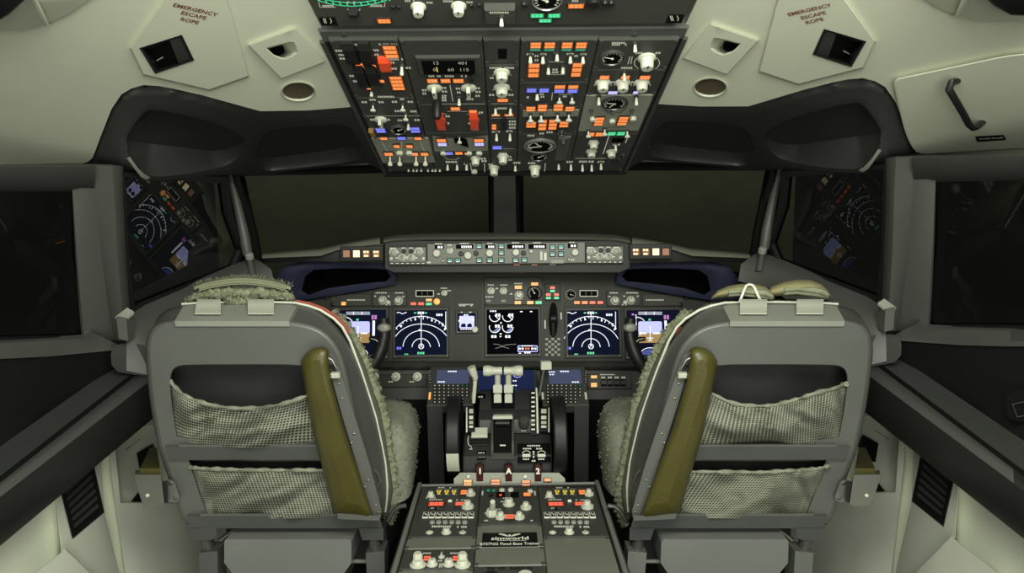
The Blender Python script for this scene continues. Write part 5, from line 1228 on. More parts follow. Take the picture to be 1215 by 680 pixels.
# ---- control wheels
def yoke(label, sx):
    X = (lambda x, y: (x, y)) if sx < 0 else (lambda x, y: (1203.5-x, y))
    th = thing('control_wheel', label, 'control wheel', P(*X(445,420), 2.1))
    horn = [(455,378,2.08),(456.5,388,2.08),(456,400,2.08),(453,412,2.07),(448,424,2.06),(441,436,2.06),(434,444,2.06),(420,450,2.07),(400,455,2.08),(375,458,2.09)]
    b = MB(); b.tube([P(*X(x, y), d) for x, y, d in horn], [.016,.017,.019,.020,.019,.018,.017,.02,.022,.024], 14, flat=1.0); b.build('horn_grip', BLACK, th, ang=60)
    b = MB(); c_ = X(455.5,389); b.lathe(Matrix.Translation(P(*c_, 2.066)) @ CR.to_4x4(), [(.0195,-.01),(.0195,.003),(.014,.010),(.006,.012)], 20, sy=.72); b.build('thumb_cap', mat('worn_grey', (.2,.21,.17), .45), th)
    b = MB(); b.tube([P(*X(x, y), 2.075) for x, y in ((453,411),(449.5,404.5),(444,402.5),(438,402))], [.008,.008,.007,.006], 10); b.build('trigger_lever', BLACK, th)
    b = MB(); b.tube([P(*X(x, y), 2.062) for x, y in ((440,402),(446,403.5),(450.5,408),(452,415),(450,422))], .0022, 6); b.build('edge_trim', STEEL, th)
    b = MB(); b.tube([P(*X(375,458), 2.09), P(*X(362,462), 2.14), P(*X(352,490), 2.24), P(*X(352,620), 2.30)], [.024,.03,.035,.035], 12); b.build('column', BLACK, th)
    return th
yoke('black control wheel horn with grey thumb cap in front of the fluffy seat', -1); yoke('black control wheel horn with grey thumb cap in front of the khaki cushion seat', 1)
# ================================================================== aft pedestal
p1 = lambda x, y: (470+x/4.339, 540+y/4.339)
q8 = lambda x, y: (490+x/4.25, 420+y/4.25)
PD = Plane(P(604,575,1.93), X3, P(604,575,1.93)-P(606,681,1.475)); PD = Plane(PD.O, X3, -PD.U if False else (P(604,575,1.93)-P(606,681,1.475)))
u0 = PD.uv(501,578)[0]; u5 = PD.uv(706,578)[0]; uL = PD.uv(567.5,610)[0]; uR = PD.uv(641.5,610)[0]
def px_of(u, y): return proj(PD.at(u, PD.uv(604, y)[1]))[0]
def pmod(name, label, c, y0, y1, m=None, t=0.008, **k):
    us = [(u0, uL), (uL, uR), (uR, u5)][c]; ym = (y0+y1)/2
    return module(name, label, PD, px_of(us[0], ym), y0, px_of(us[1], ym), y1, m or PEDG, t, **k)
th = thing('center_pedestal', 'metal-edged pedestal frame between the seats carrying the radio modules', 'pedestal', PD.at((u0+u5)/2, -0.3, -0.05))
vt = PD.uv(604,575.5)[1]; vb = PD.uv(606,720)[1]; uc = (u0+u5)/2; W_ = u5-u0
b = MB(); b.box(PD.M(uc, (vt+vb)/2, 0), W_+0.012, vt-vb, -0.45, -0.001); b.build('pedestal_body', BLACK, th, smooth=False)
for s_ in (-1, 1):
    b = MB(); b.box(PD.M(uc+s_*(W_/2+0.007), (vt+vb)/2, 0), 0.011, vt-vb, -0.05, 0.012, 0.003); b.build('side_rail', mat('rail_grey_metal', (0.25,0.26,0.23), .4, metal=.5), th, ang=25)
    b = MB(); b.box(PD.M(uc+s_*(W_/2+0.018), (vt+vb)/2-0.05, 0), 0.012, vt-vb-0.15, -0.12, -0.015, 0.004); b.build('side_panel', QUAD, th, ang=25)
b = MB(); b.box(PD.M(uc, vt+0.002, 0), W_+0.02, 0.006, -0.05, 0.004, 0.002); b.build('front_rail', mat('rail_grey_metal', (0,0,0)), th, ang=25)
def D(x): return x
def radio(label, c, f):
    t_ = pmod('radio_panel', label, c, 578, 637)
    X = f
    for x, y, r, st in ((178,200,3.8,'cup'),(383,190,4.8,'dual'),(368,252,6.0,'dual')): knob(t_, PD, *X(x, y), r, style=st, h=1.3)
    for x in (222,262,300):
        q_ = X(x,190); lines(t_, PD, [[(q_[0]-3.6,q_[1]-3),(q_[0]+3.6,q_[1]-3)],[(q_[0]-3,q_[1]+3),(q_[0]+3,q_[1]+3)]], .9, m=EWLEG); dashes(t_, PD, [(q_[0],q_[1]-.6,6,2.0),(q_[0],q_[1]+1.8,4,1.6)], m=EYW, name='caption_lettering')
    light(t_, PD, *X(330,180), *X(368,204), EO, rows=2)
    for bx in ((162,240,250,264),(300,240,362,262)): x0, y0 = X(*bx[:2]); x1, y1 = X(*bx[2:]); light(t_, PD, min(x0,x1), y0, max(x0,x1), y1, ER)
    dashes(t_, PD, [(*X(205,230),16,1.2),(*X(205,274),12,1.2),(*X(340,232),14,1.2),(*X(180,220),12,1.4),(*X(252,168),16,1)])
    q_ = X(278,240); q = MB(); q.box(PD.pm(*q_, t_['top']), .009, .006, 0, .005, .001); q.build('push_button', WHITE, t_)
    q = MB(); q.lathe(PD.pm(*X(205,280), t_['top']), [(.005,0),(.005,.004)], 10); q.build('jack_socket', BLACK, t_)
    for i in range(8):
        x = 152+i*33.5; q_ = X(x, 312); a, b_ = PD.uv(*q_, t_['top']); M = PD.M(a, b_, t_['top'])
        k = PD.sc(*q_); q = MB(); q.box(M, 6.6*k, 7.4*k*1.9, 0, .003, .0006).m(1).box(M, 5.0*k, 6.0*k*1.9, .003, .0036).m(2).box(M @ Matrix.Translation((0.6*k,-.6*k,0)), 2.6*k, 1.4*k*1.9, .0037, .0042).box(M @ Matrix.Translation((-1.2*k,2.6*k,0)), 1.1*k, 4*k, .0037, .0042)
        q.build('channel_button', [WHITE, BLACK, EWLEG], t_, smooth=False)
        if 0 < i < 7: knob(t_, PD, *X(152+i*33.5, 345), 2.7, MCPK2, style='plain', h=1.0)
    for x, st in ((172,'dual'),(258,'cup'),(342,'bar')): knob(t_, PD, *X(x, 395 if x != 258 else 388), 3.6 if x != 258 else 4.6, style=st, h=1.1 if x == 258 else .5)
    dashes(t_, PD, [(*X(240,368),26,1.8),(*X(340,370),12,1.8)], m=WHITE)
    return t_
MCPK2 = mat('grey_small_knob', (0.24,0.25,0.22), .4)
radio('radio module with eight square buttons on the pedestal nearer the fluffy seat', 0, p1)
radio('radio module with eight square buttons on the pedestal nearer the khaki cushion seat', 2, lambda x, y: p1(x+606+ (y-165)*0.12, y))
# centre module
t_ = pmod('transponder_panel', 'pedestal centre module with red caption and upright white selector handle', 1, 578, 622)
for x, y, r, st in ((580,240,5.6,'cup'),(668,258,5.4,'dual'),(538,308,5.4,'dual'),(634,308,5.4,'dual'),(492,294,5.8,'plain')): knob(t_, PD, *p1(x, y), r, style=st, h=1.25)
q = MB(); q.tube([PD.hit(*p1(493,290), t_['top']+.01), PD.hit(*p1(497,262), t_['top']+.03), PD.hit(*p1(497,240), t_['top']+.045)], [.006,.007,.006], 10); q.build('selector_handle', IVORY, t_)
light(t_, PD, *p1(556,305), *p1(612,330), ER, rows=2)
for x0, x1 in ((516,560),(590,632)): window_digits(t_, PD, *p1(x0,192), *p1(x1,220), m=DIALF)
for x in (530, 545): pass
dashes(t_, PD, [(*p1(540,206),4,2)], off=t_['top']+.0016, m=ER, name='digit_lettering')
light(t_, PD, *p1(652,192), *p1(696,214), EO)
for x in (475, 502): light(t_, PD, *p1(x-8,176), *p1(x+8,190), EG2, slit=False)
for x, y in ((545,180),(590,178),(690,185)): knob(t_, PD, *p1(x, y), 2.8, style='plain', h=1)
for x, y in ((446,196),(716,196)): dashes(t_, PD, [(*p1(x, y),2.5,5)])
q = MB(); q.lathe(PD.pm(*p1(488,212), t_['top']), [(.006,0),(.006,.004)], 10); q.build('jack_socket', BLACK, t_)
dashes(t_, PD, [(*p1(550,240),5,1.6),(*p1(465,300),4,2),(*p1(520,280),10,1.2),(*p1(465,338),5,1.6),(*p1(575,222),12,1.2),(*p1(700,338),4,1.4)])
# nameplate module
t_ = pmod('nameplate_panel', 'pedestal blank plate with a black winged nameplate for the trainer', 1, 622.5, 649, PEDL)
x0, y0 = p1(443,402); x1, y1 = p1(728,472); a, b_, w, h = PD.rect(x0, y0, x1, y1, t_['top']); q = MB(); q.box(PD.M(a, b_, t_['top']), w, h, 0, .0015, .0004); o = q.build('nameplate', PLAC, t_, smooth=False)
def nt(s_, x, y, size, sx, bold): text('lettering', s_, PD.pm(*p1(x, y), t_['top']+.0018), size, WHITE, o, sx=sx, bold=bold)
nt('simworld', 586, 429, .0215, 1.05, .0005); nt('B737NG Fixed Base Trainer', 585, 457, .0165, 0.70, .0003)
lines(o, PD, [[p1(520,440.5), p1(670,440.5)]], .8, off=t_['top']+.0018, m=WHITE)
q = MB()
for s_ in (-1, 1):
    for i in range(3):
        ps = [PD.hit(*p1(584+s_*x, y), t_['top']+.0018) for x, y in ((6+i*5, 421-i*4.5),(8+i*5, 417-i*4.5),(50-i*5+8, 405-i*1+2*i*0),(46-i*4+8, 409+i*0.5))]; q.add(ps, [(0,1,2,3)])
ps = [PD.hit(*p1(x, y), t_['top']+.0019) for x, y in ((574,412),(584,408),(594,412),(584,421))]; q.add(ps, [(0,1,2,3)])
q.build('winged_emblem', WHITE, o, fix=False, orient=CAM, smooth=False)
pm_ = pmod('blank_panel', 'plain grey pedestal plate directly below the winged nameplate', 1, 649.5, 671, PEDL)
t_ = pmod('rudder_trim_panel', 'pedestal module with one black and one white round knob at the photo\'s bottom edge', 1, 671.5, 700, PEDG)
dashes(t_, PD, [(*p1(x,584),9,3.2) for x in (490,545,605,640,685)], m=BLACK)
knob(t_, PD, 582.5, 686, 9.5, BLACK, style='plain', h=.9); knob(t_, PD, 623.5, 685, 8.5, IVORY, style='plain', h=1.1)
# left lower module with big stacked knobs, blank right
t_ = pmod('blank_panel', 'plain grey pedestal plate between the button radio and the stacked white knobs', 0, 637.5, 651, PEDL)
t_ = pmod('tuning_panel', 'pedestal module with two stacked white knobs and two smaller ones between', 0, 651.5, 675)
for x, y, r in ((112,545,7.6),(342,545,7.6)):
    knob(t_, PD, *p1(x, y+8), r, style='cup', h=.8); knob(t_, PD, *p1(x, y-25), r*.62, style='plain', h=1.5, off=t_['top']+.008)
for x in (185, 270): knob(t_, PD, *p1(x, 550), 5.2, style='cup', h=1.2)
knob(t_, PD, *p1(234, 515), 3.2, style='bar', h=1.5); 
for bx in ((138,520,180,546),(288,520,318,546)): light(t_, PD, *p1(bx[0],bx[1]), *p1(bx[2],bx[3]), ER, rows=2)
dashes(t_, PD, [(*p1(160,506),10,1.6),(*p1(300,506),10,1.6),(*p1(228,545),6,1.6),(*p1(232,568),5,5),(*p1(170,572),5,1.6),(*p1(300,568),7,1.6)])
pmod('blank_panel', 'plain grey pedestal plate at the photo\'s bottom edge under the stacked white knobs', 0, 675.5, 705, PEDL)
pmod('blank_panel', 'largest plain grey pedestal plate, below the khaki cushion side radio', 2, 637.5, 705, PEDL)

# ================================================================== fire handle panel
FP = Plane(P(604,577.5,1.942), X3, P(604,561,1.958)-P(604,577.5,1.942))
th = thing('fire_handle_panel', 'pale plate with three numbered dark red fire handles over orange lamps', 'fire panel', FP.hit(604,575)); 
ps = [(546,561),(663,561),(670.5,568),(670.5,578.5),(538.5,578.5),(538.5,568)]
b = MB(); f_ = [FP.hit(x, y, 0.004) for x, y in ps]; b.prism(f_, [p-FP.N*.012 for p in f_]); b.build('pale_plate', LIGHTP, th, smooth=False); th['top'] = .004
for x, s_ in ((432,'1'),(580,'A'),(730,'2')):
    q_ = p1(x, 104); k = FP.sc(*q_); M = Matrix.Translation(P(q_[0], q_[1]+6, 1.955)); b = MB()
    b.box(M, .018, .022, -.01, .045, .004); o = b.build('fire_handle', mat('fire_handle_maroon', (.055,.008,.006), .35, nz=0), th, ang=25)
    b = MB(); b.box(Matrix.Translation(P(q_[0], q_[1]+6, 1.985)+Vector((0,-.002,.022))), .023, .026, 0, .026, .005); b.build('handle_cap', BLACK, o, ang=25)
    c_ = P(q_[0], q_[1]-4.5, 1.921); Mt = Matrix.Translation(c_) @ Matrix.Rotation(math.radians(62), 4, 'X'); text('numeral', s_, Mt, .021, WHITE, o, bold=.0008)
for x0, y0, x1, y1 in ((345,126,392,160),(486,124,538,156),(645,128,692,162),(760,118,800,138)):
    light(th, FP, *p1(x0,y0), *p1(x1,y1), EO2 if x0 in (345,) else EO, rows=2 if y1-y0 > 25 else 1, t=.014)
for x, y in ((372,112),(665,112)): knob(th, FP, *p1(x, y), 2.4, style='plain', h=1)
for x in (770, 800): toggle(th, FP, *p1(x, 146), 4)
dashes(th, FP, [(*p1(372,122),12,1.2),(*p1(665,122),12,1.2),(*p1(510,114),9,1.2),(*p1(780,152),10,1.6),(*p1(330,150),4,2)], m=DSTEEL)

# ================================================================== thrust quadrant
XC = lambda y: 602.0
def prof(L, half, x0=XC):
    """sections of a body that runs across the cockpit: list of (y px, distance)"""
    a = [P(602, y, d) for y, d in L]; return [[Vector((p.x-half, p.y, p.z)) for p in a], [Vector((p.x+half, p.y, p.z)) for p in a]]
def body(name, L, half, m, parent, ch=0.004):
    a = [P(602, y, d) for y, d in L]; c = sum(a, Vector())/len(a)
    secs = [[Vector((a_.x+s_*h_, *( (a_+(c-a_)*k_).yz ))) for a_ in a] for s_, h_, k_ in ((-1,half,.04),(-1,half-ch,0),(1,half-ch,0),(1,half,.04))]
    b = MB(); b.loft([s_+[s_[0]] for s_ in secs]); n = len(a); b.add(secs[0], [tuple(range(n))]); b.add(secs[3], [tuple(range(n))]); return b.build(name, m, parent, ang=30)
th = thing('thrust_quadrant', 'charcoal throttle quadrant with two ivory thrust levers and trim wheels', 'throttle quadrant', P(602,560,2.05))
body('lower_housing', [(562,1.985),(541,1.985),(537,2.0),(515,2.055),(508,2.09),(508,2.27),(600,2.27),(600,1.99)], .124, QUAD, th)
body('upper_housing', [(514,2.045),(506,2.055),(498,2.06),(491,2.085),(486,2.12),(481,2.13),(466,2.19),(462,2.22),(462,2.27),(520,2.27)], .083, QUAD, th)
# deck plane used to set plates and markings
DK = Plane(P(602,526,2.028), X3, P(602,514,2.056)-P(602,538,1.998))
UK = Plane(P(602,474,2.158), X3, P(602,466,2.19)-P(602,482,2.13))
th['top'] = .001
# pitch trim channel in the middle
b = MB(); ch = [(543,1.992),(536,1.99),(520,2.01),(507,2.03),(498,2.045),(494,2.06)]
for s_ in (-1, 1):
    b = MB(); x0 = 596.2+s_*12.2; b.loft([[P(x0-1.3, y, d+.05) for y, d in ch],[P(x0-1.2, y, d-.006) for y, d in ch],[P(x0+1.2, y, d-.006) for y, d in ch],[P(x0+1.3, y, d+.05) for y, d in ch]]); b.build('channel_rail', BEZEL, th, orient=CAM, ang=40)
b = MB(); b.loft([[P(x, y, d+.006+.012*math.sin((y-494)/49*math.pi)) for y, d in ch] for x in (584.5, 607.8)]); b.build('lever_channel', MATTE, th, orient=CAM, solid=.004)
b = MB(); b.box(Matrix.Translation(P(596.5,496,2.035)), .056, .02, 0, .008, .002); b.build('channel_top_bar', IVORY, th)
b = MB(); b.tube([P(x, 502, 2.035) for x in (588,604.5)], .008, 10); b.build('flap_lever_roller', BLACK, th)
b = MB(); b.box(Matrix.Translation(P(596.5,529,1.995)), .016, .004, 0, .003); b.build('channel_mark', WHITE, th)
b = MB(); b.prism([P(x, y, d) for x, y, d in ((582,545,1.976),(612,545,1.976),(607,538,1.985),(586,538,1.985))], [P(x, y, d+.01) for x, y, d in ((582,545,1.976),(612,545,1.976),(607,538,1.985),(586,538,1.985))]); b.build('channel_lip', PEDG, th)
# thrust levers
def lever(x0, hx0, hx1):
    b = MB(); b.tube([P(x0, 478, 2.16), P(x0, 464, 2.135), P(x0, 446, 2.11), P(x0, 440, 2.105)], [.0085,.009,.009,.0095], 10, flat=1.0); t_ = b.build('thrust_lever', IVORY, th, ang=50)
    b = MB(); xi, xo = (hx0, hx1); b.tube([P(x, 440, 2.098) for x in np.linspace(hx0, hx1, 7)], [.0140,.0165,.0158,.0128,.0112,.0120,.0118], 14); b.build('lever_grip', IVORY, t_, ang=50)
    b = MB(); b.box(Matrix.Translation(P(x0, 461, 2.118)), .026, .012, -.012, .012, .003); b.build('reverser_lever', IVORY, t_)
    b = MB(); b.box(Matrix.Translation(P(x0, 471, 2.125)), .022, .014, -.016, .010, .003); b.build('lever_hub', IVORY, t_)
lever(590.5, 573.5, 595.7); lever(603.3, 620.3, 598)
for x in (590.3, 603.6):
    b = MB(); q4 = [UK.hit(x+dx, y, .002) for dx, y in ((-7.5,484),(7,484),(7,462),(-7.5,462))]; b.prism(q4, [p-UK.N*.003 for p in q4]); b.build('lever_slot', MATTE, th, smooth=False)
# speed brake lever
b = MB(); b.tube([P(562, 478, 2.095), P(563, 462, 2.09), P(564, 449, 2.085)], [.005,.006,.006], 10); o = b.build('speed_brake_lever', IVORY, th, ang=50)
b = MB(); b.tube([P(564.5, 450, 2.08), P(561.5, 442, 2.075), P(559, 435.5, 2.07)], [.007,.012,.0125], 12); b.build('lever_knob', IVORY, o, ang=50)
# flap lever on the far side
b = MB(); b.box(Matrix.Translation(P(647.5,433,2.14)) @ Matrix.Rotation(math.radians(8),4,'Z'), .031, .022, -.012, .012, .003); o = b.build('flap_lever_cap', IVORY, th)
b = MB(); b.tube([P(645.5,437,2.14), P(642.5,455,2.13), P(640,470,2.12)], [.004,.004,.004], 8); b.build('flap_lever_arm', STEEL, th)
b = MB(); 
pts = [(636.5,461,2.165),(637,470,2.135),(637.5,490,2.085),(638,514,2.04)]
b.tube([P(*p) for p in pts], .0032, 8); b.build('flap_track_rail', WHITE, th, ang=50)
b = MB(); b.loft([[P(x, y, d) for y, d in ((464,2.165),(480,2.115),(498,2.065),(516,2.04))] for x in (629.5,636)]); o = b.build('flap_gate_strip', BLACK, th, orient=CAM, solid=.003)
for i in range(9):
    y = 467+i*5.4; d = float(np.interp(y,[464,480,498,516],[2.165,2.115,2.065,2.04]))-.003; b = MB(); b.box(Matrix.Translation(P(632.5, y, d-.004)), .010, .004, 0, .004); b.build('gate_mark', WHITE, o, smooth=False)
# trim indicators on both sides
for x0, x1, s_ in ((554.5,563.5,-1),(640,650.5,1)):
    b = MB(); b.loft([[P(x, y, d) for y, d in ((484,2.10),(492,2.07),(502,2.045),(512,2.03))] for x in (x0, x1)]); o = b.build('trim_indicator', BLACK, th, orient=CAM, solid=.01)
    for y, h_, m_ in ((488,5,EWLEG),(495.5,4,WHITE),(501.5,3.4,EWLEG),(506.5,2.5,WHITE)):
        d = float(np.interp(y,[484,492,502,512],[2.10,2.07,2.045,2.03]))-.006; k = d/F; b = MB(); q4 = [P(x, yy, d+(yy-y)*-.0025) for x, yy in ((x0+2.2,y-h_/2),(x1-2.2,y-h_/2),(x1-2.2,y+h_/2),(x0+2.2,y+h_/2))]; b.prism(q4, [p+Y3*.002 for p in q4]); b.build('indicator_scale', m_, o, smooth=False)
    b = MB(); xx = x0-.8 if s_ < 0 else x1+.8; b.tube([P(xx, y, d) for y, d in ((484,2.09),(492,2.06),(502,2.035),(513,2.02))], .0022, 6); b.build('indicator_edge', WHITE, th, ang=50)
# trim wheels
for x, s_ in ((540,-1),(662,1)):
    b = MB(); c_ = P(x, 516, 2.015); Rw = .110; M = Matrix.Translation(c_) @ Matrix.Rotation(math.pi/2, 4, 'Y')
    b.lathe(M, [(Rw*.35,-.012),(Rw*.9,-.012),(Rw*.97,-.0185),(Rw,-.014),(Rw,.014),(Rw*.97,.0185),(Rw*.9,.012),(Rw*.35,.012)], 48); o = b.build('trim_wheel', BLACK, th, ang=30)
    if s_ < 0:
        b = MB(); secs = []
        for t in np.linspace(math.radians(188), math.radians(222), 10):
            yy, zz = math.cos(t), math.sin(t); secs.append([c_+Vector((dx, yy*(Rw+.001), zz*(Rw+.001))) for dx in (-.0165,-.014,.014,.0165)])
        b.loft(secs); b.build('white_segment', IVORY, o, orient=CAM, solid=.003)
# knob, tags, placards
b = MB(); M = Matrix.Translation(P(622,500,2.04)) @ Matrix.Rotation(math.radians(35),4,'X'); b.lathe(M, [(.016,-.012),(.016,.002),(.013,.009),(.005,.011)], 20); b.build('parking_lamp_knob', PEDG, th)
b = MB(); b.box(DK.pm(569,514.5,.012), .046, .034, 0, .008, .002); b.build('ivory_flap', IVORY, th)
b = MB(); b.tube([DK.hit(x, y, .006) for x, y in ((556,518),(555,523),(556,528),(559,530),(560,533),(557,533))], .002, 6); b.build('cord', IVORY, th, ang=60)
b = MB(); b.box(DK.pm(569,524,.001), .05, .035, 0, .006, .001); b.build('cutout_recess', BLACK, th)
a, b_, w, h = DK.rect(566,535.5,577,546); b = MB(); b.box(DK.M(a, b_, .001), w, h, 0, .002); o = b.build('black_placard', PLAC, th, smooth=False); dashes(th, DK, [(571.5,537.5,8,1),(571.5,540,7,1),(571.5,542.5,8,1)], off=.0032, m=WHITE)
a, b_, w, h = DK.rect(614,527,653,550); b = MB(); b.box(DK.M(a, b_, .001), w, h, 0, .003, .0008); o = b.build('stabiliser_trim_placard', PLAC, th, smooth=False)
for x in (624.5, 642.5):
    lines(o, DK, [arc_pts(x, 539, 5, 4, math.pi*1.1, math.pi*1.9, 10)], 1.0, off=.0045, m=WHITE)
    b = MB(); b.box(DK.pm(x, 541, .004), .022, .009, 0, .003); b.build('guard_bar', WHITE, o, smooth=False)
dashes(th, DK, [(633.5,529,16,1.6),(633.5,532.5,26,1.6),(624.5,545,8,1.6),(642.5,545,8,1.6),(633.5,547,5,1.8),(633.5,536.5,3,2),(633.5,541,2.4,5)], off=.0045, m=WHITE)
dashes(th, DK, [(621.5,511,6,1.4)], off=.012, m=WHITE)
b = MB(); b.box(UK.pm(571,470.5,.001), .028, .02, 0, .003); b.build('black_placard', PLAC, th, smooth=False); dashes(th, UK, [(570.5,471,6,1.4)], off=.0045, m=WHITE)

# ================================================================== keypad units and the lower screen
CPL = Plane(P(535,482,2.13), X3, P(535,435,2.25)-P(535,482,2.13))
def cdu(label, s_):
    X = (lambda x, y: (x, y)) if s_ < 0 else (lambda x, y: (1205-x, y))
    cxs = sorted((X(507.5,0)[0], X(563.5,0)[0])); t_ = thing('keypad_display_unit', label, 'keypad unit', CPL.hit(sum(cxs)/2, 460))
    a, b_, w, h = CPL.rect(cxs[0], 435.5, cxs[1], 482, 0); wB = w*.965; q = MB(); q.box(CPL.M(a, b_, 0), wB, h, -.03, .004, .003); q.build('unit_face', PEDG, t_, ang=20)
    q = MB(); k0 = [CPL.at(a+sx*wB/2*.98-(CPL.O.x*0), b_-h/2, .002) for sx in (-1,1)]; k0 = [Vector((max(-.30,min(p.x,-.196)) if s_ < 0 else min(.30,max(p.x,.196)), p.y, p.z)) for p in k0]; q.prism([k0[0], k0[1], k0[1]+Vector((0,.03,-.635)), k0[0]+Vector((0,.03,-.635))], [p+Vector((0,.10,0)) for p in (k0[0], k0[1], k0[1]+Vector((0,.03,-.635)), k0[0]+Vector((0,.03,-.635)))]); q.build('unit_pedestal', QUAD, t_, smooth=False)
    t_['top'] = .004
    sx0 = 516 if s_ < 0 else cxs[0]+7.6
    q = MB(); a2, b2, w2, h2 = CPL.rect(sx0+2, 439.2, sx0+40.5, 455.5, .004); q.box(CPL.M(a2, b2, .004), w2, h2, 0, .001); q.build('screen', CDUS, t_, smooth=False)
    dashes(t_, CPL, [(sx0+21,440.8,11,1.4)] + ([(sx0+8,453.2,9,1.4)] if s_ < 0 else [(sx0+6,441.5,8,1.2),(sx0+6,444.5,6,1.2),(sx0+34,453.5,9,1.4)]), off=.0052, m=EWD, name='screen_lettering')
    xL, xR = cxs[0]+2.6, cxs[1]-2.6
    for i in range(6):
        for x in (xL, xR): q = MB(); q.box(CPL.pm(x, 440+i*2.7, .004), .006, .006, 0, .003, .0008).m(1).box(CPL.pm(x, 440+i*2.7, .007), .0035, .0012, 0, .0004); q.build('line_key', [BLACK, WHITE], t_, smooth=False)
    for r in range(6):
        for c in range(8):
            x = cxs[0]+8.5+c*5.45; y = 458.2+r*3.95
            if r > 3 and c == 7: continue
            q = MB(); M = CPL.pm(x, y, .004); q.box(M, .0105, .0105, 0, .003, .0008).m(1).box(M, .0042, .0032, .003, .0036); q.build('key', [BLACK, EG2 if (r == 0 and c in (6,7)) else EWLEG], t_, smooth=False)
    for x, m_ in ((cxs[0]+2.4, EO2 if s_ < 0 else EWLEG), (cxs[1]-2.4, EWLEG)):
        q = MB(); q.box(CPL.pm(x, 470, .004), .006, .026, 0, .003, .0008); q.build('side_annunciator', m_, t_, smooth=False)
    return t_
cdu('keypad unit with slate screen and one orange side lamp by the speed brake lever', -1)
cdu('keypad unit with slate screen below the landing gear lever', 1)
LD = Plane(P(600,465,2.28), X3, P(600,437,2.325)-P(600,465,2.28))
th = thing('lower_display', 'deep blue lower screen behind the ivory thrust levers', 'display', LD.hit(600,455)); a, b_, w, h = LD.rect(565,439.5,637,466.5)
b = MB(); b.box(LD.M(a, b_, 0), w, h, -.02, .003, .002); b.build('bezel', BEZEL, th, ang=20)
a, b_, w, h = LD.rect(567.5,440,634,465.5); b = MB(); b.box(LD.M(a, b_, .003), w, h, 0, .001); b.build('screen', DUBLUE, th, smooth=False); th['top'] = .0042
lines(th, LD, [arc_pts(614,444,5,4,0,2*math.pi,16),[(614,440),(617,446)]], .7, m=EBW, name='screen_marking'); dashes(th, LD, [(611,452,5,1.4),(611,457.5,6,1.2),(611,462.5,5,1.2),(605,446,4,1.2)], m=EWD, name='screen_lettering')
# dark footwell backing between the pedestal and the board
b = MB(); b.loft([[Vector((x, 2.62, z)) for z in (0.0, 0.95)] for x in (-1.05, 1.05)]); o = b.build('wall_front', MATTE, orient=CAM, solid=.02); struct(o)
# ================================================================== seats (traced on the fluffy seat; the other one is its counterpart)
REC = math.radians(9)
SEATO = P(300,400,1.50)
SB = Plane(SEATO, X3, Vector((0,-math.sin(REC),math.cos(REC))))
mx = lambda x, y: (1209-(y-400)*0.030-x, y)
SBR = Plane(P(*mx(300,400),1.50), X3, Vector((0,-math.sin(REC),math.cos(REC))))
def fuzz(mb_v, amp, sc_, seed):
    for v in mb_v: v += noise.noise_vector(v*sc_+Vector((seed,0,0)))*amp
def tufts(mb, pts, n, L, r, rnd, up=None):
    """little wool locks on a surface: pts = list of (point, normal)"""
    for _ in range(n):
        p, nn = rnd.choice(pts); d = (nn*1.0+Vector((rnd.uniform(-1,1),rnd.uniform(-1,1),rnd.uniform(-1,1)))*.75).normalized(); l = L*rnd.uniform(.6,1.3)
        p = p+Vector((rnd.uniform(-1,1),rnd.uniform(-1,1),rnd.uniform(-1,1)))*L*.6
        u = d.orthogonal().normalized(); w = d.cross(u); q = p+d*l+Vector((0,0,-l*.25))
        mb.add([p+u*r, p-u*r*.5+w*r*.87, p-u*r*.5-w*r*.87, q], [(0,1,3),(1,2,3),(2,0,3)])
def woolbody(b, c, r, seed, seg=22, res=70, curl=.011, amp=.010):
    """a lumpy woollen sausage along the points c with radii r"""
    L = [0]
    for a, q in zip(c, c[1:]): L.append(L[-1]+(q-a).length)
    pts, rs = [], []
    for k in range(res+1):
        s_ = L[-1]*k/res; i = max(0, min(len(c)-2, next((m for m in range(len(L)-1) if L[m+1] >= s_), len(c)-2))); t = (s_-L[i])/max(1e-6, L[i+1]-L[i]); pts.append(c[i].lerp(c[i+1], t)); rs.append(r[i]*(1-t)+r[i+1]*t)
    v0 = len(b.v); b.tube(pts, rs, seg)
    for m in range(len(b.v)-v0):
        p = b.v[v0+m]; ax = pts[m//seg]; nn = (p-ax)
        if nn.length < 1e-6: continue
        nn.normalize(); q = Vector((p.x, p.y, p.z))/curl+Vector((seed*7.1, 0, 0))
        b.v[v0+m] = p+nn*(abs(noise.noise(q))*1.5-.35+.5*noise.noise(q*2.3))*amp
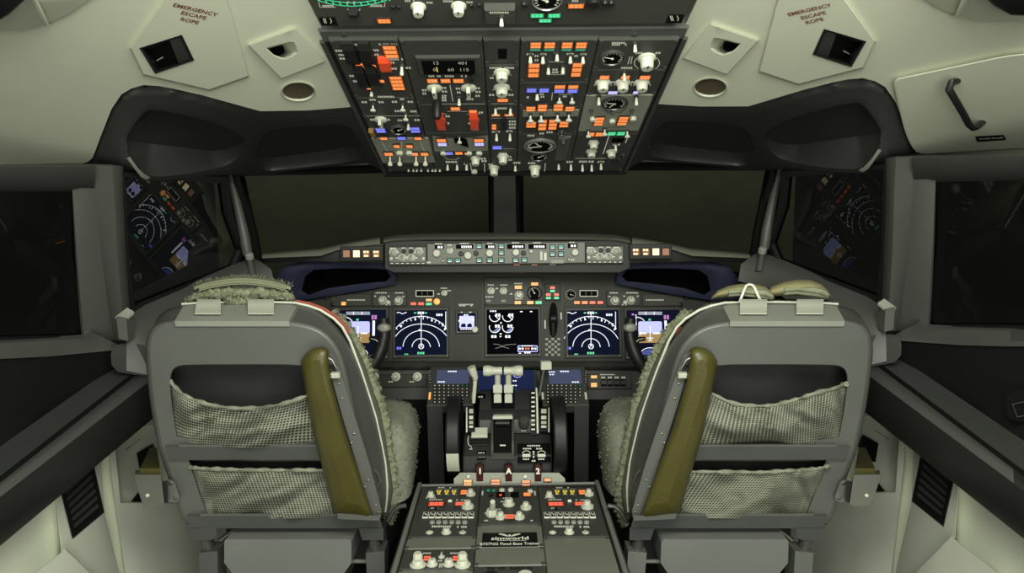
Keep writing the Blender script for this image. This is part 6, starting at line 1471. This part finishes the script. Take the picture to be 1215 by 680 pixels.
def seat(label, s_):
    S = SB if s_ < 0 else SBR; X = (lambda x, y: (x, y)) if s_ < 0 else mx; sg = 1 if s_ < 0 else -1
    H = lambda x, y, o=0.0: S.hit(*X(x, y), o)
    HL = lambda L, o=0.0: [H(x, y, o) for x, y in L]
    th = thing('pilot_seat', label, 'seat', Vector((S.O.x+.02*sg, S.O.y+.2, 0)))
    # --- back face with its opening, wrap-round shell
    outl = [(219,626),(206,590),(196,556),(187,530),(178,480),(173,430),(172,404),(175,392),(182,384.5),(195,380),(220,378.5),(300,378.5),(345,380),(372,385),(390,394),(401,408),(408,425),(420,480),(432,535),(442,590),(448,626)]
    open1 = smooth_poly([(211,527),(205,490),(201,455),(203,440),(210,434),(222,432.5),(300,432),(355,432.5),(372,437),(382,450),(392,490),(398,527)], 1)
    open2 = [(246,612),(236,585),(225,550),(224,546),(395,546),(405,560),(420,612)]
    def toward(L, k):   # move a closed pixel loop inward by k px
        out = []; n = len(L)
        for i in range(n):
            a, c = L[i-1], L[(i+1) % n]; tx, ty = c[0]-a[0], c[1]-a[1]; l = math.hypot(tx, ty) or 1; nx, ny = -ty/l, tx/l
            p = L[i]
            if not inside((p[0]+nx*2, p[1]+ny*2), L): nx, ny = -nx, -ny
            out.append((p[0]+nx*k, p[1]+ny*k))
        return out
    outs = dens(outl, 9)
    for _ in range(2): outs = [tuple((outs[i-1][k]+2*outs[i][k]+outs[(i+1) % len(outs)][k])/4 for k in (0,1)) for i in range(len(outs))]
    inl = toward(outs, 5.5)
    vs, fs, ol, hl = sheet(inl, lambda x, y: H(x, y), [open1, open2], 30); b = MB(); b.add(vs, fs)
    for h in hl:
        m = len(h); a0 = HL(h); a1 = [H(*p, -.004) for p in toward(h, .8)]; a2 = HL(toward(h, 1.5), -.012); a3 = HL(toward(h, 1.5), -.05); b.loft([a_+[a_[0]] for a_ in (a0, a1, a2, a3)])
    back = outs; n = len(back)
    front_c = [(219,626),(214,590),(208,556),(200,530),(190,480),(183,430),(178,400),(178,381),(184,371),(197,364.5),(222,361),(300,359),(350,360),(378,367),(401,384),(414,404),(428,439),(446,496),(457,549),(459,590),(455,626)]
    fr = []
    for p in back:
        best = None
        for i in range(len(outl)):
            a, c = outl[i], outl[(i+1) % len(outl)]; dx, dy = c[0]-a[0], c[1]-a[1]; t = max(0, min(1, ((p[0]-a[0])*dx+(p[1]-a[1])*dy)/(dx*dx+dy*dy))); dd = math.hypot(a[0]+dx*t-p[0], a[1]+dy*t-p[1])
            if best is None or dd < best[0]: best = (dd, i, t)
        i, t = best[1:]; f0, f1 = front_c[i], front_c[(i+1) % len(front_c)]; fr.append((f0[0]+(f1[0]-f0[0])*t, f0[1]+(f1[1]-f0[1])*t))
    for _ in range(3): fr = [tuple((fr[i-1][k]+2*fr[i][k]+fr[(i+1) % n][k])/4 for k in (0,1)) for i in range(n)]
    L0 = HL(inl); La = HL(toward(outs, 2.6), -.0025); Lb = HL(toward(outs, .7), -.008); Lc = HL(outs, -.018); LF = [H(*p, -.125) for p in fr]
    mid = lambda t: [a*(1-t)+c*t for a, c in zip(Lc, LF)]
    Lx = [c+(c-a).normalized()*-.001 for a, c in zip(Lc, LF)]; LG = [H(*p, -.134) for p in toward(fr, 1.5)]; LH = [H(*p, -.135) for p in toward(fr, 6)]
    b.loft([l+[l[0]] for l in (L0, La, Lb, Lc, mid(.35), mid(.7), LF, LG, LH)])
    b.build('back_shell', SHELL, th, fix=True, ang=60)
    # dark inner back of the cushion seen through the openings
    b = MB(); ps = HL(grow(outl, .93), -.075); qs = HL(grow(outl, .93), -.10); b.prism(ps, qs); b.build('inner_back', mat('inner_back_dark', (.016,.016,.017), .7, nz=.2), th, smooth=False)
    # cross bars
    for yb, yt, xa, xb in ((545,530,196,404),(627,612,221,450)):
        b = MB(); M = None; c4 = [(xa,yt),(xb,yt),(xb+4,yb),(xa+4,yb)]
        f = HL(c4, .012); bk = HL(c4, -.03); b.prism(f, bk); b.build('cross_bar', SEATF if s_ < 0 else SEATF, th, smooth=False)
        b = MB(); c4 = [(xa+16,yt-2.5),(xb-2,yt-2.5),(xb-2,yt+.5),(xa+16,yt+.5)]; b.prism(HL(c4, .013), HL(c4, -.002)); b.build('bar_lip', SHELL, th, smooth=False)
    # top plate with two straps
    TPt = lambda x, y, o=0.0: H(x, y, -.02-.085*max(0, min(1, (382-y)/22))+o)
    pl_ = [(207,381),(343,381),(352,364),(346,361.5),(226,362),(217,364)]
    b = MB(); f = [P(*X(x, y), proj(H(x, y, -.115*max(0, (381-y)/22)))[2]-.008) for x, y in pl_]; bk = [p+Vector((0,.004,-.012)) for p in f]; b.prism(f, bk); b.build('top_plate', SEATL, th, smooth=False)
    for x0, x1 in ((231,262),(294,325)):
        if s_ > 0: x0, x1 = (1209-976+ (0 if x0 == 231 else 0), 1209-944) if x0 == 231 else (1209-909, 1209-877)
        b = MB(); secs = []
        for y, lift, dd in ((355,.010,.10),(358,.016,.085),(362,.016,.075),(367,.013,.055),(371.5,.011,.030)):
            sk = 3 if x0 == 231 else 0
            secs.append([P(*X(x, y), proj(H(x, y, -dd))[2]-lift) for x in np.linspace(x0+sk*(371-y)/16, x1, 5)])
        b.loft(secs); b.build('strap', STRAP, th, orient=CAM, solid=.003, ang=50)
    # white piping round the shell's front edge
    pip = [(216,361),(235,360),(300,358.5),(350,359.5),(366,363),(380,368),(396,378),(406,388),(415,404),(428,439),(437,467),(446,496),(452,524),(457,549),(459.5,575),(459,590),(457,607)]
    b = MB(); b.tube([H(x, y, -.128) for x, y in pip], .0035, 6); b.build('edge_piping', PIPING, th, ang=60)
    rs = [(352,357.5),(368,360.5),(384,366.5),(398,375),(408,385),(414,395)] if s_ < 0 else [(401,388),(405,394),(407,400)]
    b = MB(); b.tube([H(x, y, -.142) for x, y in rs], .0038, 8); b.build('red_trim', REDSTR, th, ang=60)
    # cushion side wrapped in woven cloth, with a fleece fringe beyond it
    frg = [(222,356),(300,354.5),(350,355),(372,360),(392,371),(408,385),(419,402),(428.5,420),(437,440),(445,466),(452,483),(459,520),(466,567),(468,585),(466,600),(460,620)]
    ins = [(222,361),(300,359),(350,360),(368,364),(385,371),(399,382),(410,396),(420,416),(429,440),(438,467),(446,496),(452,524),(457,549),(459.5,575),(459,592),(455,615)]
    b = MB(); secs = [[H(x, y, -.126) for x, y in ins], [H((x*.4+u*.6), (y*.4+v*.6), -.165) for (x, y), (u, v) in zip(ins, frg)], [H(x, y, -.205) for x, y in frg], [H(x-14, y+12, -.235) for x, y in frg]]
    b.loft(secs); o = b.build('cushion_side', NETM2, th, orient=CAM, ang=60)
    uvl = o.data.uv_layers.new(name='UVMap')
    for lp in o.data.loops: v = o.data.vertices[lp.vertex_index].co; uvl.data[lp.index].uv = (v.z+v.x*.3, v.y)
    rnd = random.Random(5+s_); b = MB(); fz = []
    fp = [H(x, y, -.20) for x, y in smooth_poly(frg[4:], 2, False)]
    woolbody(b, fp, [.013 for _ in fp], 3+s_, 14, 150, .010, .009)
    for p in fp:
        for k in range(3): fz.append((p+Vector((rnd.uniform(-.008,.012)*sg, rnd.uniform(-.01,.01), rnd.uniform(-.01,.01))), Vector((sg*.9,-.35,.1))))
    tufts(b, fz, 1600, .008, .0013, rnd); b.build('fleece_fringe', FLEECE, th, fix=False, ang=60)
    # net pockets
    def pocket(top, bot, name, bulge, seed, folds):
        nu, nv = 40, 16; b = MB(); secs = []
        def ev(L, t):
            k = t*(len(L)-1); i = min(int(k), len(L)-2); f = k-i; return (L[i][0]*(1-f)+L[i+1][0]*f, L[i][1]*(1-f)+L[i+1][1]*f)
        top, bot = smooth_poly(top, 2, False), smooth_poly(bot, 1, False)
        for i in range(nv+1):
            v = i/nv; row = []
            for j in range(nu+1):
                u = j/nu; a, c = ev(top, u), ev(bot, u); x, y = a[0]+(c[0]-a[0])*v, a[1]+(c[1]-a[1])*v
                o_ = -.014+bulge*math.sin(math.pi*u)**.6*math.sin(math.pi*(.15+.85*v))**.8
                o_ += folds*(noise.noise(Vector((u*3.6+v*2.4, v*1.6-u*1.2, seed)))*.9+noise.noise(Vector((u*14+v*5, v*4, seed+5)))*.35)*math.sin(math.pi*u)**.4
                if v < .06: o_ += .004
                row.append(H(x, y, o_))
            secs.append(row)
        b.loft(secs); o = b.build(name, NETM, th, orient=CAM, solid=.002, ang=80)
        uvl = o.data.uv_layers.new(name='UVMap'); W = (secs[0][0]-secs[0][-1]).length; Hh = (secs[0][20]-secs[-1][20]).length
        for lp in o.data.loops:
            vi = lp.vertex_index; uvl.data[lp.index].uv = ((vi % (nu+1))/nu*W, (vi//(nu+1))/nv*Hh)
        b = MB(); b.tube([p+S.N*.003 for p in secs[0]], [.0040+.0014*math.sin(j*1.9)+.0008*math.sin(j*.7) for j in range(nu+1)], 8); b.build('gathered_hem', NETM_HEM, o, ang=60)
        return o
    if s_ < 0:
        pocket([(202,451),(212,463),(226,472),(243,478),(262,482),(282,484),(305,483.5),(326,481),(345,476),(362,470),(380,464),(390,460)], [(209,529),(250,530),(310,532),(398,530)], 'net_pocket', .05, 1.5, .07)
        pocket([(226,554),(260,556),(310,557),(360,557),(400,557)], [(247,614),(300,616),(360,615),(420,614)], 'net_pocket', .035, 4.5, .06)
    else:
        pocket([(203,455),(208,455),(216,460),(234,464),(250,469),(262,473),(275,477),(290,480.5),(310,481),(330,480),(348,474),(362,466),(380,462)], [(209,529),(250,530),(310,531),(398,530)], 'net_pocket', .045, 8.5, .075)
        pocket([(222,552),(236,556),(262,557),(300,560),(340,559),(400,559)], [(245,614),(300,616),(360,615),(420,614)], 'net_pocket', .035, 12.5, .06)
    # stowed inboard armrest: olive cushion, metal side plate, latch, screws
    cu = [(401,611),(395,608),(385,565),(371,514),(362,465),(357,436),(357,428),(363,419),(371,413.5),(382,411),(389,413.5),(390,424),(393,452),(408,508),(424,555),(434,585),(441,606),(443,613),(438,615)]
    b = MB(); cd_ = dens(cu, 12); rings = []
    for o_, k_ in ((.004,1.0),(.030,1.0),(.046,.985),(.058,.94),(.066,.84),(.072,.66),(.075,.40)):
        cx_ = lambda p: 372+(p[1]-410)*.245
        rings.append([H(cx_(p)+(p[0]-cx_(p))*(k_ if k_ > .9 else k_), 513+(p[1]-513)*(1-(1-k_)*.25), o_+.006*noise.noise(Vector((p[0]*.07,p[1]*.02,s_+k_)))) for p in cd_])
    b.loft([r+[r[0]] for r in rings]); b.add(rings[-1], [tuple(range(len(cd_)))]); b.add(rings[0], [tuple(range(len(cd_)))]); b.build('stowed_armrest', OLIVE, th, ang=60)
    arm = [c for c in th.children if c.name.startswith('stowed_armrest')][0]
    sp_ = [(389,418),(396,421),(400,430),(406,447),(415,476),(427,513),(439,552),(448,587),(453,607),(451,615),(444,615),(432,580),(420,540),(405,490),(394,450)]
    b = MB(); b.prism(HL(sp_, .035), HL(sp_, .008)); b.build('side_plate', SHELL, arm, smooth=False)
    for x, y in ((402,456),(406,473),(420,515),(417,526),(437,570),(433,578),(446,600),(449,608)):
        b = MB(); b.lathe(S.pm(*X(x, y), .035), [(.0028,0),(.0028,.001),(.0012,.0022)], 8); b.build('plate_screw', STEEL, arm)
    b = MB(); b.tube([H(x, y, .05) for x, y in ((384,426),(389,424.5),(394,427),(399,436))], .003, 8); b.build('latch_spring', STEEL, arm, ang=60)
    b = MB(); M = S.pm(*X(399,444), .04); b.box(M, .018, .011, 0, .012, .002); b.build('latch_button', STRAP, arm)
    b = MB(); b.box(S.pm(*X(396,438), .036) @ Matrix.Rotation(math.radians(18*sg),4,'Z'), .007, .022, 0, .003); b.build('latch_slot', BLACK, arm)
    b = MB(); b.tube([H(x, y, .055) for x, y in ((364,421),(371,424),(380,423),(391,418))], .0016, 5); b.build('cushion_seam', OLIVE, arm, ang=60)
    b = MB(); b.prism(HL([(400,609),(446,612),(452,611),(450,618),(401,616)], .06), HL([(400,609),(446,612),(452,611),(450,618),(401,616)], .004)); b.build('armrest_bracket', SHELL, arm, smooth=False)
    # lowered outboard armrest: steel end, olive pad
    d0 = 1.56; Pq = lambda L, d: [P(*X(x, y), d) for x, y in L]
    b = MB(); f = Pq([(160,563),(191,563.5),(195,598),(190,601),(170,601),(160,569)], d0); bk = Pq([(160.5,558),(189,558.5),(199,592),(195,598),(172,598),(161,566)], d0+.07); b.prism(f, bk); oa = b.build('outboard_armrest', STEEL, th, ang=20)
    b = MB(); f = Pq([(165,562),(189,563),(188,561),(165.5,560)], d0+.015); f = Pq([(165,563),(190,563.5),(190,556),(166,556)], d0+.02); bk = Pq([(177,540),(187,541),(186,531),(178,531)], d0+.30); b.prism(f, bk); b.build('armrest_pad', OLIVE, oa, ang=20)
    b = MB(); b.lathe(Matrix.Translation(P(*X(175,588),d0-.001)) @ CR.to_4x4(), [(.004,-.002),(.004,.001),(.002,.002)], 10); b.build('pivot_screw', IVORY, oa)
    b = MB(); f = Pq([(190,572),(199,570),(199,596),(191,597)], d0+.005); bk = Pq([(190,572),(199,570),(199,596),(191,597)], d0+.05); b.prism(f, bk); b.build('pivot_gap', BLACK, oa, smooth=False)
    b = MB(); f = HL([(194,571),(202,569),(207,572),(213,590),(211,595),(200,596)], .016); bk = HL([(194,571),(202,569),(207,572),(213,590),(211,595),(200,596)], .004); b.prism(f, bk); b.build('pivot_bracket', mat('worn_bracket', (.17,.175,.165), .4, metal=.4), oa, smooth=False)
    for x, y in ((203,573),(208,591)):
        b = MB(); b.lathe(S.pm(*X(x, y), .016), [(.005,0),(.005,.002),(.002,.003)], 10); b.build('bracket_bolt', STEEL, oa)
    # wiring clips on the inboard side
    b = MB(); b.tube([H(x, y, -.06) for x, y in ((443,556),(448,562),(452,570),(448,577),(443,583),(449,590))], .003, 6); b.build('side_cable', SHELL, th, ang=60)
    # foot blocks, legs, under-seat box
    for x0, x1, x2, x3 in ((219,257,250,229),(425,455,455,430)):
        b = MB(); L = [(x0,626),(x1,626),(x1,638),(x2,641),(x3,641)]; b.prism(HL(L, .012), HL(L, -.09)); b.build('base_block', SEATF, th, smooth=False)
    for x0, x1 in ((236,258),(434,456)):
        b = MB(); a = [P(*X(x, y), d) for x, y, d in ((x0,656,1.62),(x1,654,1.62),(x1+3,780,1.62),(x0+6,780,1.62))]; b.prism(a, [p+Y3*.05 for p in a]); 
        o = b.build('leg', SEATF if s_ < 0 else SHELL, th, smooth=False)  # same legs, darker grey on one seat: its shade is put into the colour
        b = MB(); c_ = P(*X((x0+x1)/2, 655), 1.645); b.tube([c_, c_+Z3*.06], .014, 12); b.build('leg_spring', DSTEEL, o, ang=60)
    # legs reach the floor
    for x0, x1 in ((240,260),(438,458)):
        top = P(*X((x0+x1)/2, 760), 1.645); b = MB(); b.box(Matrix.Translation((top.x, top.y, 0)), .04, .06, 0.001, top.z+.02); b.build('leg_foot', SEATF, th, smooth=False)
    b = MB(); L = [(268,640),(414,640),(417,643),(417,668),(407,682),(400,720),(285,720),(277,682),(266,668),(266,643)]
    f = [P(*X(x, y), 1.60+(y-640)*.0006) for x, y in L]; b.prism(f, [p+Y3*.24 for p in f]); b.build('under_seat_box', mat('box_grey', (.15,.155,.145), .45), th, ang=20)
    for y_ in (666,): b = MB(); b.tube([P(*X(x, y_), 1.66) for x in (258, 268)], .005, 8); b.build('cross_pin', SHELL, th); 
    b = MB(); b.tube([P(*X(x, y_), 1.66) for x in (416, 436)], .005, 8); b.build('cross_pin', SHELL, th)
    b = MB(); b.tube([P(*X(x, y), 1.66) for x, y in ((262,641),(272,633),(280,628))], .006, 8); b.build('recline_rod', STEEL, th, ang=60)
    # seat pan under a sheepskin cover
    b = MB(); rr = []
    def rring(k, z, w0, w1, y0, y1):
        out = []
        for t in range(36):
            a = 2*math.pi*t/36; cx_ = math.copysign(abs(math.cos(a))**.45, math.cos(a)); cy_ = math.copysign(abs(math.sin(a))**.45, math.sin(a)); out.append(Vector((w0+(w1-w0)*(cx_*.5*k+.5), y0+(y1-y0)*(cy_*.5*k+.5), z)))
        return out
    xin = P(*X(489,500),1.93).x; xo = xin-sg*.50; zt = P(*X(480,488),1.93).z
    for k, dz in ((1.0,-.20),(1.02,-.12),(1.02,-.06),(.99,-.02),(.93,.0),(.75,.006),(.4,.008)): rr.append(rring(k, zt+dz, min(xin,xo), max(xin,xo), 1.72, 2.03))
    fl = [p for r in rr for p in r]; 
    for p in fl: 
        p += noise.noise_vector(p*9+Vector((s_*3,0,0)))*.014; p += noise.noise_vector(p*38)*.004
    b.loft([r+[r[0]] for r in rr]); b.add(rr[-1], [tuple(range(36))]); o = b.build('seat_cushion', FLEECE2, th, ang=80)
    b = MB(); rnd = random.Random(11); fz = []
    for r0, r1 in zip(rr[:5], rr[1:6]):
        for k in range(36):
            for _ in range(5):
                u_, v_ = rnd.random(), rnd.random(); p = r0[k].lerp(r0[(k+1) % 36], u_).lerp(r1[k].lerp(r1[(k+1) % 36], u_), v_)
                if (p.x-(xin+xo)/2)*sg > .10: fz.append((p, (p-Vector(((xin+xo)/2,1.88,zt-.15))).normalized()))
    tufts(b, fz, 1800, .0035, .0012, rnd); b.build('fleece_fringe', FLEECE2, o, fix=False, ang=60)
    b = MB(); c_ = Vector(((xin+xo)/2, 1.88, 0)); b.box(Matrix.Translation(c_), .40, .34, zt-.34, zt-.17, .02); b.build('seat_pan', QUAD, th, ang=25)
    b = MB(); b.tube([P(*X(x, y), 1.72) for x, y in ((460,618),(467,606),(474,601),(482,600))], .006, 8); b.build('adjust_lever', DSTEEL, th, ang=60)
    return th, H, X, S, sg
NETM_HEM = mat('net_hem', (.20,.208,.155), .9, nz=.3, nscale=120, bump=.6, bs=300)
sl, HLft, XL_, SL_, _ = seat('grey pilot seat with fluffy sheepskin bundle on top and red trim on its edge', -1)
sr, HRgt, XR_, SR_, _ = seat('grey pilot seat with two rolled khaki cushions on top', 1)
# sheepskin bundle lying on the first seat's top: folded cloth band above, curly wool below
th = thing('sheepskin_headrest_cover', 'folded sage sheepskin bundle lying on top of the seat with red trim', 'sheepskin', P(285,350,1.64))
b = MB(); secs = []; rnd = random.Random(3)
for i in range(25):
    u = i/24; x = 230+(345-230)*u; y = 343.5-11*math.sin(math.pi*u)**.8*(.9) ; row = []
    for j in range(14):
        a = 2*math.pi*j/14; ry = 6.0*(.45+.55*math.sin(math.pi*min(max(u,.06),.94))**.5); row.append(P(x, y-1.0-ry*math.sin(a)*.9, 1.655+.05*math.cos(a)-.003*math.cos(a*5)))
    secs.append(row)
b.loft(secs, closed=True, caps=True); b.build('folded_cloth', FLEECE, th, ang=70)
for k in range(4):
    b = MB(); b.tube([P(232+112*u, 343.5-9.9*math.sin(math.pi*u)**.8-3.0+k*1.9+.6, 1.604-.004*(k in (1,2))) for u in np.linspace(.04,.96,20)], .0014, 5); b.build('cloth_rib', mat('rib_sage', (.24,.25,.16), .9), th, ang=60)
def woolroll(name, pts, r, d, n, seed, L=.006, m=FLEECE):
    b = MB(); rnd = random.Random(seed); c = [P(x, y, d) for x, y in pts]
    woolbody(b, c, [k*d/F for k in r], seed); fz = [(v, Vector((0,-.5,.6))) for v in list(b.v)]
    tufts(b, fz, n*2, L, .0013, rnd); return b.build(name, m, th, fix=False, ang=75)
woolroll('curly_wool_fold', [(221,356),(232,351.5),(250,349),(270,348),(290,347.5),(310,348),(328,349.5),(342,352),(348,354)], [1.5,4,6,6.5,6.5,6.5,6,4.5,2], 1.625, 420, 21)
woolroll('curly_wool_tail', [(268,357),(278,358.5),(290,358.5),(300,356.5)], [4,5,5,4], 1.60, 160, 22)
b = MB(); rnd = random.Random(9); fz = [(P(230+116*u, 343.5-10.5*math.sin(math.pi*u)**.8-4, 1.64), Vector((0,-.2,1))) for u in np.linspace(0,1,40)]
tufts(b, fz, 260, .008, .0016, rnd); b.build('wool_edge', FLEECE, th, fix=False)
# two rolled khaki cushions on the other seat, and the white carrying loop
def roll(label, pts, rad, d, seed, dy=.05):
    th = thing('rolled_cushion', label, 'cushion', P(*pts[len(pts)//2], d)); b = MB(); secs = []; n = len(pts)
    for i, (x, y) in enumerate(pts):
        row = []
        for j in range(18):
            a = 2*math.pi*j/18; rr = rad[i]*(1+.10*noise.noise(Vector((i*.45,j*.5,seed)))); row.append(P(x+1.5*noise.noise(Vector((j,i,seed))), y-rr*math.sin(a), d+dy*math.cos(a)*min(1,rad[i]/5)))
        secs.append(row)
    b.loft(secs, closed=True, caps=True); b.build('rolled_cloth', KHAKI, th, ang=70)
    b = MB(); i0, i1 = int(n*.35), n-1
    for sgn, off in ((-1,.35),(-1,.62)):
        b.tube([P(pts[i][0], pts[i][1]+rad[i]*(.15 if off < .5 else .6)+.5*math.sin(i*2.1), d-dy*(.95 if off < .5 else .8)) for i in range(i0, i1)], [.006+.002*math.sin(i*1.7) for i in range(i0, i1)], 8)
    b.build('gathered_fold', FLEECE, th, ang=60); return th
roll('khaki rolled cushion with white loop on it, lower of the pair on the seat', [(844,354),(852,349),(864,346),(878,344.5),(894,344.5),(908,347),(916,351),(919,354)], [1.5,4.5,6.5,7.5,8,7,4.5,1.5], 1.64, 2.0)
roll('khaki rolled cushion nearer the broad window post, higher of the pair on the seat', [(908,350),(916,346),(930,343),(946,341.5),(962,342),(974,345),(982,349),(986,351)], [2,6,8.5,9.5,9.5,8,5,1.5], 1.66, 6.0)
th = thing('carrying_loop', 'white rope loop standing on the strap of the khaki cushion seat', 'loop', P(890,358,1.58))
b = MB(); b.tube([P(x, y, d) for x, y, d in ((877.5,359,1.585),(880,352,1.58),(883,344,1.58),(885,339.5,1.585),(888.5,337.5,1.59),(893,338.5,1.59),(895.5,342,1.585),(899,350,1.58),(903,357,1.585),(902,360,1.59))], .0032, 8); b.build('rope', PIPING, th, ang=60)
# ================================================================== light
w = bpy.data.worlds.new('world'); SC.world = w; w.use_nodes = True
w.node_tree.nodes['Background'].inputs[0].default_value = (0.9,0.95,0.8,1); w.node_tree.nodes['Background'].inputs[1].default_value = 0.006
def area(name, loc, target, sx, sy, power, col=(0.98,1.0,0.87)):
    l = bpy.data.lights.new(name, 'AREA'); l.shape = 'RECTANGLE'; l.size = sx; l.size_y = sy; l.energy = power; l.color = col
    o = bpy.data.objects.new(name, l); o.matrix_world = Matrix.Translation(loc) @ (Vector(target)-Vector(loc)).to_track_quat('-Z','Y').to_matrix().to_4x4(); COL.objects.link(o); return o
area('doorway_light', (0.36,-0.85,1.02), (0,1.6,0.9), 0.7, 1.8, 31)
area('added_wall_fill', (-0.36,-0.85,1.02), (0,1.6,0.9), 0.7, 1.8, 15)  # second strip added behind the camera to fill the side walls
area('dome_light', (0.1,0.35,1.70), (0,1.35,0.75), 1.0, 0.4, 27)
SC.view_settings.view_transform = 'Standard'; SC.view_settings.look = 'None'; SC.view_settings.gamma = 1; SC.view_settings.exposure = 0
SC.view_settings.use_curve_mapping = False
